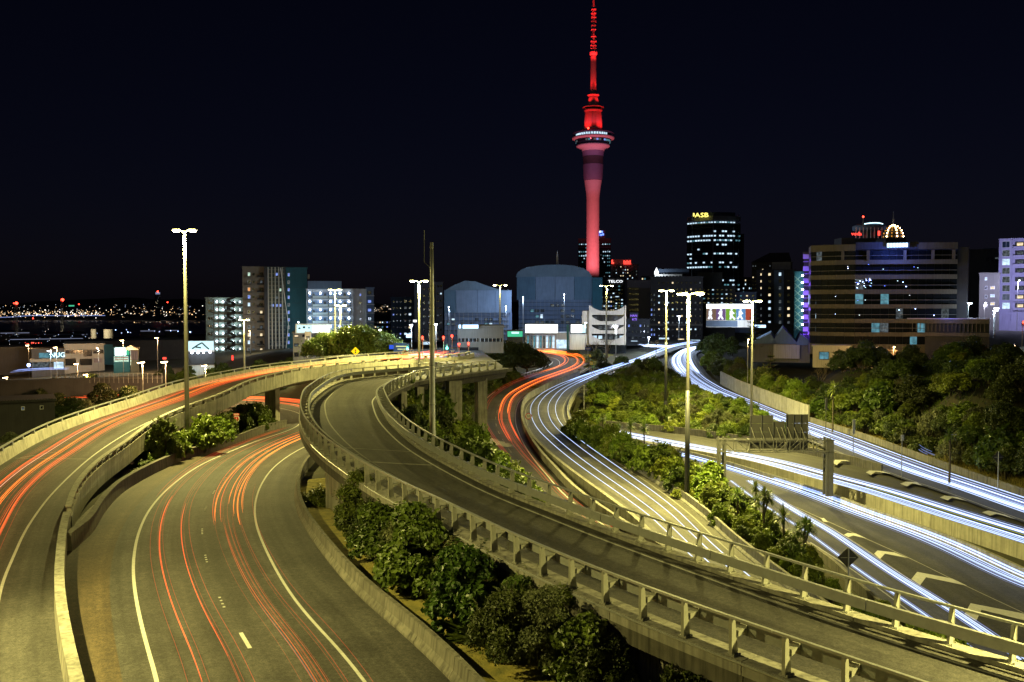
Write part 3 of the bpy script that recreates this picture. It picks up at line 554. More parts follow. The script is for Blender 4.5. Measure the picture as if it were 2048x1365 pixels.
# abutment below the ramp: pale end wall and ribbed panels
tA = thing('abutment_wall', 'ribbed concrete abutment wall with a pale end face under the ramp', 'wall', C.p(C.near(-9, 58), -1.2, -3))
for k, (a, b) in enumerate(((C.near(-14, 66) - 3, C.near(-14, 66)), *[(C.near(-14, 66) - 3 - 1.6 * (i + 1), C.near(-14, 66) - 3 - 1.6 * i) for i in range(8)])):
    mb = MB(); ub = uCL((a + b) / 2) + (1.0 if k else .9)
    mb.loft([[C.p(d, ub, -5.2), C.p(d, ub, -.5), C.p(d, ub + .5, -.5), C.p(d, ub + .5, -5.2)] for d in (a + .02, b - .02)])
    if k:
        for j in range(5):
            d = a + .16 + j * .32; mb.loft([[C.p(e, ub - .06, -5.2), C.p(e, ub - .06, -.5), C.p(e, ub, -.5), C.p(e, ub, -5.2)] for e in (d - .05, d + .05)])
    part(mb, 'ribbed_panel' if k else 'end_face', 'concrete' if k else 'concrete_pale', tA)
d = C.near(-14, 66); mb = MB(); mb.loft([[C.p(e, u, -5.2), C.p(e, u, -.5)] + [C.p(e + .4, u, -.5), C.p(e + .4, u, -5.2)] for e, u in ((d, uCL(d) + .7), (d, 3.0))]); part(mb, 'end_face', 'concrete_pale', tA)
tA = thing('abutment_wall', 'dark ribbed wall panel under the near end of the ramp', 'wall', C.p(C.near(5, 29.5), -1.2, -3))
for i in range(6):
    a = C.near(5.3, 29.8) + .7 * i; mb = MB(); ub = uCL(a) + 1.0
    mb.loft([[C.p(d, ub, -4.5), C.p(d, ub, -1.3), C.p(d, ub + .4, -1.3), C.p(d, ub + .4, -4.5)] for d in (a + .02, a + .66)])
    for j in (.15, .5): mb.loft([[C.p(e, ub - .08, -4.5), C.p(e, ub - .08, -1.3), C.p(e, ub, -1.3), C.p(e, ub, -4.5)] for e in (a + j - .07, a + j + .07)])
    part(mb, 'ribbed_panel', 'concrete', tA)

# ------------------------------------------------------------------ steel railings
def shared(name, mb, mat): return mb.mesh(name, mat)
# tall bridge post: plate leaning outwards (+y is outwards), block-out bracket towards the road
q = MB(); q.loft([[(-.05, -.17, 0), (.05, -.17, 0), (.05, .16, 0), (-.05, .16, 0)], [(-.05, .0, 1.22), (.05, .0, 1.22), (.05, .17, 1.22), (-.05, .17, 1.22)]]); q.loft([[(-.065, .15, 0), (.065, .15, 0), (.065, .18, 0), (-.065, .18, 0)], [(-.065, .16, 1.22), (.065, .16, 1.22), (.065, .19, 1.22), (-.065, .19, 1.22)]]); q.box((0, 0, .015), (.34, .42, .03))
for sx in (-.12, .12):
    for sy in (-.15, .15): q.box((sx, sy, .045), (.05, .05, .05))
POST = q.mesh('post', 'steel_paint')
q = MB(); q.loft([[(-.11, -.10, .60), (.11, -.10, .60), (.11, -.10, .80), (-.11, -.10, .80)], [(-.11, -.52, .70), (.11, -.52, .70), (.11, -.52, .80), (-.11, -.52, .80)]]); q.box((0, -.5, .74), (.26, .05, .34)); BRK = q.mesh('bracket', 'steel_paint')
def railing(label, rd, ufun, out, d0, d1, sp=2.0, fine=True):
    t = thing('guard_railing', label, 'railing', rd.p((d0 + d1) / 2, ufun((d0 + d1) / 2), .16)); o = Vector(t.location)
    for d in np.arange(d0 + .5, d1, sp):
        p = Vector(rd.p(d, ufun(d), .16)); rz = rd.ang(d); tn = rd.sg * out          # +1: outwards is to the right of travel
        a = link('post', POST, t, p - o, rz + (math.pi if tn > 0 else 0))
        if fine: link('bracket', BRK, a)
    n = int((d1 - d0) / 8.) + 1; s = (d1 - d0) / n
    for k in range(n):
        a, b = d0 + k * s + .02, d0 + (k + 1) * s - .02; ds = np.linspace(a, b, 8)
        mb = MB(); mb.loft([[rd.p(d, ufun(d) + out * (.05), 1.385), rd.p(d, ufun(d) + out * .16, 1.385), rd.p(d, ufun(d) + out * .16, 1.47), rd.p(d, ufun(d) + out * .05, 1.47)] for d in ds]); part(mb, 'handrail', 'galv', t)
        mb = MB(); mb.loft([[rd.p(d, ufun(d) - out * .55, .68), rd.p(d, ufun(d) - out * .55, 1.08), rd.p(d, ufun(d) - out * .70, 1.08), rd.p(d, ufun(d) - out * .70, .68)] for d in ds]); part(mb, 'guard_beam', 'galv_dull' if out < 0 else 'galv', t)
    return t
railing('steel railing with tall leaning posts on the outer curve of the empty ramp', C, lambda d: uCL(d) + .25, -1, 0, dC_end - 6)
railing('steel railing with a broad box beam on the inner curve of the empty ramp', C, lambda d: cC(d) - .28, 1, 0, dC_end - 4)
# flyover rails: short posts carrying one pipe rail
q = MB(); q.loft([[(-.16, -.12, 0), (.16, -.12, 0), (.16, .12, 0), (-.16, .12, 0)], [(-.1, -.08, .36), (.1, -.08, .36), (.1, .08, .36), (-.1, .08, .36)]]); STUB = q.mesh('post', 'galv_dull')
q = MB(); q.loft([[(-.28, -.15, 0), (.28, -.15, 0), (.28, .15, 0), (-.28, .15, 0)], [(-.2, -.13, .42), (.2, -.13, .42), (.2, .13, .42), (-.2, .13, .42)]]); BLOCK = q.mesh('post', 'concrete_pale')
def parapet_rail(label, rd, ufun, h, d0, d1, mesh, rail, sp):
    t = thing('parapet_rail', label, 'railing', rd.p((d0 + d1) / 2, ufun((d0 + d1) / 2), h)); o = Vector(t.location)
    for d in np.arange(d0 + .4, d1, sp): link('post', mesh, t, Vector(rd.p(d, ufun(d), h)) - o, rd.ang(d))
    n = int((d1 - d0) / 10.) + 1; s = (d1 - d0) / n
    for k in range(n):
        mb = MB(); ds = np.linspace(d0 + k * s, d0 + (k + 1) * s - .02, 9); w = rail
        mb.loft([[rd.p(d, ufun(d) - w[0], h + w[1]), rd.p(d, ufun(d) + w[0], h + w[1]), rd.p(d, ufun(d) + w[0], h + w[2]), rd.p(d, ufun(d) - w[0], h + w[2])] for d in ds]); part(mb, 'rail', w[3], t)
parapet_rail('flat rail on pale stub posts along the near parapet of the flyover', A, lambda d: -.08, .78, d_s + 1, A.L - 6, BLOCK, (.2, .42, .54, 'concrete_pale'), 2.4)
parapet_rail('dark pipe rail on steel posts along the far parapet of the flyover', A, lambda d: A.w(d) + .1, 1.0, 2, A.L - 4, STUB, (.09, .34, .46, 'galv_dull'), 3.0)
# w-beam guard rails
q = MB(); q.box((0, 0, .3), (.14, .12, .9)); WPOST = q.mesh('post', 'steel_paint')
def wbeam(label, rd, ufun, side, d0, d1, sp=2.):
    t = thing('guard_rail', label, 'guard rail', rd.p((d0 + d1) / 2, ufun((d0 + d1) / 2))); o = Vector(t.location)
    for d in np.arange(d0, d1, sp): link('post', WPOST, t, Vector(rd.p(d, ufun(d) + side * .1)) - o, rd.ang(d))
    pr = [(0, .42), (.07, .50), (0, .57), (.0, .60), (.07, .67), (0, .75), (-.02, .75), (-.02, .42)]
    n = int((d1 - d0) / 8.) + 1; s = (d1 - d0) / n
    for k in range(n):
        mb = MB(); mb.loft([[rd.p(d, ufun(d) - side * a, h) for a, h in pr] for d in np.linspace(d0 + k * s, d0 + (k + 1) * s - .02, 9)]); part(mb, 'beam', 'galv', t)
wbeam('corrugated steel guard rail along the outer edge of the red trail bend', D, lambda d: -1.9, -1, D.near(-4, 128), D.near(12, 246))
wbeam('corrugated steel guard rail on the bridge edge above the dark underpass', E, lambda d: E.w(d) + 1.0, 1, E.near(4, 134), E.near(32, 247))
# bridge slab and edge beam where the white lanes pass over the underpass
tE = thing('underpass_bridge', 'short concrete road bridge over the dark underpass', 'bridge', E.p(E.near(5, 165), 4, -1))
n0, n1 = E.near(4, 134), E.near(20, 228)
for k in range(8):
    a = n0 + (n1 - n0) * k / 8; b = n0 + (n1 - n0) * (k + 1) / 8
    mb = MB(); mb.loft([[E.p(d, E.w(d) + .75, -.75), E.p(d, E.w(d) + 1.25, -.75), E.p(d, E.w(d) + 1.25, .12), E.p(d, E.w(d) + .75, .12)] for d in np.linspace(a + .02, b - .02, 6)]); part(mb, 'edge_beam', 'concrete', tE)
    mb = MB(); mb.loft([[E.p(d, -.9, -.7), E.p(d, E.w(d) + .74, -.7), E.p(d, E.w(d) + .74, -.03), E.p(d, -.9, -.03)] for d in np.linspace(a + .02, b - .02, 6)]); part(mb, 'deck_span', 'concrete_dark', tE)
# ------------------------------------------------------------------ street lighting
YEL = (1., .86, .25); ORG = (1., .55, .22); WHT = (.62, .78, 1.)
def street_light(label, q, Y, zb, power, color, lens='lamp_yellow', heads=2, span=1.1, r=.22, col_='pole_concrete', group='tall lamp posts of the interchange', rz=0., light=True, headw=.62, name='street_light'):
    x, y, z = at(q[0], q[1], Y) if len(q) == 2 else q
    t = thing(name, label, 'street light', (x, y, zb), group); h = z - zb
    mb = MB(); n = 7; mb.tube([(0, 0, h * i / n) for i in range(n + 1)], [r * (1 - .5 * i / n) for i in range(n + 1)], 12); part(mb, 'pole', col_, t, False, True)
    mb = MB(); mb.tube([(0, 0, -.2), (0, 0, .5)], r * 1.35, 10); part(mb, 'base', 'steel_dark', t, False)
    if 'sleeved' in label or 'knoll' in label: mb = MB(); mb.tube([(0, 0, .5), (0, 0, h * .55)], [r * 1.08, r * .85], 12); part(mb, 'sleeve', 'steel_dark', t, False, True)
    dirs = {1: [0], 2: [0, math.pi], 3: [0, 2.1, 4.2]}[heads]
    for a in dirs:
        a += rz; ca, sa = math.cos(a), math.sin(a); e = (ca * span, sa * span, h + .12)
        mb = MB(); mb.tube([(0, 0, h - .25), (ca * .35, sa * .35, h + .02), (ca * (span - .3), sa * (span - .3), h + .14)], .06, 6); part(mb, 'arm', 'galv_dull', t, False)
        mb = MB(); mb.box(e, (headw * 1.5, .42, .16), a, 0, .75); l = part(mb, 'luminaire', 'galv_dull', t, False)
        mb = MB(); mb.loft([[(e[0] + ca * u * .9 - sa * v, e[1] + sa * u * .9 + ca * v, e[2] - dz) for u, v in ((-w, -w * .4), (w, -w * .4), (w, w * .4), (-w, w * .4))] for w, dz in ((headw * .72, .08), (headw * .66, .18), (headw * .4, .27))]); part(mb, 'lens', lens, l, False)
    if light:
        if heads == 1: lamp((math.cos(rz) * span, math.sin(rz) * span, h - .45), power, color, .22, par=t)
        else:                                           # cut-off luminaires: the light is thrown down in a broad pool
            d = bpy.data.lights.new('lamp_light', 'SPOT'); d.energy = power * 1.5; d.color = color; d.shadow_soft_size = .3; d.spot_size = R(166); d.spot_blend = 1.
            o = bpy.data.objects.new('lamp_light', d); col.objects.link(o); o.parent = t; o.location = (0, -.7, h - .5); lamp((0, -.7, h - .55), power * .16, color, .3, par=t)
    return t
PW = 42000.
street_light('tall lamp post rising behind the near bend of the flyover', (369, 462), 104, -1.6, PW * 1.5, YEL, span=.95, r=.30)
street_light('tall lamp post behind the railing of the empty ramp, next to the bare mast', (838, 563), 150, -3.2, PW * 1.4, YEL, r=.28)
street_light('tall lamp post in front of the wrapped barrel-roofed building', (1000, 571), 250, -1, PW * .15, YEL, span=1.5, r=.3)
street_light('tall lamp post in front of the white building with scalloped openings', (1213, 572), 250, -1, PW * .15, YEL, span=1.5, r=.3)
street_light('tall lamp post on top of the green knoll', (1333, 582), 170, -3.5, PW * 1.5, YEL, span=1.0, r=.26)
street_light('tallest dark-sleeved lamp post in the planted strip, left of the gantry', (1377, 588), 93, -6, PW * 1.45, YEL, heads=3, span=1.2, r=.26)
street_light('tall lamp post on the far side of the gantry sign boards', (1505, 603), 147, -6.6, PW * 1.5, YEL, span=1.1, r=.24)
street_light('tall lamp post between the tree and the lit corridor block', (670, 580), 192, 2.5, PW * .4, YEL, span=1.0, r=.24)
street_light('shorter pale lamp post beside the street tree by the flyover', (681, 611), 188, 3.5, PW * .25, YEL, span=.8, r=.26)
street_light('pale lamp post in front of the grey tower block', (488, 640), 205, -2, PW * .3, YEL, heads=2, span=.8, r=.26)
# lamp posts of the same row just beyond the edges of the view
street_light('tall lamp post of the interchange beyond the right edge', (27, 25, 15.5), 25, -6, PW * 1.9, YEL, r=.24, group='lamp posts outside the view')
street_light('tall lamp post of the interchange beyond the left edge', (-27, 34, 20), 34, .5, PW * 1.25, YEL, r=.28, group='lamp posts outside the view', )
# bare camera mast
x, y, z = at(863.5, 493, 91); t = thing('camera_mast', 'bare steel mast with a small camera on top beside the empty ramp', 'mast', (x, y, -3.0)); h = z + 3.0
mb = MB(); mb.tube([(0, 0, h * i / 8) for i in range(9)], [.36 - .20 * i / 8 for i in range(9)], 14); part(mb, 'pole', 'galv', t, False, True)
for k in range(1, 6):
    mb = MB(); mb.tube([(0, 0, h * k / 6 - .06), (0, 0, h * k / 6 + .06)], .40 - .20 * k / 6, 14); part(mb, 'joint_collar', 'galv_dull', t, False)
mb = MB(); mb.box((0, -.05, h + .2), (.3, .5, .35)); mb.sphere((0, -.1, h - .1), .2, 8); part(mb, 'camera', 'galv_dull', t, False)
mb = MB(); mb.tube([(-.1, 0, h - 2.2), (-.75, 0, h - 1.6), (-.75, 0, h + 1.6)], .03, 5); part(mb, 'antenna', 'galv_dull', t, False)
# orange street lamps on the low ground at the left, white ones in the city
LOW = [((285, 725), 165, -6, 'by the road cutting, left of the flyover', 2), ((331, 724), 172, -6, 'in front of the orange sign', 2), ((411, 731), 168, -5, 'just behind the flyover rail', 1.2), ((246, 681), 240, -6, 'behind the lit green hoarding', .8), ((315, 676), 245, -6, 'on a curved arm beyond the hoarding', .7),
       ((155, 728), 215, -7, 'below the pale warehouse', .9), ((174, 749), 190, -8, 'over the sunken road wall', .5), ((113, 695), 238, -6, 'at the canopy of the lit entrance', .6), ((57, 691), 260, -7, 'above the dark wall', .3), ((14, 755), 185, -9, 'at the sunken road', .4)]
for q, Y, zb, w, p in LOW:
    street_light('orange street lamp ' + w, q, Y, zb, 4500 * p, ORG, 'lamp_orange', 1, .7, .1, 'galv_dull', 'orange street lamps on the low ground', rz=-math.pi / 2, headw=.7 + .3 * p)
CIT = [((1297, 675), 270, 2.5, 'left of the bare yellow tree', .6), ((1358, 633), 290, 3, 'above the white trail bend', .6), ((1376, 632), 292, 3, 'behind the tallest lamp post', .5), ((823, 650), 185, 6, 'at the street corner by the mast', .6), ((749, 664), 200, 5, 'in a pair behind the street tree', .8), ((761, 660), 203, 5, 'behind the street tree, beside its twin', .8),
       ((1937, 607), 215, 6, 'at the corner of the banded office', .5), ((1990, 617), 200, 8, 'on a curved arm by the lavender block', .5), ((1988, 622), 203, 8, 'below the curved-arm lamp', .3), ((101, 702), 236, -6, 'under the canopy of the lit entrance', .5), ((1171, 646), 250, 3, 'on the white building with scalloped openings', .3), ((960, 655), 195, 5.5, 'right of the bright sign', .4), ((872, 649), 176, 6, 'on a curved arm beside the mast', .5)]
for q, Y, zb, w, p in CIT:
    street_light('white street lamp ' + w, q, Y, zb, 6500 * p, WHT, 'lamp_white', 1, .6, .09, 'galv_dull', 'white street lamps of the city', rz=-math.pi / 2, headw=.95)
for q, w in (((1496, 679), 'in front of the gabled hall'), ((1754, 695), 'left one of two in front of the banded office'), ((1787, 694), 'right one of two in front of the banded office'), ((2026, 691), 'in the dark trees at the right')):
    street_light('small warm lamp ' + w, q, 196, ground(at(*q, 196)[0], 196), (1400 if 'office' in w else 2500 if 'hall' in w else 200), ORG, 'lamp_orange', 1, .4, .07, 'galv_dull', 'small warm lamps', rz=-math.pi / 2, headw=.35)

# ------------------------------------------------------------------ gantry with sign boards seen from behind
Yg = 100.; gx0 = at(1443, 890, Yg)[0]; gx1 = at(1657, 890, Yg)[0]; zt = at(1550, 879, Yg)[2]; zb_ = at(1550, 903, Yg)[2]
t = thing('sign_gantry', 'steel truss gantry over the exit lanes carrying dark sign boards', 'gantry', ((gx0 + gx1) / 2, Yg, -6.5))
for gx, g0 in ((gx0, -7.2), (gx1, -6.2)):
    for dy in (-.45, .45):
        mb = MB(); mb.box((gx - .3, Yg + dy, (zt + g0) / 2 + .1), (.22, .22, zt - g0 + .2)); mb.box((gx + .3, Yg + dy, (zt + g0) / 2 + .1), (.22, .22, zt - g0 + .2)) if gx < 30 else mb.box((gx + .12, Yg + dy, (zt + g0) / 2), (.55, .3, zt - g0)); part(mb, 'post', 'gantry_steel', t)
    mb = MB()
    for z in np.linspace(g0 + 1.2, zb_, 4): mb.box((gx, Yg, z), (.5, .9, .1))
    part(mb, 'post_plates', 'gantry_steel', t)
for z, nm in ((zt, 'chord'), (zb_, 'chord')):
    for dy in (-.55, .55):
        mb = MB(); mb.box(((gx0 + gx1) / 2, Yg + dy, z), (gx1 - gx0 + .9, .1, .1)); part(mb, nm, 'gantry_steel', t)
nb = 8; bx_ = np.linspace(gx0, gx1, nb + 1)
for i in range(nb + 1):
    for dy in (-.55, .55):
        mb = MB(); mb.box((bx_[i], Yg + dy, (zt + zb_) / 2), (.07, .07, zt - zb_ - .1)); part(mb, 'strut', 'gantry_steel', t)
    for z in (zt, zb_):
        mb = MB(); mb.box((bx_[i], Yg, z), (.08, 1.0, .08)); part(mb, 'strut', 'gantry_steel', t)
for i in range(nb):
    a, b = (zt, zb_) if i < nb / 2 else (zb_, zt)
    for dy in (-.55, .55):
        mb = MB(); mb.bar((bx_[i], Yg + dy, a), (bx_[i + 1], Yg + dy, b), .05); part(mb, 'brace', 'gantry_steel', t)
def board(label, x0, x1, y0, y1, dy, n):
    """aluminium sign seen from behind: sheets between vertical ribs"""
    X0, X1 = at(x0, y0, Yg + dy)[0], at(x1, y0, Yg + dy)[0]; Z1, Z0 = at(x0, y0, Yg + dy)[2], at(x0, y1, Yg + dy)[2]
    s = thing('sign_board', label, 'road sign', ((X0 + X1) / 2, Yg + dy, Z0), 'sign boards on the gantry')
    m = 4
    for k in range(m):
        mb = MB(); mb.span(X0, X1, Yg + dy + .05, Yg + dy + .08, Z0 + (Z1 - Z0) * k / m + .01, Z0 + (Z1 - Z0) * (k + 1) / m - .01); part(mb, 'panel', 'sign_back', s)
    for k in range(n + 1):
        x = X0 + (X1 - X0) * k / n; mb = MB(); mb.box((x, Yg + dy, (Z0 + Z1) / 2), (.07, .1, Z1 - Z0)); part(mb, 'rib', 'steel_dark', s)
    return s
board('dark back of the left sign board on the gantry, its top edge stepped higher', 1501, 1546, 831, 898, .85, 2); board('dark back of the middle sign board on the gantry, lowest of the three', 1547, 1569, 843, 898, .85, 1); board('dark back of the right sign board on the gantry, standing tallest', 1573, 1616, 829, 901, .85, 3)
for px_ in (1502, 1520, 1537, 1553, 1563, 1575, 1588, 1602, 1615):
    a = at(px_, 855, Yg + .78); b = at(px_ + 9, 877, Yg - .4); mb = MB(); mb.bar(a, (b[0], Yg - .4, zt), .06); part(mb, 'strut', 'gantry_steel', t)

# ------------------------------------------------------------------ small road signs
def diamond_back(label, x0, yc, yb, Y, half, zb):
    X, _, Z = at(x0, yc, Y); s = thing('warning_sign', label, 'road sign', (X, Y, zb), 'backs of diamond warning signs')
    mb = MB(); mb.tube([(0, 0, 0), (0, 0, Z - zb + half)], .055, 8); part(mb, 'post', 'galv', s, False)
    mb = MB(); mb.prism([(0, .1, Z - zb - half), (half, .1, Z - zb), (0, .1, Z - zb + half), (-half, .1, Z - zb)], (0, .03, 0)); part(mb, 'plate', 'sign_back', s, False)
    mb = MB(); mb.box((0, .05, Z - zb), (half * 1.4, .04, .05)); part(mb, 'bracket', 'galv_dull', s, False)
diamond_back('back of a diamond warning sign on a pole beside the exit lane', 1697, 1116, 1172, 69, .82, -6.6)
diamond_back('back of a small diamond warning sign on a pole below the wooded hillside', 1997, 915, 962, 104, .68, -6.4)
diamond_back('back of a diamond warning sign behind the bridge guard rail', 1168, 780, 808, 172, .95, -5)
def sign_post(name, label, q, Y, zb, group=None):
    x, y, z = at(q[0], q[1], Y); s = thing(name, label, 'road sign', (x, y, zb), group); mb = MB(); mb.tube([(0, .05, 0), (0, .05, z - zb)], .05, 8); part(mb, 'post', 'galv', s, False); return s, z - zb
emat('sign_red_paint', (.4, .03, .02), 0) if False else None
pmat('sign_red', (.55, .035, .03), .5, var=.1); pmat('sign_white', (.8, .8, .76), .5, var=.06); pmat('sign_yellow', (.85, .62, .02), .5, var=.08); pmat('sign_blue', (.02, .06, .35), .5, var=.1); pmat('sign_black', (.02, .02, .02), .5); pmat('sign_green', (.02, .22, .12), .5, var=.1)
s, h = sign_post('route_sign', 'red shield route sign numbered 1 beside the near motorway wall', (473, 838), 116, ground(at(473, 866, 116)[0], 116))
mb = MB(); mb.prism([(-.36, -.02, h - .10), (-.33, -.02, h + .30), (.33, -.02, h + .30), (.36, -.02, h - .10), (.22, -.02, h - .38), (0, -.02, h - .48), (-.22, -.02, h - .38)], (0, .05, 0)); part(mb, 'shield', 'sign_white', s, False)
mb = MB(); mb.prism([(-.31, -.03, h - .10), (-.28, -.03, h + .25), (.28, -.03, h + .25), (.31, -.03, h - .10), (.19, -.03, h - .34), (0, -.03, h - .43), (-.19, -.03, h - .34)], (0, .009, 0)); part(mb, 'shield_face', 'sign_red', s, False)
text_on('1', .55, 'number', 'sign_white', s, (0, -.045, h - .06))
mb = MB(); mb.box((0, 0, h + .55), (.72, .04, .34)); part(mb, 'plate', 'sign_red', s, False); mb = MB(); mb.box((0, -.025, h + .55), (.6, .01, .05)); mb.box((0, -.025, h + .64), (.6, .01, .03)); mb.box((0, -.025, h + .46), (.6, .01, .03)); part(mb, 'legend', 'sign_white', s, False)
s, h = sign_post('speed_sign', 'round 50 speed limit sign on the median barrier of the white lanes', (1057, 833), 146, -5); s_ = .52
mb = MB(); mb.tube([(0, 0, h), (0, .03, h)], s_, 20); part(mb, 'disc', 'sign_red', s, False); mb = MB(); mb.tube([(0, -.012, h), (0, -.002, h)], s_ * .78, 20); part(mb, 'disc_face', 'sign_white', s, False); text_on('50', .55, 'number', 'sign_black', s, (0, -.03, h))
s, h = sign_post('signal_ahead_sign', 'yellow diamond sign showing a traffic signal above the flyover', (711, 703), 163, 4.5); a = .78
mb = MB(); mb.prism([(0, 0, h - a), (a, 0, h), (0, 0, h + a), (-a, 0, h)], (0, .03, 0)); part(mb, 'plate', 'sign_yellow', s, False)
mb = MB(); mb.box((0, -.015, h), (.26, .02, .66)); part(mb, 'signal_symbol', 'sign_black', s, False)
for k, m in ((.2, 'sign_red'), (0, 'sign_yellow'), (-.2, 'sign_green')):
    mb = MB(); mb.tube([(0, -.04, h + k), (0, -.028, h + k)], .08, 8); part(mb, 'symbol_dot', m, s, False)
for q, Y, lab, m, w, hh in (((1180, 712), 232, 'small yellow arrow sign left of its pair on the grassy median', 'sign_yellow', .5, .6), ((1183, 727), 226, 'small yellow arrow sign above the green one on the grassy median', 'sign_yellow', .7, .8), ((1187, 734), 225, 'small green sign on the grassy median nose', 'sign_green', .8, .6), ((1176, 698), 240, 'blue direction sign on the grassy median', 'sign_blue', 1.6, .8),
                           ((905, 703), 172, 'blue street sign at the far end of the ramp', 'sign_blue', 1.1, .7), ((1343, 838), 172, 'pale sign board on two posts below the green knoll', 'sign_white', 1.3, .8), ((803, 696), 172, 'blue direction sign by the traffic lights', 'sign_blue', 3.0, 1.8), ((1661, 640), 1, '', '', 0, 0)):
    if not w: continue
    X = at(q[0], q[1], Y)[0]; s, h = sign_post('road_sign', lab, q, Y, ground(X, Y)); mb = MB(); mb.box((0, 0, h), (w, .05, hh)); part(mb, 'plate', m, s, False); mb = MB(); mb.box((0, -.03, h + hh * .15), (w * .7, .01, hh * .12)); mb.box((0, -.03, h - hh * .15), (w * .5, .01, hh * .12)); part(mb, 'legend', 'sign_white' if m != 'sign_white' else 'sign_black', s, False)
# slim marker posts on the hillside and a cabinet
for q, Y, lab in (((1652, 815), 150, 'thin dark marker post on the dry bank right of the retaining wall'), ((1707, 862), 128, 'thin pale marker post among the first hillside shrubs'), ((1804, 885), 116, 'short pale box on a post above the hillside wall')):
    X, _, Z = at(q[0], q[1], Y); zg = ground(X, Y); mb = MB(); mb.tube([(X, Y, zg - .2), (X, Y, Z + 1)], .06, 6); mb.box((X, Y - .1, Z + .6), (.35, .2, .8 if 'box' in lab else 2.0)); single(mb, 'marker_post', 'galv' if 'pale' in lab else 'steel_dark', lab, 'post', 'marker posts on the hillside', org=(X, Y, zg))

# ------------------------------------------------------------------ plants
def leaves(blobs, n, size, seed, mi=0, asp=.55, up=.35, inner=.6, droop=0.):
    g = np.random.default_rng(seed); bl = np.array(blobs, float); w = bl[:, 3] ** 2; k = g.choice(len(bl), n * 2, p=w / w.sum())
    d = g.normal(size=(n * 2, 3)); d[:, 2] = np.where(d[:, 2] < -.5, -d[:, 2], d[:, 2]); d /= np.linalg.norm(d, axis=1)[:, None]
    rr = bl[k, 3] * (inner + (1.06 - inner) * g.random(n * 2) ** .55); sq = bl[k, 4] if bl.shape[1] > 4 else 1.
    rr = np.where(g.random(n * 2) < .13, rr * (1.05 + .3 * g.random(n * 2)), rr)      # stray sprigs
    p = bl[k, :3] + d * rr[:, None] * np.stack([np.ones(n * 2), np.ones(n * 2), np.ones(n * 2) * sq], 1)
    # drop those buried inside other lobes
    dd = np.linalg.norm(p[:, None, :] - bl[None, :, :3], axis=2) / bl[None, :, 3]; keep = (dd < inner * .9).sum(1) == 0; p, d = p[keep][:n], d[keep][:n]; n = len(p)
    nrm = d * .75 + g.normal(size=(n, 3)) * .55 + np.array([0, 0, up]); nrm /= np.linalg.norm(nrm, axis=1)[:, None]
    a = np.cross(nrm, g.normal(size=(n, 3))); a[:, 2] -= droop; a -= (a * nrm).sum(1)[:, None] * nrm; a /= np.linalg.norm(a, axis=1)[:, None]; b = np.cross(nrm, a)
    s = size * (.6 + .8 * g.random(n))[:, None]
    V = np.stack([p - a * s, p + b * s * asp + nrm * s * .12, p + a * s - nrm * s * .15, p - b * s * asp + nrm * s * .12], 1).reshape(-1, 3)
    return V, np.arange(n * 4).reshape(-1, 4)
def lobes(rx, rz_, n, seed, z0, r0=.45):
    g = np.random.default_rng(seed); out = []
    for i in range(n):
        a = 2.4 * i + g.random() * .8; q = math.sqrt((i + .5) / n); h = z0 + rz_ * (1 - q * q) * (.75 + .5 * g.random()) + rz_ * .25 * g.random()
        out.append((rx * q * math.cos(a), rx * q * math.sin(a), h * .8, (rx * r0) * (.65 + .6 * g.random()) * (1.15 - .35 * q), .8))
    return out
def crown_mesh(name, bl, n, size, seed, mat, mb=None, mats=None, **k):
    V, Fq = leaves(bl, n, size, seed, **k); m = mb or MB(); n0 = len(m.v); m.v += V.tolist(); m.f += [tuple(f) for f in (Fq + n0).tolist()]; m.m += [0] * len(Fq)
    return m.mesh(name, [mat] + (mats or []), fix=False)
def stems(mb, bl, seed, base=(0, 0, -.3), r=.07, mi=1):
    g = np.random.default_rng(seed)
    for b in bl[:9]:
        m = (b[0] * .4 + g.normal() * .1, b[1] * .4 + g.normal() * .1, b[2] * .55); mb.tube([base, m, (b[0], b[1], b[2])], [r, r * .6, r * .2], 5, mi, False)
SH = {}
def shrub_mesh(key, mat, rx, rz_, nl, n, size, seed, **k):
    bl = lobes(rx, rz_, nl, seed, rz_ * .35); mb = MB(); stems(mb, bl, seed); g = np.random.default_rng(seed + 9)
    for b in [bl[i] for i in g.integers(0, len(bl), 18)]:      # young shoots standing out of the crown, leaves in pairs along them
        a = g.random() * 6.283; d = Vector((math.cos(a) * .55, math.sin(a) * .55, .5 + g.random())).normalized(); p0 = Vector(b[:3]) + d * b[3] * .7; ln = (.35 + .5 * g.random()) * rx * .6
        mb.tube([p0, p0 + d * ln], [.012, .005], 3, 1, False)
        for t_ in np.linspace(.15, 1, 9):
            for sg in (-1, 1):
                c = p0 + d * ln * t_; w = a + sg * 1.5 + g.normal() * .5; e = Vector((math.cos(w), math.sin(w), .35)) * size * 1.7; s_ = e.cross(d).normalized() * size * .45
                q = len(mb.v); mb.v += [tuple(c), tuple(c + e * .5 + s_), tuple(c + e), tuple(c + e * .5 - s_)]; mb.f.append((q, q + 1, q + 2, q + 3)); mb.m.append(0)
    SH[key] = crown_mesh('shrub', bl, n, size, seed, mat, mb, ['bark'], **k)
shrub_mesh('bright', 'leaf_bright', 1.25, 1.5, 13, 3600, .15, 1); shrub_mesh('bright2', 'leaf_bright', 1.4, 1.2, 15, 3800, .12, 2)
shrub_mesh('mid', 'leaf_mid', 1.25, 1.6, 14, 4000, .11, 3); shrub_mesh('mid2', 'leaf_mid', 1.1, 2.0, 12, 3800, .13, 4)
shrub_mesh('dark', 'leaf_dark', 1.3, 1.7, 14, 4000, .13, 5); shrub_mesh('grey', 'leaf_grey', 1.15, 1.6, 16, 4200, .08, 6, inner=.35)
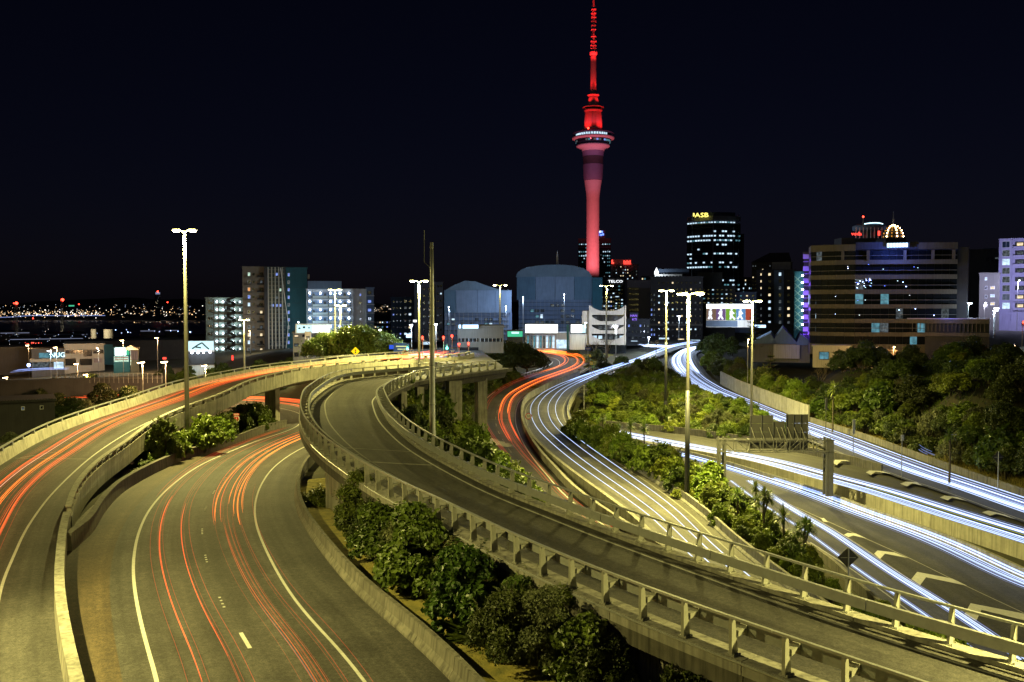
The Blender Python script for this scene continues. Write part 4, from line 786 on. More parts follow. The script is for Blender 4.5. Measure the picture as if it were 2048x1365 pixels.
shrub_mesh('gloss', 'leaf_gloss', 1.3, 1.7, 15, 3000, .19, 7, asp=.7, droop=.4); shrub_mesh('low', 'leaf_mid', 1.5, .8, 16, 3400, .11, 8); shrub_mesh('big', 'leaf_gloss', 1.25, 1.7, 16, 5200, .14, 9, asp=.65, droop=.3)
shrub_mesh('feather', 'leaf_bright', 1.1, 1.7, 18, 5200, .075, 10, inner=.3, asp=.35)
# finer-leaved plants for the bank close to the camera
shrub_mesh('fgloss', 'leaf_gloss', 1.2, 2.1, 20, 9000, .10, 61, asp=.7, droop=.5); shrub_mesh('fmid', 'leaf_mid', 1.05, 2.5, 20, 12000, .055, 62, inner=.35); shrub_mesh('fgrey', 'leaf_grey', 1.1, 2.2, 22, 12000, .05, 63, inner=.3); shrub_mesh('fdark', 'leaf_dark', 1.2, 2.2, 20, 11000, .065, 64); shrub_mesh('ffeather', 'leaf_bright', 1.0, 2.6, 24, 13000, .05, 65, inner=.25, asp=.35)
def blades(mb, c, n, ln, w, seed, el=(-.3, 1.5), mi=0, bend=.25):
    g = np.random.default_rng(seed)
    for i in range(n):
        a = g.random() * 6.283; e = el[0] + (el[1] - el[0]) * g.random(); l = ln * (.7 + .45 * g.random()); d = Vector((math.cos(a) * math.cos(e), math.sin(a) * math.cos(e), math.sin(e))); s = Vector((-math.sin(a), math.cos(a), 0)) * w
        p0 = Vector(c); p1 = p0 + d * l * .55; p2 = p0 + d * l - Vector((0, 0, l * bend * math.cos(e)))
        k = len(mb.v); mb.v += [tuple(p0 - s * .5), tuple(p0 + s * .5), tuple(p1 + s), tuple(p1 - s), tuple(p2)]; mb.f += [(k, k + 1, k + 2, k + 3), (k + 3, k + 2, k + 4)]; mb.m += [mi, mi]
mb = MB(); blades(mb, (0, 0, 0), 120, 1.25, .035, 11, (.35, 1.5), bend=.35); SH['flax'] = mb.mesh('flax', ['leaf_blade'], fix=False)
TR = {}
def make_tree(key, mat, rx, rz_, th, nl, n, size, seed, tr=.18, label='', cat='tree', bark='bark', **k):
    t = thing('tree', label or key, cat, (0, -500, 0)); bl = lobes(rx, rz_, nl, seed, th, .42)
    mb = MB(); g = np.random.default_rng(seed + 50); mb.tube([(0, 0, -.5), (g.normal() * .1, g.normal() * .1, th * .5), (0, 0, th)], [tr * 1.2, tr, tr * .8], 7, 0, False)
    for b in bl: mb.tube([(0, 0, th * (.5 + .4 * g.random())), (b[0] * .5, b[1] * .5, (b[2] + th) / 2 - .1), (b[0], b[1], b[2])], [tr * .6, tr * .4, tr * .12], 5, 0, False)
    part(mb, 'trunk', bark, t, False); o = link('crown', crown_mesh('crown', bl, n, size, seed, mat, **k), t); TR[key] = reg(t); return t
make_tree('dense', 'leaf_mid', 3.0, 2.9, 1.6, 22, 6500, .22, 21); make_tree('dense2', 'leaf_dark', 3.2, 3.4, 1.8, 24, 6500, .22, 22); make_tree('loose', 'leaf_bright', 2.6, 2.6, 1.6, 16, 4200, .2, 23); make_tree('greyish', 'leaf_grey', 2.6, 3.2, 1.8, 22, 6000, .16, 24, inner=.45)
make_tree('street', 'leaf_mid', 3.6, 3.0, 2.4, 26, 8000, .19, 25); make_tree('round', 'leaf_dark', 3.2, 3.2, .9, 30, 9000, .17, 26); make_tree('upright', 'leaf_dark', 2.0, 4.4, 1.4, 20, 5000, .2, 27)
USED = set()
def put_tree(key, x, y, label, s=1., group=None, z=None, sz=None):
    z = ground(x, y) if z is None else z; sc = (s, s, sz or s); rz = random.random() * 6.28
    if key not in USED:
        USED.add(key); o = TR[key]; o.location = (x, y, z); o.rotation_euler = (0, 0, rz); o.scale = sc; o['label'] = label
        if group: o['group'] = group
        elif 'group' in o: del o['group']
        return o
    return clone(TR[key], (x, y, z), rz, label, sc, group)
def headroom(x, y, r, z):
    """how high a plant may grow here before it meets a bridge deck"""
    h = 99.
    for rd, lo, hi, soffit in ((A, lambda d: -.5, lambda d: A.w(d) + .5, 1.9), (C, lambda d: uCL(d), cC, 1.55)):
        d = rd.near(x, y); q = rd.pt(d); n = rd.pt(d, rd.sg); u = (x - q[0]) * (n[0] - q[0]) + (y - q[1]) * (n[1] - q[1])
        if lo(d) - r < u < hi(d) + r and 0 < d < rd.L: h = min(h, q[2] - soffit - z)
    return h
def put_shrub(key, x, y, label, s=1., group=None, z=None, sz=None, cat='shrub'):
    z = ground(x, y) if z is None else z
    sz = sz or s; hr = headroom(x, y, .75 * s, z)
    if hr < .45: return None
    if sz * 1.9 > hr: k_ = hr / 1.9 / sz; sz *= k_; s *= max(.55, k_)
    o = link(NOUN.get(key, 'shrub'), SH[key], None, (x, y, z), random.random() * 6.28, label=label, category=cat, group=group); o.scale = (s * (.85 + .3 * random.random()), s * (.85 + .3 * random.random()), (sz or s)); return o
def inside(x, y, P):
    c = False; j = len(P) - 1
    for i in range(len(P)):
        if (P[i][1] > y) != (P[j][1] > y) and x < (P[j][0] - P[i][0]) * (y - P[i][1]) / (P[j][1] - P[i][1]) + P[i][0]: c = not c
        j = i
    return c
def scatter(P, dist, n, seed):
    g = random.Random(seed); xs_ = [p[0] for p in P]; ys_ = [p[1] for p in P]; out = []; tries = 0
    while len(out) < n and tries < 8000:
        tries += 1; x = g.uniform(min(xs_), max(xs_)); y = g.uniform(min(ys_), max(ys_))
        if inside(x, y, P) and all((x - a) ** 2 + (y - b) ** 2 > dist * dist for a, b in out): out.append((x, y))
    return out
KIND = {'bright': 'bright green', 'bright2': 'bright low', 'mid': 'mid green', 'mid2': 'upright green', 'dark': 'dark green', 'grey': 'grey-green', 'gloss': 'glossy', 'low': 'green low', 'big': 'glossy', 'feather': 'feathery', 'flax': 'spiky'}
NOUN = {'bright': 'bush', 'gloss': 'bush', 'fgloss': 'bush', 'big': 'bush', 'bright2': 'ground_cover_plant', 'low': 'ground_cover_plant', 'flax': 'flax'}
def size_word(v, lo, hi): return ('small', 'medium', 'large')[min(2, int(3 * (v - lo) / max(1e-6, hi - lo)))]
def nearest(x, y, marks): return min(marks, key=lambda m: (m[0] - x) ** 2 + (m[1] - y) ** 2)[2]
def plant_area(P, dist, n, seed, keys, smin, smax, where, marks, hmin=.8, hmax=1.3):
    """single plants set out over a piece of ground; each is described by size, kind and the landmark nearest to it"""
    for i, (x, y) in enumerate(scatter(P, dist, n, seed)):
        k = keys[(i * 7 + i // 5) % len(keys)]; s = smin + (smax - smin) * random.random()
        lab = f'{size_word(s, smin, smax)} {KIND[k]} {"clump" if k == "flax" else "plant" if k in ("low", "bright2") else "bush" if k in NOUN else "shrub"} {where}, {nearest(x, y, marks)}'
        if 'planted strip' in where and y < 92: s *= .62 + .3 * max(0, (y - 78) / 14)
        put_shrub(k, x, y, lab, s, lab, sz=s * (hmin + (hmax - hmin) * random.random()))
# between the flyover and the near motorway
vP = [BW.pt(d, -1.3)[:2] for d in np.linspace(BW.L * .25, BW.L, 8)] + [BW.pt(d, -4.5)[:2] for d in np.linspace(BW.L, BW.L * .45, 6)]
plant_area(vP, 1.5, 46, 31, ['bright', 'mid', 'big', 'grey', 'mid2', 'bright', 'flax'], 1.0, 1.5, 'by the flyover', [(-35, 80, 'at the tip of the verge'), (-38, 90, 'by the large glossy bush'), (-41, 103, 'round the tall lamp post'), (-39, 114, 'behind the shield sign'), (-40, 126, 'near the flyover pier')])
put_shrub('big', *at(300, 900, 90)[:2], 'large round glossy bush against the flyover wall, nearest to the camera', 1.5, sz=1.7); put_shrub('bright', *at(352, 880, 97)[:2], 'large bright bush beside the round glossy one by the flyover', 1.3); put_shrub('bright', *at(402, 872, 102)[:2], 'large bright bush at the foot of the tall lamp post', 1.6, sz=1.9)
# foreground bank below the ramp
FG = [((712, 1085), 55.5, 'fmid', 1.25, 'tall thin-leaved shrub against the pale abutment wall'), ((745, 1090), 53, 'fdark', 1.1, 'dark shrub right of the tall shrub at the abutment'), ((752, 1140), 49.5, 'fgloss', 1.15, 'first glossy bush above the stained barrier'), ((800, 1130), 48, 'fgrey', 1.15, 'grey fine-leaved shrub under the ramp edge'),
      ((825, 1215), 44, 'fgloss', 1.3, 'large glossy bush in front of the ramp edge'), ((865, 1180), 45, 'fdark', 1.2, 'dark shrub in the shade of the ramp edge'), ((905, 1190), 43, 'fgrey', 1.2, 'grey shrub behind the large glossy bush'), ((925, 1290), 38.5, 'fgloss', 1.05, 'glossy bush at the flax clump'), ((985, 1225), 40.5, 'ffeather', 1.35, 'feathery shrub reaching the ramp edge'),
      ((955, 1312), 36.5, 'flax', 1.5, 'long-bladed flax clump on the dry bank'), ((1020, 1290), 37.2, 'fmid', 1.1, 'green shrub right of the flax clump'), ((1060, 1250), 38, 'ffeather', 1.0, 'feathery shrub close under the ramp railing'), ((1080, 1340), 34, 'fgrey', 1.05, 'fine-leaved shrub low in the foreground'), ((1120, 1290), 35.2, 'fmid', .95, 'tall shrub below the ramp beam'), ((1150, 1345), 33, 'fgloss', .8, 'small glossy bush low in the foreground'), ((1010, 1345), 34.5, 'fdark', 1.0, 'dark shrub behind the stained barrier'), ((1280, 1362), 30, 'flax', .9, 'flax clump right of the dark ribbed wall'), ((632, 960), 68, 'low', .8, 'low plant in the corner below the ramp'), ((1190, 1340), 32.5, 'fdark', .9, 'dark shrub left of the dark ribbed wall')]
for q, Y, k, s, lab in FG:
    x, y, _ = at(q[0] + 9, q[1], Y + .5); put_shrub(k, x, y, lab, s * 1.14, z=ground(x, y) - .1)
plant_area([(-9.6, 56), (-8, 51), (-3.4, 42), (.7, 35), (6, 30), (7, 33), (0, 44), (-7, 57)], 1.5, 34, 32, ['dark', 'mid', 'grey', 'dark', 'low'], .6, 1.05, 'under the ramp edge', [(-12, 62, 'beside the pale abutment'), (-7, 50, 'below the ribbed panels'), (-2, 40, 'over the stained barrier'), (2, 34, 'near the flax clump')])
# triangle between the ramp and the red bend
plant_area([(-14, 76), (-15.6, 90), (-16.6, 108), (-14.5, 122), (-11.5, 127), (-8.8, 140), (-8.4, 152), (-7, 134), (-5, 120), (-2.4, 107), (-.4, 98), (1.4, 86), (2.3, 74), (-3, 62), (-10, 66)], 1.9, 105, 33, ['bright', 'mid', 'bright2', 'gloss', 'mid', 'grey', 'bright', 'low', 'dark', 'flax', 'mid2'], .9, 1.5, 'below the ramp', [(-14, 120, 'at the foot of the piers'), (-14, 103, 'against the inner railing'), (-9.5, 92, 'round the camera mast'), (-7, 125, 'beside the guard rail bend'), (-3, 104, 'over the red trail bend'), (-4, 74, 'along the ramp railing'), (1, 80, 'at the narrow tip')])
plant_area([(-17, 104), (-16.5, 116), (-13, 126), (-9, 134), (-8.6, 126), (-11, 116), (-13.5, 104)], 1.9, 26, 58, ['bright', 'grey', 'mid', 'bright', 'gloss'], 1.5, 2.2, 'under the far end of the ramp', [(-15, 110, 'beside the inner railing'), (-12, 122, 'round the nearest pier'), (-9, 130, 'round the furthest pier')])
plant_area([(-7.5, 140), (-6.8, 128), (-5.4, 118), (-3.4, 108), (-1.4, 99), (.6, 90), (2, 80), (-.5, 78), (-3.5, 92), (-6, 106), (-8.5, 124), (-9.5, 140)], 1.7, 44, 59, ['bright', 'mid', 'bright', 'gloss', 'mid2'], 1.15, 1.7, 'over the red bend', [(-7, 132, 'where the guard rail ends'), (-5, 112, 'at the first lane studs'), (-2, 96, 'across from the median wall'), (0, 83, 'at the narrow end')])
# knoll between the white lanes
KN = [(13.5, 182), (17, 196), (23, 214), (35, 240), (40, 226), (40.3, 206), (41.5, 194), (43.5, 182), (45.5, 166), (46.8, 152), (45, 144), (39, 153), (31, 166), (24, 175)]
plant_area(KN, 2.1, 190, 34, ['bright', 'mid', 'bright2', 'mid2', 'bright', 'low', 'grey', 'dark', 'bright2', 'mid'], .85, 1.45, 'on the knoll', [(14, 184, 'by the dark underpass'), (20, 204, 'along the bridge guard rail'), (30, 230, 'near the crest'), (38, 228, 'at the far tip'), (33, 200, 'in the middle'), (42, 188, 'facing the white bend'), (45, 160, 'behind the gantry'), (38, 160, 'over the low dark wall'), (27, 178, 'above the pale sign board'), (41, 210, 'round the lamp post')], .7, 1.15)
# strip between the lower white lanes and the exit lane
plant_area([(16.9, 104), (19, 90), (19.6, 78), (20.6, 66), (23, 62), (24.3, 76), (24.5, 90), (22.6, 104), (18.5, 118), (14, 132), (10, 142), (8.6, 138), (12.5, 122)], 1.6, 92, 35, ['bright', 'bright2', 'mid', 'bright', 'feather', 'mid2', 'low', 'bright', 'flax'], .85, 1.4, 'in the planted strip', [(11, 138, 'among the far cabbage trees'), (15, 122, 'above the underpass exit'), (19, 108, 'left of the tallest lamp post'), (20, 94, 'round the tallest lamp post'), (24, 98, 'by the left gantry post'), (17, 114, 'between the two groups of cabbage trees'), (22.5, 88, 'in line with the gantry'), (13, 131, 'behind the far cabbage trees'), (21, 82, 'along the concrete wall'), (25, 80, 'beside the exit lane'), (23, 68, 'among the near cabbage trees')])
plant_area([(22, 62), (25.5, 60), (26, 46), (21.6, 46)], 1.5, 14, 36, ['bright', 'low', 'mid'], .7, 1.1, 'beyond the ramp railing', [(23, 60, 'beside the diamond sign'), (24, 50, 'at the near end of the strip')])
# grassy median and slope up to the city
plant_area([(2, 190), (4.5, 205), (8, 216), (15, 229), (24, 245), (28, 262), (20, 262), (16, 250), (20, 240), (12, 224), (6, 205)], 1.9, 34, 37, ['low', 'mid', 'bright2', 'low'], .45, .8, 'on the grassy median', [(5, 205, 'at the nose'), (14, 230, 'by the yellow arrow signs'), (24, 255, 'before the round trees')], .5, .8)
plant_area([(-8, 150), (-7.5, 168), (-7, 185), (-2, 204), (2, 214), (-1, 226), (-8, 222), (-11, 200), (-10, 175), (-10, 158)], 2.1, 54, 38, ['mid', 'dark', 'low', 'bright2', 'mid'], .9, 1.5, 'above the red bend', [(-8, 158, 'behind the ramp piers'), (-8, 185, 'below the street end'), (-2, 208, 'along the guard rail'), (-5, 222, 'under the round pair of trees')])
# trees
for x, y, s, lab in ((3.6, 226, 1.45, 'big round dark tree above the red bend, right one of the pair'), (-2.6, 224, 1.4, 'big round dark tree above the red bend, left one of the pair')): put_tree('round', x, y, lab, s, z=-1.6 if x > 0 else -.8)
for q, Y, s, lab, k in (((985, 708), 205, .9, 'dark shrubby tree left of the round pair', 'dense2'), ((1148, 705), 262, .6, 'small round tree in front of the billboard', 'round'), ((1193, 705), 255, .62, 'round tree left one of three on the median', 'round'), ((1208, 720), 240, .6, 'round tree lower one of three on the median', 'round'), ((1244, 712), 246, .6, 'round tree right one of three on the median', 'round')):
    x, y, _ = at(q[0], q[1], Y); put_tree(k, x, y, lab, s, sz=s * 1.0)
for q, Y, s, lab in (((655, 712), 186, 1.25, 'street tree left of the lamp post by the flyover'), ((712, 712), 184, 1.5, 'wide street tree behind the yellow diamond sign'), ((757, 712), 183, 1.3, 'street tree nearest the traffic lights')):
    x, y, _ = at(q[0], q[1], Y); put_tree('street', x, y, lab, s, z=2.2)
# belt of trees behind the flyover
for i, (x, y) in enumerate(scatter([(-86, 205), (-55, 190), (-42, 190), (-44, 212), (-60, 225), (-90, 235)], 4.2, 26, 41)):
    k = ('dense2', 'dense', 'upright', 'dense2')[i % 4]; put_tree(k, x, y, (lab := f'{"dark" if k != "dense" else "green"} {"upright" if k == "upright" else "bushy"} tree behind the flyover, ' + nearest(x, y, [(-82, 215, 'behind the tall lamp post'), (-65, 205, 'below the grey tower'), (-48, 200, 'below the small office block')])), .55 + .25 * random.random(), lab, z=ground(x, y) - 1)
for i, (x, y) in enumerate(scatter([(-125, 150), (-100, 125), (-75, 115), (-60, 135), (-66, 168), (-85, 200), (-130, 200)], 4.2, 60, 42)):
    k = ('dense2', 'upright', 'dense2', 'greyish')[i % 4]; put_tree(k, x, y, (lab := f'{"upright" if k == "upright" else "grey-green" if k == "greyish" else "bushy dark"} tree in the unlit gully, ' + nearest(x, y, [(-118, 160, 'left of the dim terrace'), (-105, 140, 'before the dim terrace'), (-120, 195, 'beyond the dim terrace'), (-92, 128, 'nearest the view edge'), (-78, 122, 'below the bend of the flyover rail'), (-66, 135, 'close behind the flyover rail'), (-72, 152, 'midway along the flyover rail'), (-90, 165, 'in the middle of the gully'), (-95, 190, 'below the sunken road wall'), (-74, 180, 'under the orange lamps')])), .6 + .35 * random.random(), lab, z=ground(x, y) - 1.5)
# wooded hillside at the right
HS = [(59, 168), (61, 150), (63, 128), (64, 110), (65, 92), (66, 74), (100, 64), (128, 90), (122, 150), (100, 190), (72, 196), (62, 190)]
HM = [(64, 176, 'near the dry bank'), (66, 150, 'above the marker posts'), (68, 125, 'above the box on a post'), (70, 100, 'above the small diamond sign'), (75, 80, 'at the near end'), (85, 185, 'before the banded office'), (84, 150, 'in the middle of the slope'), (78, 165, 'left of the middle of the slope'), (95, 160, 'below the right end of the office'), (82, 130, 'under the middle of the slope'), (78, 110, 'low on the dark slope'), (95, 135, 'right of the middle of the slope'), (72, 188, 'beside the gabled hall'), (90, 115, 'high on the dark slope'), (105, 175, 'below the office wing'), (110, 140, 'near the top of the slope'), (112, 95, 'at the dark right edge')]
for i, (x, y) in enumerate(scatter(HS, 3.1, 210, 43)):
    k = ('dense', 'dense2', 'loose', 'greyish', 'dense', 'dense2', 'round')[i % 7]; e = min(1., (x - 58) / 16.); s = (.55 + .35 * random.random()) * (.75 + .45 * e)
    lab = size_word(s, .41, 1.08) + ' ' + {'dense': 'bushy green tree', 'dense2': 'bushy dark tree', 'loose': 'bright loose-leaved tree', 'greyish': 'grey-green tree', 'round': 'dark domed tree'}[k] + ' on the hillside, ' + nearest(x, y, HM)
    put_tree(k, x, y, lab, s, lab, z=ground(x, y) - .3)
plant_area([(56.5, 172), (58.6, 150), (60.8, 128), (62.2, 108), (63.5, 92), (66, 70), (72, 70), (72, 110), (67, 150), (61, 176)], 2.0, 80, 44, ['mid', 'bright', 'dark', 'gloss', 'grey', 'low', 'mid'], 1.0, 1.8, 'below the wooded hillside', [(58, 170, 'where the tall wall ends'), (61, 150, 'by the dark marker post'), (63, 130, 'by the pale marker post'), (65, 115, 'near the box on a post'), (66, 100, 'round the small diamond sign'), (69, 80, 'at the near end of the wall')])
# hedge and trees on top of the retaining wall
plant_area([(52, 226), (54, 206), (56, 188), (58, 170), (61, 172), (60, 190), (58.5, 208), (57, 226), (55, 245), (52.6, 245)], 1.8, 56, 45, ['bright', 'bright2', 'mid', 'bright', 'dark'], 1.1, 1.9, 'on the panelled wall', [(54, 238, 'at its far bend'), (56, 215, 'below the dark trees'), (57, 195, 'hanging over the panels'), (59, 176, 'at its low near end')])
for q, Y, s, k, lab in (((1440, 700), 250, 1.2, 'dense2', 'dark tree left of the gabled hall, behind the far bend'), ((1478, 725), 215, .95, 'greyish', 'rounded grey-green tree above the retaining wall'), ((1415, 690), 262, .9, 'dense2', 'dark tree at the bend of the far white trails'), ((1465, 690), 262, 1.0, 'upright', 'upright dark tree behind the rounded grey-green one')):
    x, y, _ = at(q[0], q[1], Y); put_tree(k, x, y, lab, s)
# cabbage trees: a trunk, and round heads of sword leaves
def cabbage(q, Y, lab, s=1., heads=1):
    X, _, Z = at(q[0], q[1], Y); zg = ground(X, Y) - .2; t = thing('cabbage_tree', lab, 'tree', (X, Y, zg), 'cabbage trees in the planted strip'); h = max(.8, Z - zg)
    mb = MB(); mb.tube([(0, 0, 0), (.05, 0, h * .5), (0, 0, h)], [.16, .11, .1], 7)
    tops = [(0, 0, h)] if heads == 1 else [(-.5, 0, h), (.5, .2, h + .3), (0, -.3, h + .6)]
    for c in tops[heads > 1 and 0 or 1:]: mb.tube([(0, 0, h * .6), c], [.1, .08], 6)
    part(mb, 'trunk', 'bark', t, False)
    for c in tops:
        mb = MB(); blades(mb, c, 130, 1.0 * s, .04, int(q[0]) + int(c[0] * 10), (-.9, 1.5), bend=.2); link('crown', mb.mesh('crown', ['leaf_blade'], fix=False), t)
for q, Y, lab, s, h in (((1205, 838), 148, 'cabbage tree furthest left by the underpass', 1.3, 1), ((1236, 860), 140, 'largest-headed cabbage tree of the group by the underpass', 1.5, 1), ((1261, 853), 140, 'cabbage tree behind the largest-headed one', 1.3, 1), ((1288, 856), 136, 'cabbage tree furthest right of the underpass group', 1.3, 1), ((1259, 880), 128, 'low cabbage tree below the underpass group', 1.1, 1),
                        ((1475, 990), 84, 'slim cabbage tree near the left gantry post', .95, 1), ((1512, 975), 86, 'small cabbage tree against the exit lane', .8, 1), ((1527, 1004), 80, 'many-headed cabbage tree in the strip', 1.0, 3), ((1567, 1033), 76, 'dark-headed cabbage tree beside the many-headed one', 1.1, 1), ((1608, 1064), 71, 'many-headed cabbage tree nearest the diamond sign', .95, 3), ((1900, 870), 108, 'lone cabbage tree on the dark hillside', 1.2, 1), ((1666, 780), 150, 'bright cabbage tree at the foot of the hillside', 1.6, 1), ((340, 868), 97, 'small cabbage tree by the flyover wall', .9, 1)):
    cabbage(q, Y, lab, s, h)
# norfolk pine in front of the gabled hall
def pine(q, Y, lab, zb, hgt, rad):
    X = at(q[0], q[1], Y)[0]; t = thing('norfolk_pine', lab, 'tree', (X, Y, zb)); mb = MB(); mb.tube([(0, 0, 0), (0, 0, hgt)], [.28, .05], 8); part(mb, 'trunk', 'bark', t, False); n = int(hgt / 1.1)
    for k in range(n):
        z = hgt * (.12 + .86 * k / n); r = rad * (1 - k / n) ** .8 + .25; mb = MB(); g = np.random.default_rng(k)
        for j in range(7):
            a = j * .9 + k * .5; tip = (r * math.cos(a), r * math.sin(a), z + r * .18); mb.tube([(0, 0, z), (tip[0] * .6, tip[1] * .6, z - .02), tip], [.05, .04, .02], 4, 1)
            for u in np.linspace(.2, 1, 9):
                blades(mb, (tip[0] * u, tip[1] * u, z + r * .18 * u * u), 7, .45, .05, k * 70 + j * 9 + int(u * 8), (-.1, .9), 0, .0)
        link('branch_tier', mb.mesh('branch_tier', ['leaf_dark', 'bark'], fix=False), t)
pine((1541, 700), 200, 'dark Norfolk pine with layered branches in front of the gabled hall', ground(at(1541, 700, 200)[0], 200), 9.5, 3.0); pine((1508, 660), 225, 'thin tall Norfolk pine beside the picture billboard', 3, 12, 2.4)
# bare winter trees
def bare(q, Y, lab, h, seed, spread=.55, zb=None, mat='twig'):
    X = at(q[0], q[1], Y)[0]; zb = ground(X, Y) if zb is None else zb; t = thing('bare_tree', lab, 'tree', (X, Y, zb)); g = random.Random(seed); tb, cb = MB(), MB()
    def grow(p, d, l, r, lev):
        e = p + d * l; m = (tb if lev < 1 else cb); m.tube([p, p + d * l * .5 + Vector((g.gauss(0, .05), g.gauss(0, .05), 0)) * l, e], [r, r * .8, r * .6], 4 if lev else 6, 0, False)
        if lev < 5:
            for _ in range(3 if lev < 4 else 2):
                nd = (d + Vector((g.gauss(0, spread), g.gauss(0, spread), g.gauss(.12, spread * .6)))).normalized(); grow(p + (e - p) * g.uniform(.55, 1), nd, l * g.uniform(.62, .85), r * .6, lev + 1)
    grow(Vector((0, 0, -.3)), Vector((0, 0, 1)), h * .26, h * .018, 0); part(tb, 'trunk', mat, t, False); part(cb, 'crown', mat, t, False)
bare((1312, 690), 262, 'bare yellow-lit tree at the fork of the white trails', 6, 1, zb=1.5); bare((1315, 700), 250, 'low bare bush below the bare yellow-lit tree', 4, 2, .8); bare((1190, 690), 268, 'bare reddish tree in front of the white building', 7, 3)
for i, (q, Y, h) in enumerate((((1640, 715), 190, 8), ((1690, 720), 192, 9), ((1740, 712), 194, 8.5), ((1790, 705), 196, 8), ((1660, 740), 178, 8), ((1900, 690), 190, 8))):
    bare(q, Y, ('bare tree in front of the left end of the banded office', 'tall bare tree before the banded office', 'bare tree under the two small warm lamps', 'bare tree right of the two small warm lamps', 'pale leaning bare tree above the lit hillside shrubs', 'bare tree before the right wing of the banded office')[i], h, 10 + i)
bare((860, 690), 178, 'bare tree behind the camera mast at the crossing', 8, 20, zb=5.5); bare((1215, 665), 245, 'leafless tree against the scalloped white facade', 9, 21, zb=1)
# grass on the banks
def turf(name, P, n, seed, mat, ln=.35, kind='stuff'):
    mb = MB(); g = random.Random(seed); xs_ = [p[0] for p in P]; ys_ = [p[1] for p in P]; c = 0
    while c < n:
        x, y = g.uniform(min(xs_), max(xs_)), g.uniform(min(ys_), max(ys_))
        if not inside(x, y, P): continue
        c += 1; z = ground(x, y) + .02
        for _ in range(3):
            a = g.random() * 6.28; l = ln * g.uniform(.5, 1.3); k = len(mb.v); dx, dy = math.cos(a), math.sin(a)
            mb.v += [(x - dy * .03, y + dx * .03, z - .05), (x + dy * .03, y - dx * .03, z - .05), (x + dx * l * .5, y + dy * l * .5, z + l)]; mb.f.append((k, k + 1, k + 2)); mb.m.append(0)
    link(name, mb.mesh(name, [mat], fix=False), None, kind=kind)
turf('dry_grass', [B.p(d, B.w(d) + u) for d, u in [(x, 3.75) for x in np.arange(8, B.near(-28, 72), 4)] + [(x, 6.6) for x in np.arange(B.near(-28, 72), 8, -4)]], 9000, 51, 'grass_leaf', .22)
turf('bank_grass', [(55.5, 174), (57.6, 150), (60, 128), (61.5, 108), (63, 90), (66, 90), (64.5, 112), (62.5, 135), (60, 160), (58, 178)], 6000, 52, 'grass_leaf', .5)
turf('undergrowth', [(58, 175), (62, 140), (64, 100), (66, 75), (95, 70), (115, 110), (100, 170), (75, 195)], 16000, 57, 'leaf_mid', .6); turf('undergrowth', KN, 12000, 53, 'leaf_mid', .6); turf('undergrowth', [(-13, 80), (-17, 108), (-10, 127), (-8.2, 150), (-4.6, 118), (0, 98), (2, 80), (-4, 66)], 9000, 54, 'leaf_mid', .5)
turf('undergrowth', [(2, 190), (8, 218), (24, 247), (30, 265), (16, 268), (12, 255), (18, 240), (8, 220)], 6000, 55, 'grass_leaf', .4); turf('undergrowth', [(17, 104), (20, 78), (21, 64), (25.5, 62), (25.5, 85), (20, 112), (9, 142), (8.5, 136)], 8000, 56, 'leaf_bright', .4)
# ------------------------------------------------------------------ the city
for nm, c, v in (('wall_grey', (.16, .155, .14), .2), ('wall_pale', (.33, .35, .38), .15), ('wall_white', (.62, .62, .60), .12), ('wall_brown', (.17, .15, .125), .2), ('wall_dark', (.05, .05, .055), .3), ('wall_teal', (.02, .085, .115), .2), ('wall_blue', (.12, .17, .26), .2), ('wall_sage', (.20, .24, .22), .15), ('wrap', (.15, .205, .28), .2), ('wrap_blue', (.075, .135, .19), .2), ('roof_metal', (.11, .16, .20), .25), ('wall_bronze', (.125, .11, .08), .18), ('wall_lavender', (.40, .38, .55), .12), ('tower_concrete', (.46, .43, .41), .15), ('frame_white', (.6, .62, .64), .1), ('frame_dark', (.03, .032, .036), .2), ('wall_cream', (.50, .47, .38), .15)):
    pmat(nm, c, .8, var=v, scale=.35, streak=.22, spec=.25)
WB = {}
def win_mesh(w, h, mat, frame='frame_dark'):
    k = (round(w, 1), round(h, 1), mat, frame)
    if k not in WB:
        mb = MB(); f = min(.12, w * .12); w, h = max(.2, k[0]), max(.2, k[1])
        mb.span(-w / 2, w / 2, -.05, .1, -h / 2, -h / 2 + f, 1); mb.span(-w / 2, w / 2, -.05, .1, h / 2 - f, h / 2, 1); mb.span(-w / 2, -w / 2 + f, -.05, .1, -h / 2 + f, h / 2 - f, 1); mb.span(w / 2 - f, w / 2, -.05, .1, -h / 2 + f, h / 2 - f, 1)
        if w > 1.4: mb.span(-.04, .04, -.04, .1, -h / 2 + f, h / 2 - f, 1)
        mb.span(-w / 2 + f, w / 2 - f, .0, .09, -h / 2 + f, h / 2 - f, 0); WB[k] = mb.mesh('window', [mat, frame])
    return WB[k]
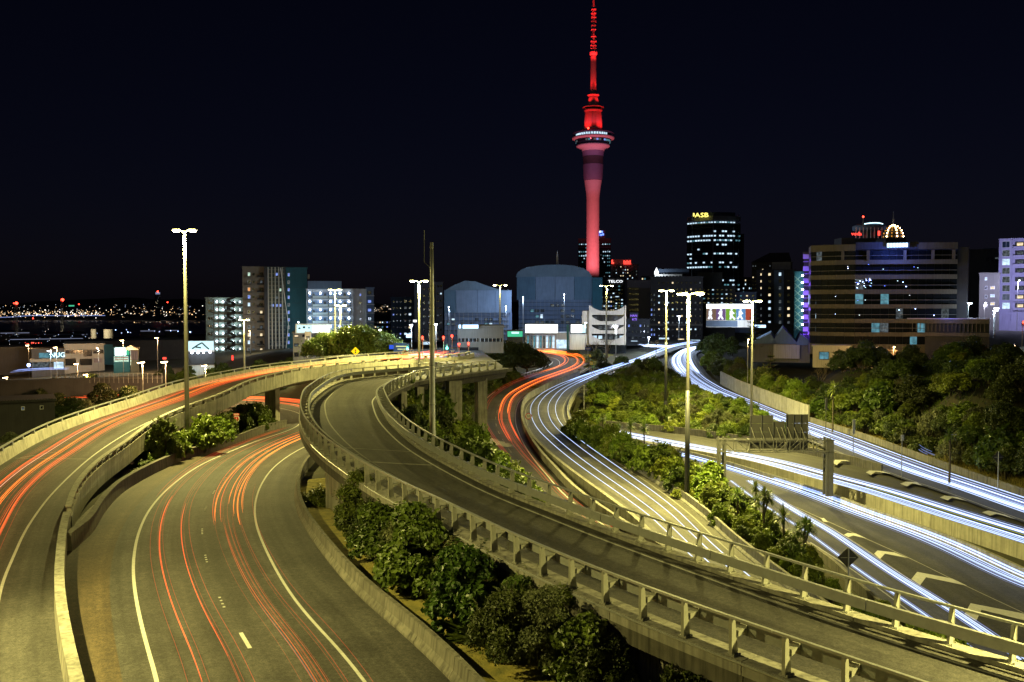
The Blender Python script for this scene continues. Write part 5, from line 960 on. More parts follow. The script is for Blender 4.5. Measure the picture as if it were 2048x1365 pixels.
class Bld:
    """A building set out by what one sees of it from the road: x0..x1 and the top in photo pixels, at distance Y."""
    def __init__(s, name, label, x0, x1, ytop, Y, dep, mat, zb=None, cat='building', ybase=705, roof=True, turn=1.):
        s.Y = Y; s.X0 = at(x0, 650, Y)[0]; s.X1 = at(x1, 650, Y)[0]; s.zt = at(x0, ytop, Y)[2]; s.zb = zb if zb is not None else min(ground((s.X0 + s.X1) / 2, Y), at(x0, ybase, Y)[2]) - 1
        s.t = thing(name, label, cat, ((s.X0 + s.X1) / 2, Y, s.zb)); s.dep = dep
        ph = math.atan2((s.X0 + s.X1) / 2, Y); s.t.rotation_euler = (0, 0, -ph * turn); s.t.scale = (math.cos(ph * turn), 1, 1)     # the fronts stand square to the viaduct
        mb = MB(); mb.span(s.X0, s.X1, Y, Y + dep, s.zb, s.zt); s.wall = part(mb, 'wall', mat, s.t)
        if roof: mb = MB(); mb.span(s.X0 - .25, s.X1 + .25, Y - .25, Y + dep + .25, s.zt + .01, s.zt + .35); part(mb, 'roof', mat, s.t)
    def P(s, px_, py_, dy=0.): a = at(px_, py_, s.Y); return Vector((a[0], s.Y + dy, a[2])) - Vector(s.t.location)
    def box(s, name, mat, x0, x1, y0, y1, dep=.3, dy=0., kind=None, taper=1.):
        a, b = at(x0, y1, s.Y), at(x1, y0, s.Y); mb = MB(); mb.span(a[0], b[0], s.Y - dep - dy, s.Y - dy - .004, a[2], b[2]); return part(mb, name, mat, s.t)
    def win(s, px_, py_, w, h, mat, frame='frame_dark', dy=-.04):
        m = s.Y / F; o = link('window', win_mesh(w * m, h * m, mat, frame), s.t, s.P(px_, py_, dy)); return o
    def grid(s, xs_, ys_, w, h, lit=.35, mats=('win_warm', 'win_cool', 'win_dim'), frame='frame_dark', dark='glass', jit=0):
        for y in ys_:
            for x in xs_: s.win(x, y, w, h, random.choice(mats) if random.random() < lit else dark, frame)
    def street(s, px_, dist, power, color, label, h=9.):  # added fill lamp on a post, put in to brighten the facade behind
        Yp = s.Y - dist; Xp = at(px_, 650, Yp)[0]; zg = ground(Xp, Yp)
        return street_light(label, (Xp, Yp, zg + h), Yp, zg, power, color, 'lamp_orange' if color[2] < .6 else 'lamp_white', 1, .8, .09, 'galv_dull', 'street lamps before the city buildings', rz=-math.pi / 2, headw=.4)
    def text(s, txt, px_, py_, hpx, mat, name='lettering', sx=1.): return text_on(txt, hpx * s.Y / F / .72, name, mat, s.t, s.P(px_, py_, -.35), sx=sx, ext=.1)
fr_ = lambda a, b, n: list(np.linspace(a, b, n))
# --- lit walkway block at the left
b = Bld('apartment_block', 'apartment block with white lights along open walkways and an outside stair', 412, 487, 597, 330, 14, 'wall_sage')
rows = fr_(604, 698, 7)
for y in rows:
    b.box('walkway', 'wall_pale', 428, 487, y + 7.6, y + 9.2, 1.6); b.box('balustrade', 'wall_sage', 428, 487, y + 4.5, y + 7.6, .15, 1.5)
    for x in (434, 446, 468, 480):
        mb = MB(); mb.sphere(b.P(x, y, -.6) + Vector(b.t.location), .28 if x != 480 else .16, 8); part(mb, 'walkway_light', 'lamp_white', b.t)
    lamp(b.P(440, y + .5, -1.4), 110, (.75, 1., .88), .3, par=b.t); lamp(b.P(470, y + .5, -1.4), 110, (.75, 1., .88), .3, par=b.t)
    b.win(418.5, y + 2, 4, 5, 'glass'); b.win(424, y + 2, 3, 5, 'glass')
    for x in (440, 452, 475): b.win(x, y + 3, 4, 6.5, 'frame_dark' if x == 452 else 'glass_blue')
    mb = MB(); k = 10; Zc = b.P(462, y, 0) + Vector(b.t.location)
    mb.loft([[(Zc.x + math.cos(a) * r_, b.Y - 3.2 + math.sin(a) * r_ * .8, Zc.z - 1.2 + 2.7 * a / 6.28 + hh) for r_, hh in ((.4, 0), (1.7, 0), (1.7, .75), (1.62, .75), (1.62, .2), (.4, .2))] for a in np.linspace(0, 6.28, 13)]); part(mb, 'stair_flight', 'wall_dark', b.t)
for x in (428, 437, 450, 456, 468, 487): b.box('post', 'wall_grey', x - .5, x + .5, 600, 715, .2, 1.45)
# --- grey tower with round windows, glass stair and teal slab
b = Bld('apartment_tower', 'tall grey-brown apartment tower with small round windows and little balconies', 486, 530, 536, 320, 18, 'wall_brown')
for i, y in enumerate(fr_(549, 700, 11)):
    b.win(498, y, 5.5, 8, ['win_green', 'glass', 'win_orange', 'win_blue', 'win_cool', 'glass', 'win_dim', 'win_dim', 'win_warm', 'win_cool', 'win_dim'][i], 'frame_white'); b.win(522.5, y + 1, 6, 8, ['glass', 'win_dim', 'glass', 'glass', 'glass', 'win_warm', 'glass', 'win_dim', 'win_warm', 'glass', 'win_warm'][i])
    p = b.P(507, y, 0); mb = MB(); mb.tube([p + Vector((0, -.08, 0)), p + Vector((0, .1, 0))], .46, 12, 0); part(mb, 'round_window', 'win_dim' if i in (7, 8, 9, 10) else 'glass', b.t, False)
    b.box('balcony_slab', 'wall_grey', 489, 503, y + 6, y + 7, 1.0); b.box('balcony_slab', 'wall_grey', 514, 528, y + 6, y + 7, 1.2); b.box('balustrade', 'frame_dark', 514, 528, y + 2.5, y + 5.5, .06, 1.1)
b.box('roof_edge', 'wall_brown', 484, 533, 533.5, 535.5, 1.0)
b.street(500, 16, 4500, (1, .8, .55), 'orange street lamp at the foot of the grey apartment tower', 8)
b = Bld('stair_tower', 'glazed stair tower with pale steel lattice between grey tower and teal slab', 531, 572, 536, 319, 12, 'glass_blue')
b.box('side_panel', 'wall_dark', 530, 536, 536, 720, .4)
for i, y in enumerate(fr_(549, 705, 11)):
    for x in (545, 553, 560): b.win(x, y, 7, 7, ['win_blue', 'win_dim', 'win_green', 'win_dim', 'win_blue', 'glass', 'glass', 'win_teal', 'glass', 'win_dim', 'win_warm'][i] if random.random() < .6 else 'glass_blue')
    b.box('balcony_slab', 'frame_dark', 539, 565, y + 5, y + 6.4, .5)
for y in fr_(540, 716, 23): b.box('mullion', 'galv_dull', 537, 572 - (4 if y < 620 else 0), y, y + .4, .12, .6)
for x in (537, 544, 551, 558, 565): b.box('mullion', 'galv_dull', x, x + .4, 535, 718, .12, .75)
mb = MB(); a, c = b.P(561, 536, -.9), b.P(577, 650, -.9); e = b.P(570, 716, -.9); mb.bar(a, c, .22); mb.bar(c, e, .22); part(mb, 'brace', 'frame_white', b.t, False)
b = Bld('apartment_slab', 'teal-walled apartment slab with a single column of lit windows', 573, 615, 537, 321, 16, 'wall_teal')
for i, y in enumerate(fr_(550, 700, 11)): b.win(577.5, y, 4.5, 7, 'win_blue' if i % 3 != 1 else 'win_dim', 'frame_white')
for y in fr_(575, 700, 5): b.box('panel_joint', 'wall_dark', 583, 614, y, y + .4, .05)
mb = MB(); mb.span(*(at(614, 560, 320)[0], at(618, 560, 320)[0]), 319, 322, at(614, 558, 320)[2], at(614, 549, 320)[2]); part(mb, 'vent_box', 'wall_grey', b.t)
b.street(598, 20, 4500, (.5, .85, 1.), 'white street lamp at the foot of the teal slab', 10)
# --- right walkway block
b = Bld('apartment_block', 'apartment block with four rows of lit open walkways right of the teal slab', 614, 733, 580, 312, 16, 'wall_pale')
b.box('stair_head', 'wall_blue', 616, 683, 563, 579, 2)
for y in fr_(587, 653, 5):
    b.box('walkway', 'wall_pale', 616, 702, y + 10, y + 12, 1.8); b.box('balustrade', 'frame_white', 626, 656, y + 5.5, y + 9.5, .1, 1.7); b.box('balustrade', 'frame_white', 658, 698, y + 5.5, y + 9.5, .1, 1.7); b.box('recess_wall', 'wall_blue', 616, 702, y - 2, y + 9.5, .12)
    for x in (620, 641, 661, 680, 698):
        mb = MB(); mb.sphere(b.P(x, y, -.7) + Vector(b.t.location), .3, 8); part(mb, 'walkway_light', 'lamp_white', b.t)
    for x in (628, 650, 672, 690): b.win(x, y + 4, 4, 7, 'glass_blue', dy=-.18)
    for x in (630, 670): lamp(b.P(x, y + .5, -1.7), 70, (.72, .9, 1.), .3, par=b.t)
    b.win(721, y + 3, 4, 5, 'win_blue' if y < 600 else 'glass', 'frame_white')
for x in (616, 625, 657, 702): b.box('post', 'wall_grey', x - .6, x + .6, 582, 668, .25, 1.5)
for x in (706, 732): b.box('end_pier', 'wall_pale', x - 1, x + 1, 580, 712, .5)
b = Bld('apartment_block', 'narrow dark apartment block with small balconies beyond the lit walkways', 733, 748, 577, 318, 12, 'wall_blue')
for y in fr_(586, 690, 7): b.win(739, y, 8, 7, random.choice(['win_dim', 'glass', 'win_blue', 'glass'])); b.box('balcony_slab', 'frame_white', 733.5, 749, y + 5.5, y + 6.5, 1.0)
# --- small block with roof hoarding
b = Bld('office_block', 'small grey three-storey office block carrying a lit roof hoarding', 586, 668, 667, 215, 12, 'wall_grey', zb=1)
for y, h in ((672, 5), (690, 7), (709, 9)): b.grid([593, 609, 625, 641, 657], [y], 9, h, .45, ('win_warm', 'win_dim', 'win_teal'))
h_ = Bld('hoarding', 'brightly lit white roof hoarding with green shapes above the grey office block', 591, 662, 648, 213, .6, 'wall_white', zb=at(600, 667, 213)[2], cat='billboard', roof=False)
h_.box('poster', 'win_green', 593, 660, 650, 665.5, .1)
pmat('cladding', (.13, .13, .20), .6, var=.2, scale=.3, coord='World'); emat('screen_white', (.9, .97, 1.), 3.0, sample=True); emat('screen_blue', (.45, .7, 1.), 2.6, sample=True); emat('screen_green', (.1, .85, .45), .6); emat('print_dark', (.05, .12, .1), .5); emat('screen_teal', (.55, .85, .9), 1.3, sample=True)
h_.box('poster', 'screen_teal', 594, 624, 651, 665, .14); h_.box('poster', 'screen_white', 625, 659, 651, 665, .14)
for x, y, r in ((599, 657, 2), (608, 655, 2.4), (618, 656, 1.6)): h_.box('printed_shape', 'print_dark', x - r, x + r, y - r * .8, y + r * .8, .16)
# cell mast
m = single(MB().tube([at(616, 716, 205), at(616, 676, 205)], .22, 8).box((at(616, 668, 205)[0], 205, at(616, 668, 205)[2]), (1.1, .6, 1.0)).box((at(611, 672, 205)[0], 205, at(616, 671, 205)[2]), (.25, .4, 1.8)).box((at(621, 672, 205)[0], 205, at(616, 671, 205)[2]), (.25, .4, 1.8)), 'antenna_mast', 'galv', 'short pale antenna mast with panel aerials by the grey office block', 'mast', org=at(616, 716, 205))
# --- distant blocks left of the camera mast
b = Bld('apartment_block', 'bluish apartment block with scattered small lit windows left of the camera mast', 782, 829, 596, 420, 18, 'wall_blue'); b.grid([787, 794, 801], fr_(604, 668, 6), 3.5, 4, .25, ('win_dim', 'win_blue')); b.grid([811, 820], fr_(603, 668, 6), 6, 5, .4, ('win_dim', 'win_cool', 'win_warm'))
b = Bld('apartment_block', 'pale apartment block behind the lamp post left of the camera mast', 829, 886, 566, 400, 18, 'wall_pale'); b.grid([848, 858], fr_(578, 660, 7), 5, 6, .3, ('win_dim', 'win_warm')); b.grid([876, 882], fr_(573, 660, 7), 4, 4, .3, ('win_cool', 'win_dim')); b.box('recess', 'wall_dark', 864, 871, 570, 690, .1)
# --- grey hall wrapped in sheeting
b = Bld('covered_building', 'building wrapped in pale grey sheeting under a low hipped scaffold roof', 889, 1024, 626, 300, 26, 'wall_blue', roof=False)
a0, a1 = at(891, 626, 298), at(1023, 581, 298)
for i, (x0, x1) in enumerate(((889, 912), (912.5, 955), (955.5, 990), (990.5, 1023))):
    b.box('sheeting', 'wrap' if i else 'wrap_blue', x0, x1, 581, 626, .3, 1)
zr = at(900, 581, 300)[2]; zp = at(930, 562, 300)[2]; X = lambda p: at(p, 580, 300)[0]
mb = MB(); mb.loft([[(X(891), y, zr), (X(905), y, zr + (zp - zr) * .45), (X(930), y, zp), (X(950), y, zp - .2), (X(975), y, zr + (zp - zr) * .45), (X(1005), y, zr)] for y in (299, 325)]); part(mb, 'roof', 'roof_metal', b.t)
for y in fr_(632, 680, 6): b.box('scaffold_deck', 'frame_dark', 889, 1018, y, y + .7, .8)
for x in fr_(892, 1016, 15): b.box('scaffold_pole', 'galv_dull', x, x + .45, 626, 690, .12, .8)
for i in range(14): b.win(random.choice(fr_(897, 1010, 13)), random.choice((639, 648)), 7, 5, random.choice(['win_teal', 'win_dim', 'win_cool', 'glass_blue']))
b.street(898, 24, 4200, (.52, .68, 1.), 'white street lamp left of two before the grey wrapped building', 14); b.street(1012, 24, 4200, (.52, .68, 1.), 'white street lamp right of two before the grey wrapped building', 14)
# --- barrel roofed covered building
b = Bld('covered_building', 'large building under blue sheeting and a barrel-vaulted scaffold roof', 1037, 1183, 600, 320, 30, 'wall_blue', roof=False)
for i, (x0, x1) in enumerate(((1034, 1071), (1071.5, 1110), (1110.5, 1148), (1148.5, 1184))): b.box('sheeting', ('wrap_blue', 'wrap', 'wrap', 'wrap_blue')[i], x0, x1, 553, 600, .3, .8)
pr = [(1032, 554), (1035, 546), (1042, 540), (1055, 535), (1072, 532), (1095, 530), (1125, 530), (1148, 532), (1166, 537), (1178, 544), (1184, 554)]; nseg = 9
for k in range(nseg):
    f0, f1 = k / nseg, (k + 1) / nseg - .004; mb = MB(); cc = at(1108, 554, 319)
    V = []
    for fq in (f0, f1):
        ring_ = []
        for x, y in pr:
            p = at(x, y, 319); ring_.append((p[0], 318.4 + 32 * fq, p[2]))
        V.append(ring_)
    mb.loft(V); part(mb, 'roof_rib_panel', 'roof_metal', b.t)
for y in fr_(605, 655, 7): b.box('scaffold_deck', 'frame_dark', 1037, 1183, y, y + .6, .8)
for x in fr_(1039, 1182, 18): b.box('scaffold_pole', 'galv_dull', x, x + .4, 600, 690, .1, .8)
for i in range(26): b.win(random.choice(fr_(1044, 1176, 14)), random.choice((611, 622, 633, 645)), 8, 6, random.choice(['win_teal', 'glass_blue', 'win_dim', 'glass_blue', 'win_dim']))
b.win(1083, 633, 6, 9, 'win_cool', 'frame_white')
b.box('end_wing', 'wall_teal', 1184, 1204, 556, 640, 2)
mb = MB(); p = at(1112, 531, 330); mb.lathe([(.5, 0), (.38, 2.5), (.12, 5.1)], p, 10); part(mb, 'roof_mast', 'frame_white', b.t)
b.street(1046, 28, 6500, (.5, .68, 1.), 'white street lamp left of two before the barrel-roofed building', 17); b.street(1128, 28, 6500, (.5, .68, 1.), 'white street lamp right of two before the barrel-roofed building', 17)
# --- low white building with a glaring sign, at the traffic lights
b = Bld('low_office', 'low pale office building with dark window bands beside the traffic lights', 915, 1007, 655, 190, 14, 'wall_grey', zb=5)
b.box('window_band', 'glass', 917, 957, 677, 684, .05); b.box('window_band', 'glass', 917, 957, 695, 703, .05); b.box('window_band', 'glass', 960, 1004, 677, 684, .05)
for x in fr_(922, 1000, 11): b.box('mullion', 'frame_white', x, x + .5, 677, 684, .1)
s_ = Bld('light_sign', 'glaring bluish-white light sign on the low pale office building', 925, 957, 650, 188.6, .8, 'wall_white', zb=at(940, 657.5, 188)[2], cat='sign', roof=False); s_.box('face', 'screen_blue', 925.5, 956.5, 650, 657.5, .1); s_.box('end_light', 'screen_blue', 917.5, 922, 650, 657, .3)
lamp(s_.P(940, 665, -4), 900, (.5, .7, 1.), .5, par=s_.t)
# --- billboards in the middle
b = Bld('shop_building', 'small glass-fronted building under a blinding white billboard', 1050, 1113, 668, 268, 12, 'wall_pale', zb=0)
for x in fr_(1053, 1110, 10): b.box('mullion', 'frame_white', x, x + .6, 669, 699, .15)
for i, x in enumerate(fr_(1056, 1107, 9)): b.win(x, 684, 5.5, 26, random.choice(['win_cool', 'win_teal', 'win_dim', 'win_cool']), 'frame_white')
b = Bld('billboard', 'blinding white billboard on the roof of the glass-fronted building', 1050, 1116, 648.5, 266, .7, 'wall_white', zb=at(1080, 667, 266)[2], roof=False); b.box('poster', 'screen_white', 1051, 1115, 649.5, 666, .1)
for x in (1060, 1072, 1095, 1108): b.box('lamp_arm', 'frame_dark', x, x + .6, 643, 649, .1, 1.)
b = Bld('billboard', 'white billboard with a dark frame beside the scalloped facade', 1139, 1174, 648, 258, .7, 'frame_dark', zb=at(1150, 668, 258)[2], roof=False); b.box('poster', 'screen_white', 1142, 1164, 649.5, 666, .1); b.box('poster', 'screen_teal', 1164.5, 1172, 650, 666, .1); b.box('printed_shape', 'print_dark', 1151, 1153, 655, 660, .13); b.box('printed_shape', 'print_dark', 1155, 1157, 655, 658, .13)
b.box('support', 'wall_white', 1140, 1172, 668, 700, .4, -.6); b.box('printed_shape', 'print_dark', 1133, 1138, 650, 700, .3)
lamp(b.P(1155, 672, -3), 150, (.8, .9, 1), .5, par=b.t)
b = Bld('shop_sign', 'green and white shop sign behind the dark trees', 1014, 1046, 660, 262, .8, 'wall_dark', zb=at(1030, 700, 262)[2], cat='sign', roof=False); b.box('face', 'screen_green', 1015, 1045, 663, 674, .1); b.box('face', 'screen_teal', 1023, 1038, 664, 668, .15)
b = Bld('low_shop', 'lit white shop behind the round trees', 1110, 1140, 668, 275, 10, 'wall_white', zb=0); b.box('shopfront', 'win_cool', 1112, 1138, 680, 697, .1)
# --- scalloped white building
b = Bld('office_building', 'white office building with three scalloped curved openings', 1165, 1252, 621, 272, 14, 'glass', zb=0, roof=False)
P2 = lambda x, y: at(x, y, 271)
def scallop(y0, y1, top):
    """white band whose lower edge is straight and whose upper edge dips towards the middle like a hammock"""
    mb = MB(); up = []
    for t_ in np.linspace(0, 1, 25):
        x = 1183 + 66 * t_; sag = 11 * (min(1, t_ / .28) ** .6 if t_ < .28 else (1 if t_ < .72 else min(1, (1 - t_) / .28) ** .6)); up.append((x, top + sag * (y0 - top) / 11))
    poly = [P2(x, y) for x, y in up] + [P2(1249, y1), P2(1183, y1)]
    mb.prism(poly, (0, .6, 0)); part(mb, 'scalloped_band', 'wall_white', b.t)
scallop(622, 630, 612); scallop(643, 650, 631); scallop(661, 668, 651); scallop(680, 690, 669)
b.box('corner_pier', 'wall_white', 1249, 1252, 611, 690, 1.6); b.box('corner_pier', 'wall_white', 1178, 1184, 612, 690, 1.6); b.box('side_wing', 'wall_white', 1164, 1178, 622, 690, .6)
for y in (637, 656, 675):
    for i, x in enumerate(fr_(1190, 1243, 6)): b.win(x, y, 9, 8, random.choice(['glass', 'glass', 'win_dim', 'glass'] if y < 670 else ['win_dim', 'win_cool', 'win_dim']))
b.street(1232, 14, 6000, (.9, .92, 1.), 'white street lamp at the scalloped white facade', 9); lamp(b.P(1232, 636, -.9), 40, (.35, .2, 1.), .3, par=b.t)
# --- observation tower
ty = 830.; tc = at(1185.5, 500, ty); TW = thing('observation_tower', 'very tall observation tower floodlit red with a round viewing pod and a long mast', 'tower', (tc[0], ty, 10)); u_ = ty / F
def tw(name, mat, prof, n=28, sm=True):
    mb = MB(); mb.lathe([(r * u_, at(1185, y, ty)[2]) for y, r in prof], (tc[0], ty, 0), n); return part(mb, name, mat, TW, True, sm)
tw('shaft', 'tower_concrete', [(640, 13.5), (553, 12.8), (470, 12.4), (400, 12.6), (392, 13.2), (376, 15), (362, 17.4)])
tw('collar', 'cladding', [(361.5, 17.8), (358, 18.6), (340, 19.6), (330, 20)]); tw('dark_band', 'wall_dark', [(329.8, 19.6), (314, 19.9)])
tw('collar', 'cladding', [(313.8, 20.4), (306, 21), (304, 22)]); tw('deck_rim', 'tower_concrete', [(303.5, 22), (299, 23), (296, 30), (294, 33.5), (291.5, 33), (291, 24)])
tw('window_ring', 'glass_blue', [(303.8, 20.8), (291, 22.6)]); tw('window_ring', 'glass_blue', [(291, 24), (288, 31), (281, 36)])
tw('deck_rim', 'tower_concrete', [(281, 36.5), (279, 41.5), (277, 42.5), (275.5, 41), (275, 34)]); tw('window_ring', 'glass_blue', [(275, 33), (269, 34)])
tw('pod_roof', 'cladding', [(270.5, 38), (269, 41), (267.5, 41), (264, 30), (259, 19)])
for k in range(40):
    a = 2 * math.pi * k / 40
    for y, r, m_ in ((272, 33.6, 'win_cool'), (284.5, 34.4, random.choice(['glass', 'win_dim', 'win_blue', 'win_teal'])), (299, 21.8, random.choice(['glass', 'win_teal', 'win_cool']))):
        if math.sin(a) > .3: continue
        if y == 284.5 or y == 299 or -1.2 < math.cos(a) * 1.0 < .8:
            z = at(1185, y, ty)[2]; mb = MB(); mb.box((tc[0] + math.cos(a) * r * u_, ty + math.sin(a) * r * u_, z), (.5, r * u_ * .11, 1.5 if y != 272 else 1.9), a); part(mb, 'window', m_, TW)
tw('upper_cone', 'tower_concrete', [(258.8, 18), (245, 17.2), (226, 15.2)])
for k in range(14):
    a = 2 * math.pi * k / 14; mb = MB(); mb.bar((tc[0] + math.cos(a) * 18.2 * u_, ty + math.sin(a) * 18.2 * u_, at(1185, 258, ty)[2]), (tc[0] + math.cos(a) * 15.6 * u_, ty + math.sin(a) * 15.6 * u_, at(1185, 227, ty)[2]), .35); part(mb, 'rib', 'tower_concrete', TW)
tw('ring_deck', 'tower_concrete', [(225.8, 15), (223, 17.5), (221.5, 18.5), (220, 15)]); tw('window_ring', 'glass_blue', [(220, 13.5), (216.5, 13.8)]); tw('ring_deck', 'tower_concrete', [(217, 20), (216, 21.6), (214.5, 21), (213.5, 13)])
tw('upper_cone', 'tower_concrete', [(213.4, 12.8), (203, 11), (194, 8.2)]); tw('ring_deck', 'tower_concrete', [(193.8, 9), (191.5, 12.4), (190.5, 12), (190, 7)])
tw('mast', 'tower_concrete', [(189.8, 6.2), (150, 5.8), (112, 5.4)], 16); tw('mast_gallery', 'tower_concrete', [(111.5, 6), (110, 7.6), (106, 7.6), (105, 8), (104, 5)], 16); tw('mast', 'tower_concrete', [(103.8, 4.6), (80, 4.4), (76, 3.8)], 16); tw('mast_gallery', 'tower_concrete', [(75.8, 5), (74, 6.2), (72, 5)], 12)
tw('mast', 'tower_concrete', [(71.8, 3.2), (40, 3.0), (12, 2.6)], 12); tw('mast', 'tower_concrete', [(11.8, 2.0), (-30, 1.6), (-75, .3)], 10)
for y in (20, 28, 36, 44, 52, 60, 84, 92, 98):
    mb = MB(); z = at(1185, y, ty)[2]; mb.box((tc[0], ty, z), (4.4 if y < 70 else 5.2, 4.4, .7)); part(mb, 'aerial', 'tower_concrete', TW)
def spot(x, y, z, to, p, c, ang, name='floodlight', blend=.5, r=1.):
    d = bpy.data.lights.new(name, 'SPOT'); d.energy = p; d.color = c; d.spot_size = R(ang); d.spot_blend = blend; d.shadow_soft_size = r; o = bpy.data.objects.new(name, d); col.objects.link(o); o.location = (x, y, z); o.rotation_euler = (Vector(to) - Vector((x, y, z))).to_track_quat('-Z', 'Y').to_euler(); return o
RED = (1., .02, .02); PNK = (1., .15, .19); zz = lambda y: at(1185, y, ty)[2]
for sx in (-1, 1):
    spot(tc[0] + sx * 40, ty - 60, zz(600), (tc[0], ty, zz(430)), 420000, PNK, 60); spot(tc[0] + sx * 14, ty - 14, zz(270) + 1.5, (tc[0], ty, zz(215)), 26000, RED, 70); spot(tc[0] + sx * 8, ty - 9, zz(218) + 2, (tc[0], ty, zz(170)), 15000, RED, 60)
    spot(tc[0] + sx * 4.5, ty - 5, zz(192) + 1.5, (tc[0], ty, zz(110)), 16000, RED, 40); spot(tc[0] + sx * 10, ty - 14, zz(160), (tc[0], ty, zz(40)), 90000, RED, 50)
    spot(tc[0] + sx * 3.2, ty - 4, zz(104) + 1, (tc[0], ty, zz(20)), 16000, RED, 30); spot(tc[0] + sx * 12, ty - 16, zz(74), (tc[0], ty, zz(-15)), 50000, RED, 50)
    spot(tc[0] + sx * 22, ty - 50, zz(340), (tc[0], ty, zz(335)), 9000, (.55, .35, .75), 60)
    spot(tc[0] + sx * 30, ty - 50, zz(330), (tc[0], ty, zz(278)), 16000, (.9, .25, .5), 40)
mb = MB(); mb.sphere((tc[0] - 6, ty - 17, zz(264)), .9, 8); part(mb, 'beacon', 'signal_red', TW)
# --- towers round it
b = Bld('office_tower', 'dark office tower behind the red tower with two bands of lit windows', 1156, 1221, 478, 900, 40, 'wall_dark', zb=8)
for y in fr_(486, 555, 14): b.box('spandrel', 'wall_blue', 1156, 1221, y + 3, y + 4.6, .5)
for y in (489, 504, 512):
    for x in fr_(1159, 1172, 4) + fr_(1207, 1219, 4): b.win(x, y, 2.8, 2.4, random.choice(['win_cool', 'win_teal']), dy=-.7)
for i in range(26): b.win(random.choice(fr_(1158, 1172, 5) + fr_(1202, 1219, 6)), random.choice(fr_(489, 553, 10)), 2.4, 2.2, random.choice(['win_cool', 'win_teal', 'win_dim']), dy=-.7)
b.box('crown', 'wall_dark', 1196, 1210, 462, 478, 4)
emat('neon_blue', (.12, .22, 1.), 2.6); emat('neon_red', (1., .06, .04), 2.2); emat('neon_yellow', (1., .86, .16), 2.4); emat('neon_white', (.9, .95, 1.), 2.0); emat('neon_purple', (.32, .18, 1.), 1.4); emat('neon_cool', (.6, .9, 1.), 2.4)
for x, y in ((1199, 466), (1204, 465), (1197, 471), (1202, 471), (1206, 470)): b.box('logo_piece', 'neon_blue', x - 1.6, x + 1.6, y - 1.8, y + 1.8, .6, 4.1)
b.box('logo_piece', 'neon_white', 1199, 1202, 463, 466, .6, 4.5)
b = Bld('hotel_block', 'grey stepped hotel tower carrying two red neon signs', 1222, 1276, 530, 640, 24, 'wall_pale', zb=5)
b.box('upper_storeys', 'wall_pale', 1222, 1263, 519, 530, 10, -12); b.grid(fr_(1228, 1260, 8), fr_(534, 558, 5), 2.6, 2.6, .42, ('win_warm', 'win_cool', 'win_dim')); b.grid([1265, 1269, 1273], fr_(543, 556, 3), 2, 3, .4, ('win_cool', 'win_dim'))
for x0, x1, y0, y1 in ((1223, 1226, 520, 528), (1226, 1228, 525, 528), (1247, 1262, 527.5, 529)): b.box('neon_sign', 'neon_red', x0, x1, y0, y1, .6, .6)
for i, x in enumerate((1248, 1251, 1254, 1257, 1260)): b.box('neon_sign', 'neon_red', x - 1, x + 1.2, 521.5 + (i % 2), 526.5, .6, .6)
for sx in (1232, 1240): pass
b = Bld('office_block', 'dark office block lettered TELCO in white', 1204, 1249, 556, 520, 20, 'wall_dark', zb=4); b.text('TELCO', 1231, 563.5, 5, 'neon_white', sx=1.35); b.grid(fr_(1210, 1244, 7), (573, 580, 587, 600, 607), 4, 3, .28, ('win_cool', 'win_teal')); b.box('lit_strip', 'win_cool', 1217, 1238, 593, 594.5, .2); b.grid(fr_(1212, 1244, 6), (612, 617), 5, 3, .7, ('win_teal', 'win_cool'))
b = Bld('office_block', 'plain grey block with a column of dark strip windows', 1254, 1308, 562, 420, 24, 'wall_pale', zb=3)
for y in fr_(576, 640, 7): b.box('strip_window', 'glass', 1258, 1277, y, y + 3.6, .1); b.box('end_rib', 'wall_white', 1255, 1257, y - 4, y - 2, .4)
s_ = Bld('neon_sign', 'purple neon sign with two rows of letters at the dark corner', 1259, 1276, 626, 300, .6, 'wall_dark', zb=at(1265, 644, 300)[2], cat='sign', roof=False); s_.text('HAN', 1267.5, 632, 4.6, 'neon_purple'); s_.text('KTI', 1269, 639.5, 4.6, 'neon_purple')
b = Bld('shop_block', 'dark low block behind the purple neon sign', 1252, 1300, 640, 310, 12, 'wall_dark', zb=2); b.grid(fr_(1258, 1296, 6), (652, 664, 676), 4, 5, .3, ('win_blue', 'win_cool', 'win_dim')); b.box('shop_window', 'win_cool', 1262, 1275, 682, 690, .2)
b = Bld('hall', 'pale colonnaded building lit white at its corner', 1309, 1372, 549, 560, 24, 'wall_dark', zb=5); b.box('cornice', 'wall_white', 1309, 1364, 549, 552, 1); b.box('upper_roof', 'wall_blue', 1316, 1378, 538, 549, 8, -10)
for x in fr_(1310, 1362, 9): b.box('pillar', 'wall_white', x, x + 2.4, 552, 562, 1)
mb = MB(); p = at(1314, 549, 558); mb.lathe([(1.3, 0), (1.3, 1.6), (.1, 4.2)], p, 8); part(mb, 'corner_turret', 'neon_white', b.t); lamp(b.P(1318, 556, -6), 2600, (.8, .9, 1), .5, par=b.t)
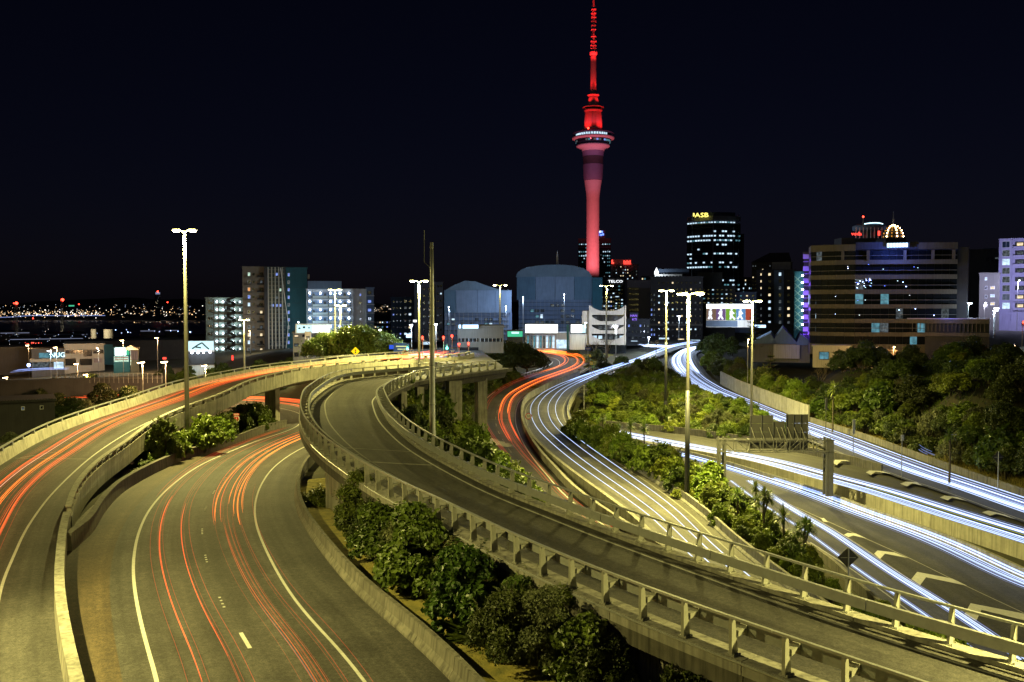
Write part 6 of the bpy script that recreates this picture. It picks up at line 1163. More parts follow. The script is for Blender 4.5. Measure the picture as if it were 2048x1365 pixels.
# --- bank tower
ya = 740.; b = Bld('bank_tower', 'round-fronted dark bank tower with an illuminated yellow ASB sign', 1384, 1486, 470, ya + 14, 30, 'wall_dark', zb=12)
def arc(px0, px1, bulge, n):
    out = []
    for t_ in np.linspace(0, 1, n + 1): out.append((at(px0 + (px1 - px0) * t_, 500, ya)[0], ya + bulge * (2 * t_ - 1) ** 2))
    return out
AR = arc(1380, 1489, 12, 20); zz2 = lambda y: at(1430, y, ya)[2]
def arc_band(name, mat, y0, y1, off, i0=0, i1=20):
    mb = MB(); mb.loft([[(x, y - off, zz2(y1)), (x, y - off, zz2(y0)), (x, y + 2, zz2(y0)), (x, y + 2, zz2(y1))] for x, y in AR[i0:i1 + 1]]); return part(mb, name, mat, b.t)
arc_band('glass_front', 'glass', 446, 590, 0); arc_band('crown_band', 'wall_pale', 432, 441, 1.2); arc_band('crown_band', 'wall_pale', 446, 448, 1.0); arc_band('roof_band', 'wall_blue', 424, 432, -2, 3, 18)
for y in fr_(452, 585, 16): arc_band('spandrel', 'wall_dark', y + 2.5, y + 5, .4)
def arc_win(i, y, h, m_):
    (x0, y0), (x1, y1) = AR[i], AR[i + 1]; mb = MB(); mb.loft([[(x0 + .25, y0 - .55, zz2(y + h)), (x0 + .25, y0 - .55, zz2(y)), (x0 + .25, y0 - .3, zz2(y)), (x0 + .25, y0 - .3, zz2(y + h))], [(x1 - .25, y1 - .55, zz2(y + h)), (x1 - .25, y1 - .55, zz2(y)), (x1 - .25, y1 - .3, zz2(y)), (x1 - .25, y1 - .3, zz2(y + h))]]); part(mb, 'window', m_, b.t)
for k, y in enumerate(fr_(443, 577, 16)):
    lit = {0: .95, 1: .0, 2: .25, 3: .8, 4: .85, 5: .12, 6: .08, 7: .4, 8: .05, 9: .3, 10: .75, 11: .1, 12: .0, 13: .35, 14: .2, 15: .5}[k]
    for i in range(20):
        if random.random() < lit: arc_win(i, y + .4, 3.0 if k else 2.6, 'win_cool' if random.random() < .7 else 'win_teal')
for x, w in ((1384.5, 1.2), (1426, 3), (1466.5, 1.6), (1476, 1.6)): b.box('fin', 'wall_pale', x - w / 2, x + w / 2, 432, 590, 18)
b.text('ASB', 1404, 434.5, 8.6, 'neon_yellow', sx=1.35).location.y -= 17.5; b.box('logo_mark', 'neon_yellow', 1387, 1389.5, 430, 436, .6, 17)
# --- dark middle-ground blocks
b = Bld('office_block', 'black slab block behind the two lamp posts, nearly unlit', 1300, 1405, 555, 345, 24, 'wall_dark', zb=2); b.grid([1303, 1308.5], fr_(590, 670, 9), 3, 4.5, .8, ('win_blue', 'win_dim')); b.grid(fr_(1318, 1400, 10), fr_(566, 672, 9), 4.4, 4, .22, ('win_cool', 'win_dim', 'win_warm')); b.box('band', 'wall_grey', 1300, 1405, 648, 652, .5); b.box('shop_window', 'win_cool', 1318, 1338, 676, 690, .2); b.box('shop_window', 'win_warm', 1356, 1368, 678, 690, .2); b.box('shop_window', 'win_cool', 1376, 1400, 680, 690, .2)
b = Bld('office_block', 'dark block with a sloping roofline below the bank tower', 1400, 1470, 574, 365, 20, 'wall_dark', zb=2); b.grid(fr_(1408, 1462, 7), fr_(580, 606, 4), 5, 3.6, .42, ('win_dim', 'win_cool', 'win_teal')); b.box('plant_room', 'wall_dark', 1395, 1445, 545, 574, 8, -9)
b = Bld('office_block', 'bluish low block right of the bank tower foot', 1464, 1512, 586, 370, 18, 'wall_blue', zb=2); b.grid(fr_(1470, 1506, 4), (592, 600), 5, 3.4, .6, ('win_warm', 'win_cool', 'win_teal')); b.box('parapet', 'wall_pale', 1430, 1452, 594, 606, 2)
# picture billboard: figures in white on four coloured fields under a glaring top light
b = Bld('billboard', 'wide lit billboard with white sporting figures on coloured panels', 1412, 1503, 608, 240, .8, 'wall_white', zb=at(1450, 655, 240)[2], roof=False)
for nm, c in (('bb_brown', (.16, .10, .07)), ('bb_purple', (.14, .08, .20)), ('bb_green', (.16, .35, .03)), ('bb_blue', (.10, .25, .5)), ('bb_red', (.35, .06, .03)), ('bb_fig', (.85, .9, 1.))): emat(nm, c, 1.2 if nm == 'bb_fig' else 1.0)
for x0, x1, m_ in ((1413, 1432, 'bb_brown'), (1432, 1451.5, 'bb_purple'), (1451.5, 1472, 'bb_green'), (1472, 1491, 'bb_blue'), (1491, 1502, 'bb_red')): b.box('poster', m_, x0 + .2, x1 - .2, 618, 640.5, .1)
b.box('poster', 'screen_white', 1413, 1502, 609, 617.5, .12); b.box('base_strip', 'wall_blue', 1412, 1475, 642, 654, .2)
for i, (x, l1, l2, ar) in enumerate(((1421, -4, 3, 3), (1442, -5, 4, -5), (1463, -2, 7, 6), (1481, -6, 4, 5))):
    mb = MB(); q = lambda a, c: at(a, c, 239.82)
    mb.tube([q(x, 622), q(x - .5, 631)], .42, 6); mb.tube([q(x - .5, 631), q(x + l1, 639)], .26, 5); mb.tube([q(x - .5, 631), q(x + l2, 639)], .26, 5); mb.tube([q(x, 623), q(x + ar, 628)], .2, 5); mb.sphere(q(x + .5, 619.6), .3, 8); part(mb, 'figure', 'bb_fig', b.t)
for x in (1425, 1445, 1465, 1488): b.box('lamp_arm', 'frame_dark', x, x + .6, 601, 608, .1, 1.5)
lamp(b.P(1470, 650, -5), 1500, (.8, .9, 1), .5, par=b.t); lamp(b.P(1455, 606, -2), 300, (.8, .95, 1), .4, par=b.t)
# --- apartments
b = Bld('apartment_block', 'apartment tower with small square windows and a pitched roof behind the dark block', 1502, 1583, 526, 520, 24, 'wall_grey', zb=4); b.grid(fr_(1506, 1540, 8), fr_(532, 600, 10), 2.6, 3, .3, ('win_warm', 'win_dim')); b.grid([1545, 1560, 1575], fr_(530, 540, 2), 3, 3.4, .5, ('win_warm', 'win_cool'))
mb = MB(); p = [at(1502, 526, 520), at(1583, 526, 520), at(1568, 506, 530), at(1530, 506, 530)]; mb.loft([[(p[0][0], 519, p[0][2] + .4), (p[1][0], 519, p[0][2] + .4)], [(p[3][0], 531, p[3][2]), (p[2][0], 531, p[3][2])], [(p[0][0], 545, p[0][2] + .4), (p[1][0], 545, p[0][2] + .4)]], closed=False); part(mb, 'pitched_roof', 'wall_brown', b.t); b.box('dormer', 'wall_white', 1544, 1581, 525, 541, 1.5)
b = Bld('apartment_block', 'dark apartment block with a pale bay of lit windows left of the purple tower', 1512, 1590, 541, 400, 20, 'wall_dark', zb=3)
b.box('bay', 'wall_blue', 1547, 1568, 541, 652, 1.2)
for i, y in enumerate(fr_(549, 645, 8)): b.win(1522, y, 3, 5, random.choice(['win_dim', 'glass', 'win_warm'])); b.win(1539, y, 6, 6, random.choice(['win_warm', 'glass', 'win_dim', 'win_cool'])); b.win(1560, y, 6, 7, random.choice(['win_cool', 'win_warm', 'glass', 'win_dim']), dy=-1.25); b.win(1577, y, 6, 6, random.choice(['glass', 'win_dim', 'win_orange' if i > 5 else 'glass', 'win_warm']))
b = Bld('stair_block', 'green-lit zigzag fire stair with bright landings against a dark wall', 1588, 1606, 545, 330, 8, 'wall_teal', zb=3)
for k, y in enumerate(fr_(553, 650, 8)):
    mb = MB(); a_, c_ = (b.P(1589, y, -1.0), b.P(1602, y + 12, -1.0)); mb.bar(a_, c_, .25); mb.bar(b.P(1602, y + .5, -1.2), b.P(1589, y + 11, -1.2), .18); part(mb, 'stair_flight', 'wall_sage', b.t, False)
    mb = MB(); mb.sphere(b.P(1605, y - 1, -1.5), .34, 8); part(mb, 'landing_light', 'lamp_white', b.t, False); lamp(b.P(1600, y, -2.2), 130, (.6, 1, .8), .3, par=b.t)
# --- banded office
pmat('glass_office', (.006, .008, .011), .5, var=.3, spec=.08); yo = 205.; b = Bld('office_building', 'broad banded office building with dark ribbon windows and pale concrete spandrels', 1634, 1930, 498, yo + 6, 40, 'wall_dark', zb=2, roof=False)
PLAN = [(1626, 9), (1636, 1.5), (1660, .6), (1690, 0.2), (1731, 0), (1765, 1.2), (1800, 2.2), (1858, 3.2), (1890, 4.0), (1936, 5.5)]
PL = [(at(x, 600, yo)[0], yo + dy) for x, dy in PLAN]; zo = lambda y: at(1780, y, yo)[2]
def band(name, mat, y0, y1, off, i0=0, i1=len(PLAN) - 1, thick=1.2, kind=None):
    mb = MB()
    for i in range(i0, i1):
        (xa, ya_), (xb, yb_) = PL[i], PL[i + 1]; L = math.hypot(xb - xa, yb_ - ya_); n = max(1, int(round(L / .8)))
        for k in range(n):
            f0, f1 = (k + .012) / n, (k + 1 - .012) / n
            mb.loft([[(xa + (xb - xa) * f, ya_ + (yb_ - ya_) * f - off, zo(y1)), (xa + (xb - xa) * f, ya_ + (yb_ - ya_) * f - off, zo(y0)), (xa + (xb - xa) * f, ya_ + (yb_ - ya_) * f + thick, zo(y0)), (xa + (xb - xa) * f, ya_ + (yb_ - ya_) * f + thick, zo(y1))] for f in (f0, f1)])
    o = part(mb, name, mat, b.t)
    if kind: o['kind'] = kind
    return o
floors = [(487, 500), (519, 528), (549, 558), (579, 588), (609, 617.5), (638.5, 647), (666, 674)]
band('spandrel_band', 'wall_bronze', 487, 500, .5, 0, 4, kind='stuff'); band('spandrel_band', 'wall_bronze', 485, 498, .5, 7, 9, kind='stuff'); band('parapet', 'wall_dark', 483, 498, .3, 4, 7, kind='stuff')
for y0, y1 in floors[1:]:
    band('spandrel_band', 'wall_bronze', y0, y1, .55, kind='stuff'); band('sill_rail', 'wall_grey', y0 - 9.2, y0 - 8.3, .35, kind='stuff')
band('base_wall', 'wall_bronze', 690, 712, .5, kind='stuff')
for f_, (y0, y1) in enumerate(floors):
    ya_, yb_ = y1 + .1, (floors[f_ + 1][0] if f_ < 6 else 690) - .1
    for i in range(len(PL) - 1):
        (xa, A_), (xb, B_) = PL[i], PL[i + 1]; L = math.hypot(xb - xa, B_ - A_); n = max(1, int(round(L / 1.9)))
        for k in range(n):
            f0, f1 = (k + .03) / n, (k + .97) / n; m_ = 'glass_office'; r_ = random.random()
            if f_ == 3 and r_ < .13: m_ = 'win_teal'
            elif f_ == 3 and r_ < .17: m_ = 'win_cool'
            elif r_ < .03: m_ = 'win_teal'
            elif r_ < .05: m_ = 'win_dim'
            mb = MB(); mb.loft([[(xa + (xb - xa) * f, A_ + (B_ - A_) * f + .3, zo(yb_)), (xa + (xb - xa) * f, A_ + (B_ - A_) * f + .3, zo(ya_)), (xa + (xb - xa) * f, A_ + (B_ - A_) * f + .4, zo(ya_)), (xa + (xb - xa) * f, A_ + (B_ - A_) * f + .4, zo(yb_))] for f in (f0, f1)]); part(mb, 'window_pane', m_, b.t)
g = random.Random(9)
for i in range(46):                                    # ceiling lights seen through the glass
    x, y = g.choice([(g.uniform(1730, 1765), g.uniform(556, 576)), (g.uniform(1640, 1880), g.uniform(528, 545)), (g.uniform(1640, 1860), g.uniform(590, 605)), (g.uniform(1640, 1900), g.uniform(618, 635)), (g.uniform(1725, 1830), g.uniform(560, 574))])
    i_ = max(j for j in range(len(PLAN)) if PLAN[j][0] <= x); p = at(x, y, yo + PLAN[i_][1] + .2); mb = MB(); mb.box((p[0], p[1], p[2]), (.22, .1, .12)); part(mb, 'ceiling_light', g.choice(['neon_white', 'neon_cool', 'neon_blue', 'lamp_blue']), b.t)
for x in (1656, 1705, 1758, 1824, 1875, 1912):
    i_ = max(j for j in range(len(PLAN)) if PLAN[j][0] <= x); p = at(x, 510, yo + PLAN[i_][1]); mb = MB(); mb.span(p[0] - .35, p[0] + .35, p[1] - .2, p[1] + .9, zo(519), zo(500)); part(mb, 'pier', 'wall_bronze', b.t)
OFF = b
s_ = Bld('light_sign', 'dazzling blue-white light sign on the parapet of the banded office', 1774, 1816, 486, yo + .4, .6, 'wall_dark', zb=zo(496), cat='sign', roof=False)
for i, x in enumerate(fr_(1776.5, 1813, 7)): s_.box('letter', 'screen_blue', x - 2.6, x + 2.6, 486.5, 495, .25)
lamp(s_.P(1795, 502, -3), 2600, (.10, .18, 1.), .5, par=s_.t)
w = Bld('office_wing', 'low colonnaded wing of the banded office with a blue-lit edge', 1850, 1978, 638, yo - 4, 16, 'wall_dark', zb=2, roof=False); w.box('roof_edge', 'wall_lavender', 1812, 1980, 637, 639, .8); w.box('spandrel_band', 'wall_bronze', 1812, 1978, 639.5, 647.5, .6)
for x in fr_(1822, 1968, 19): w.box('column', 'wall_bronze', x, x + 1.8, 647.5, 664, .4)
w.box('spandrel_band', 'wall_bronze', 1812, 1978, 666, 673, .6); lamp(w.P(1900, 634, -3), 220, (.2, .25, 1), .5, par=w.t)
b = Bld('office_tower', 'narrow tower with violet-lit bands at the left end of the banded office', 1606, 1634, 507, 222, 14, 'wall_dark', zb=2)
for k, y in enumerate(fr_(509, 654, 7)):
    b.box('violet_band', 'wall_lavender', 1606, 1628, y, y + 9, .6); lamp(b.P(1611, y + 13, -2.2), 110 + 40 * k, (.22, .08, 1.), .3, par=b.t); b.box('ledge', 'wall_lavender', 1606, 1628, y + 14.5, y + 15.3, .4)
    b.box('bay_window', random.choice(['win_blue', 'win_cool', 'win_dim']) if k > 3 else 'glass_blue', 1628.5, 1634, y - 2, y + 9, .3, 1.0)
# roof structures behind: ring with red sign, lit dome
ring_t = thing('roof_pavilion', 'round glass roof pavilion with a white light ring and red sign behind the office', 'building', at(1738, 475, 260)); c = at(1738, 460, 260); uu = 260 / F
mb = MB(); mb.lathe([(30 * uu, at(0, 462, 260)[2]), (32 * uu, at(0, 455, 260)[2]), (30.5 * uu, at(0, 452, 260)[2]), (24 * uu, at(0, 449.5, 260)[2]), (.1, at(0, 449, 260)[2])], (c[0], 260, 0), 28); part(mb, 'canopy', 'wall_blue', ring_t)
mb = MB(); mb.lathe([(26 * uu, at(0, 478, 260)[2]), (26 * uu, at(0, 457, 260)[2])], (c[0], 260, 0), 28); part(mb, 'drum', 'glass_blue', ring_t)
mb = MB(); mb.tube([(c[0] + 29 * uu * math.cos(a), 260 - 29 * uu * abs(math.sin(a)), at(0, 456.5, 260)[2] + 1.1 * abs(math.sin(a))) for a in np.linspace(.9, 2.25, 14)], .13, 5); part(mb, 'light_ring', 'neon_cool', ring_t)
for x in fr_(1712, 1764, 8): mb = MB(); p = at(x, 466, 255); mb.box(p, (.2, .2, 3.0)); part(mb, 'mullion', 'frame_white', ring_t)
o = link('lettering', text_mesh('voda', 1.5, 'lettering', 'neon_red', .1), ring_t); o.location = Vector(at(1713, 468, 254)) - Vector(ring_t.location); o.rotation_euler = (R(90), 0, 0)
for x in (1757, 1759): mb = MB(); mb.box(at(x, 467, 254), (.3, .2, 1.3)); part(mb, 'lettering', 'neon_red', ring_t)
mb = MB(); mb.span(at(1690, 0, 262)[0], at(1760, 0, 262)[0], 262, 268, at(0, 530, 262)[2], at(0, 476, 262)[2]); part(mb, 'plant_room', 'wall_dark', ring_t)
mb = MB(); p = at(1726, 460, 256); mb.tube([p, (p[0], p[1], at(0, 436, 256)[2])], .08, 5); part(mb, 'roof_mast', 'galv_dull', ring_t); mb = MB(); mb.sphere((p[0], p[1], at(0, 434, 256)[2]), .28, 8); part(mb, 'beacon', 'signal_red', ring_t)
dm = thing('lit_dome', 'small ribbed dome outlined with warm bulbs and a spire behind the banded office', 'dome', at(1786, 478, 280)); c = at(1786, 478, 280); u2 = 280 / F
mb = MB(); mb.lathe([(19 * u2 * math.cos(a), 26 * u2 * math.sin(a)) for a in np.linspace(0, 1.5, 9)], c, 16); part(mb, 'dome_shell', 'wall_brown', dm); mb = MB(); mb.tube([(c[0], c[1], c[2] + 25 * u2), (c[0], c[1], c[2] + 54 * u2)], [.2, .06], 6); part(mb, 'spire', 'galv_dull', dm)
for k in range(7):
    a = math.pi + math.pi * k / 6
    for e in np.linspace(.15, 1.4, 6): mb = MB(); mb.sphere((c[0] + 19.6 * u2 * math.cos(e) * math.cos(a), c[1] + 19.6 * u2 * math.cos(e) * math.sin(a), c[2] + 26.5 * u2 * math.sin(e)), .2, 6); part(mb, 'bulb', 'lamp_orange' if k % 2 else 'trail_amber', dm)
mb = MB(); mb.span(at(1766, 0, 279)[0], at(1806, 0, 279)[0], 274, 290, at(0, 520, 279)[2], at(0, 478.5, 279)[2]); part(mb, 'base', 'wall_dark', dm)
# --- right edge
b = Bld('apartment_tower', 'lavender-lit curved apartment tower at the right edge', 1995, 2060, 479, 300, 20, 'wall_lavender', zb=4)
for y in fr_(489, 612, 8): b.win(2012, y, 16, 13, random.choice(['win_dim', 'win_cool', 'glass_blue', 'win_dim']), 'frame_white'); b.box('balcony_recess', 'wall_dark', 2030, 2062, y - 5, y + 4, .1); b.win(2040, y, 14, 7, random.choice(['glass', 'win_dim', 'win_warm']), dy=-.15); b.box('balcony_front', 'wall_lavender', 2026, 2062, y + 4.5, y + 9, 1.2)
for x in (1997, 2023.5): b.box('pier', 'wall_lavender', x - 1.2, x + 1.2, 480, 640, .8)
b.street(2034, 22, 22000, (.58, .58, 1.), 'tall bluish street lamp before the lavender tower', 18)
b = Bld('apartment_block', 'small grey block with a column of lit windows left of the lavender tower', 1957, 1998, 548, 290, 14, 'wall_grey', zb=4); b.grid([1972], fr_(558, 612, 4), 5, 7, .4, ('win_cool', 'win_dim'), 'frame_white'); b.grid([1985], fr_(576, 608, 3), 9, 6, .9, ('win_warm', 'win_cool'), 'frame_white'); b.street(1968, 14, 2600, (.8, .75, .9), 'pale street lamp before the small grey block', 10)
b = Bld('office_block', 'dark stepped block behind the small grey block', 1936, 1996, 500, 420, 20, 'wall_dark', zb=4); b.box('upper_step', 'wall_blue', 1966, 1992, 496, 520, 3, -6); b.grid([1975, 1984, 1993], (517, 522), 7, 4, .6, ('win_teal', 'win_dim'))
# gabled hall
hb = Bld('gabled_hall', 'low ribbed metal hall with pointed gables among the trees', 1504, 1620, 688, 222, 20, 'wall_grey', zb=1, roof=False)
for x in fr_(1506, 1598, 24): hb.box('rib', 'wall_bronze', x, x + .5, 689, 716, .12)
for x0, xm, x1, yt, ye in ((1503, 1546, 1560, 668, 688), (1546, 1571, 1601, 656, 688), (1596, 1606, 1636, 668, 690)):
    a_, m_, c_ = at(x0, ye, 220), at(xm, yt, 220), at(x1, ye, 220); mb = MB(); mb.loft([[a_, m_, c_], [(a_[0], 244, a_[2]), (m_[0], 236, m_[2] + .4), (c_[0], 244, c_[2])]]); part(mb, 'gable_roof', 'roof_metal', hb.t)
hb.box('gable_wall', 'wall_cream', 1547, 1599, 689, 717, 1.0)
for x in fr_(1549, 1597, 14): hb.box('rib', 'wall_bronze', x, x + .5, 689, 717, .12, 1.05)
lamp(hb.P(1596, 690, -6), 260, (.25, .25, 1.), 1, par=hb.t)
b = Bld('annex', 'concrete-fronted annex between the gabled hall and the banded office', 1626, 1700, 694, 203, 4, 'wall_cream', zb=1); b.win(1648, 712, 20, 16, 'win_teal'); b.win(1690, 714, 6, 18, 'win_cool')
# --- low ground at the left
b = Bld('warehouse', 'pale two-storey warehouse with dark window openings on the low ground', 128, 208, 690, 262, 20, 'wall_cream', zb=-7)
for x0, x1, y0, y1 in ((131, 152, 700, 707), (155, 165, 700, 707), (167, 184, 700, 713), (186, 207, 700, 708), (131, 152, 717, 731), (160, 184, 718, 731)): b.box('window', 'glass', x0, x1, y0, y1, .08)
b.box('mural', 'bb_brown', 188, 204, 718, 726, .1); b.box('end_wall', 'wall_teal', 209, 226, 690, 731, .4)
b.street(196, 14, 2600, (1., .75, .55), 'orange street lamp in front of the pale warehouse', 7)
b = Bld('entrance_building', 'lit glass entrance with a canopy beside the warehouse', 62, 128, 700, 258, 14, 'wall_grey', zb=-7); b.box('glazing', 'win_teal', 78, 126, 706, 716, .1); b.box('canopy', 'wall_cream', 60, 128, 717, 723, 3.2); b.box('shopfront', 'win_cool', 108, 127, 725, 738, .1); b.box('shopfront', 'win_dim', 66, 98, 725, 738, .1)
s_ = text_on('NUG', 2.0, 'lettering', 'neon_cool', b.t, b.P(115, 711, -.4)); mb = MB(); p = b.P(58, 729, -2); mb.sphere(p, .5, 8); part(mb, 'blue_light', 'lamp_blue', b.t, False)
b = Bld('long_wall_building', 'long dim low shed at the left edge', -60, 62, 697, 270, 16, 'wall_grey', zb=-8)
b = Bld('hoarding', 'bright green and white hoarding beside the warehouse', 226, 259, 694, 246, .8, 'wall_teal', zb=-6, cat='billboard', roof=False); b.box('poster', 'screen_white', 230, 252, 696, 711, .1); b.box('poster', 'screen_green', 253, 258, 698, 711, .1); b.box('poster', 'win_green', 228, 257, 713, 724, .1)
for y in (715, 719): b.box('printed_line', 'bb_red', 229, 256, y, y + 1.6, .15)
lamp(b.P(242, 716, -5), 700, (.6, 1, .8), .4, par=b.t)
mb = MB(); p = at(261, 694, 244); mb.lathe([(2.2, 0), (.1, 1.2)], (p[0], 244, p[2] - .8), 8); mb.tube([(p[0], 244, p[2] - 5), p], .08, 5); single(mb, 'market_umbrella', 'wall_white', 'small white parasol beside the green hoarding', 'umbrella', org=(p[0], 244, p[2] - 5))
b = Bld('kiosk', 'small shop front with printed panels right of the green hoarding', 260, 277, 698, 247, 5, 'wall_bronze', zb=-6)
for x in (262, 267, 272): b.box('panel', 'bb_brown', x, x + 4, 702, 720, .1)
b = Bld('shed', 'long dark-roofed shed behind the orange street lamps', 130, 370, 684, 300, 26, 'wall_dark', zb=-8)
b = Bld('billboard', 'lit white billboard with a sketched cyclist behind the tall lamp post', 376, 428, 682, 228, .8, 'frame_white', zb=-5, roof=False); b.box('poster', 'screen_teal', 377, 427, 683, 700, .1); b.box('backing', 'wall_dark', 375, 429, 704, 730, .3)
for x0, y0, x1, y1 in ((384, 698, 396, 690), (396, 690, 404, 686), (404, 686, 412, 694), (412, 694, 418, 699), (390, 694, 402, 696)): mb = MB(); mb.bar(b.P(x0, y0, -.2), b.P(x1, y1, -.2), .35); part(mb, 'printed_shape', 'print_dark', b.t, False)
for x in (384, 396, 407, 420): mb = MB(); mb.sphere(b.P(x, 705, -1.2), .28, 8); part(mb, 'lamp', 'lamp_white', b.t, False)
lamp(b.P(402, 708, -4), 700, (.7, .9, 1), .4, par=b.t)
b = Bld('sunken_road_wall', 'long pale retaining wall of the sunken road below the street lamps', 0, 330, 760, 178, 1.0, 'wall_dark', zb=-12, cat='wall', ybase=790)

mb = MB(); a_, c_ = at(110, 753, 180), at(330, 765, 180)
ft = thing('mesh_fence', 'thin post fence on top of the sunken road wall', 'fence', a_)
for i in range(24):
    f = i / 23; mb = MB(); mb.box((a_[0] + (c_[0] - a_[0]) * f, 178.5, at(0, 757, 178)[2]), (.06, .06, 2.0)); part(mb, 'post', 'galv_dull', ft)
for dz in (0., .95): mb = MB(); mb.box(((a_[0] + c_[0]) / 2, 178.5, at(0, 757, 178)[2] + dz), (c_[0] - a_[0], .04, .04)); part(mb, 'rail', 'galv_dull', ft)
b = Bld('terrace_house', 'dim long terrace with a ribbed roof edge in the dark gully', -60, 108, 806, 140, 9, 'wall_dark', zb=-14, ybase=830)
for x in fr_(4, 104, 18): b.box('rafter_end', 'wall_dark', x, x + 2.5, 800, 806, .5)
b.grid([46, 84], [818], 8, 8, .5, ('win_dim',), 'frame_white')
s_ = Bld('orange_sign', 'small orange sign above the street lamp on the low ground', 325, 333, 714, 200, .4, 'wall_dark', zb=-5, cat='sign', roof=False); s_.box('face', 'neon_red', 325.5, 332.5, 715, 719, .1)
s_ = Bld('red_sign', 'small upright red sign at the foot of the walkway block', 463, 467, 710, 260, .4, 'wall_dark', zb=-4, cat='sign', roof=False); s_.box('face', 'neon_red', 463.4, 466.6, 711, 721, .1)
# --- harbour: wharf sheds, tanks, cranes; far shore with its lights
for x0, x1, yt, Y, lab in ((0, 60, 664, 620, 'long low wharf shed at the left edge'), (20, 168, 676, 480, 'broad dark shed roof with blue-lit edges'), (280, 312, 660, 700, 'dark wharf shed left of the tall lamp post'), (330, 355, 659, 720, 'pale-roofed wharf shed behind the tall lamp post'), (88, 170, 668, 560, 'dark shed beside the storage tanks')):
    b = Bld('wharf_shed', lab, x0, x1, yt, Y, 40, 'wall_dark', zb=-40); b.box('edge_light', 'trail_dim', x0 + 1, x1 - 1, yt + 2, yt + 2.8, .4)
for x, w, lab in ((187, 10, 'pale storage tank left one of two on the wharf'), (217, 18, 'pale storage tank right one of two on the wharf')):
    p = at(x, 672, 640); mb = MB(); mb.lathe([(w * 640 / F / 2, -12), (w * 640 / F / 2, (672 - 659) * 640 / F), (.1, (672 - 658) * 640 / F)], p, 16); single(mb, 'storage_tank', 'wall_cream', lab, 'tank', org=p); lamp((p[0] + 3, 626, p[2] + 3), 5200, (1, .85, .55), 1)
for x, y0, y1, rx, lab in ((125, 655, 600, 0, 'lattice mast with a red beacon over the harbour sheds'), (33, 668, 607, 0, 'short lattice mast with a red beacon at the left')):
    Y = 600; mb = MB(); a_, c_ = at(x, 680, Y), at(x, y1, Y)
    for dx, dy in ((-.7, -.7), (.7, -.7), (.7, .7), (-.7, .7)): mb.bar((a_[0] + dx, Y + dy, a_[2]), (a_[0] + dx * .5, Y + dy, c_[2]), .22)
    n = 12
    for k in range(n):
        z0, z1 = a_[2] + (c_[2] - a_[2]) * k / n, a_[2] + (c_[2] - a_[2]) * (k + 1) / n; mb.bar((a_[0] - .7, Y - .7, z0), (a_[0] + .7, Y - .7, z1), .14)
    t = thing('lattice_mast', lab, 'mast', a_); part(mb, 'lattice', 'galv_dull', t); mb = MB(); mb.sphere(c_, 1.0, 8); part(mb, 'beacon', 'signal_red', t)
mb = MB(); a_, c_, e_ = at(281, 665, 760), at(283, 640, 760), at(298, 606, 760); mb.bar(a_, c_, .8); mb.bar(c_, e_, .5); single(mb, 'harbour_crane', 'wall_blue', 'thin dark harbour crane with a raised jib', 'crane', org=a_)
g = random.Random(77)
def specks(name, n, xr, yr, Yr, sr, mats, edge=0.):
    for m_ in mats:
        mb = MB()
        for i in range(n // len(mats)):
            x = g.uniform(*xr); y = g.gauss((yr[0] + yr[1]) / 2, (yr[1] - yr[0]) / 4); Y = g.uniform(*Yr); p = at(x, y, Y); s = g.uniform(*sr) * Y / F * (1.0 if g.random() < .85 else 1.7)
            mb.add([(p[0] - s, p[1], p[2]), (p[0] + s, p[1], p[2]), (p[0], p[1] - s, p[2]), (p[0], p[1] + s, p[2]), (p[0], p[1], p[2] - s), (p[0], p[1], p[2] + s)], [(0, 2, 5), (2, 1, 5), (1, 3, 5), (3, 0, 5), (2, 0, 4), (1, 2, 4), (3, 1, 4), (0, 3, 4)])
        link(name, mb.mesh(name, m_), None, kind='stuff')
emat('far_warm', (1., .62, .3), 2.2); emat('far_white', (1., .92, .8), 2.6); emat('far_cool', (.5, .65, 1.), 1.6); emat('far_red', (1., .1, .06), 2.5)
# far shore: a long low land with hills
mb = MB(); n = 90; rows_ = []
for k in range(n + 1):
    x = -3600 + 5200 * k / n; h = 26 + 16 * math.sin(k * .31) + 9 * math.sin(k * .83 + 1) + 22 * math.exp(-((k - 30) / 9) ** 2); rows_.append([(x, 3700, -46), (x, 3760, -38), (x, 4300, h * .6), (x, 5200, h), (x, 6400, -46)])
mb.loft(rows_, closed=False); structure(mb, 'far_hills', 'far_land')
specks('shore_lights', 170, (0, 410), (620, 634), (3690, 3720), (.35, .8), ('far_warm', 'far_white', 'far_warm')); specks('shore_lights', 130, (0, 200), (622, 633), (3690, 3720), (.5, 1.1), ('far_warm', 'far_white')); specks('hill_lights', 150, (0, 410), (608, 628), (3900, 4200), (.3, .6), ('far_warm', 'far_white', 'far_cool')); specks('hill_lights', 30, (748, 785), (610, 628), (3900, 4200), (.3, .6), ('far_warm', 'far_white'))
specks('harbour_lights', 26, (260, 410), (643, 648), (2200, 2300), (.35, .5), ('far_white', 'far_warm')); specks('wharf_lights', 70, (0, 180), (662, 690), (430, 600), (.35, .6), ('far_cool', 'far_white', 'trail_dim')); specks('wharf_lights', 16, (180, 420), (655, 672), (520, 600), (.6, 1.2), ('lamp_blue', 'far_cool', 'far_cool')); specks('wharf_lights', 14, (50, 85), (684, 690), (400, 420), (.5, .9), ('far_red',))
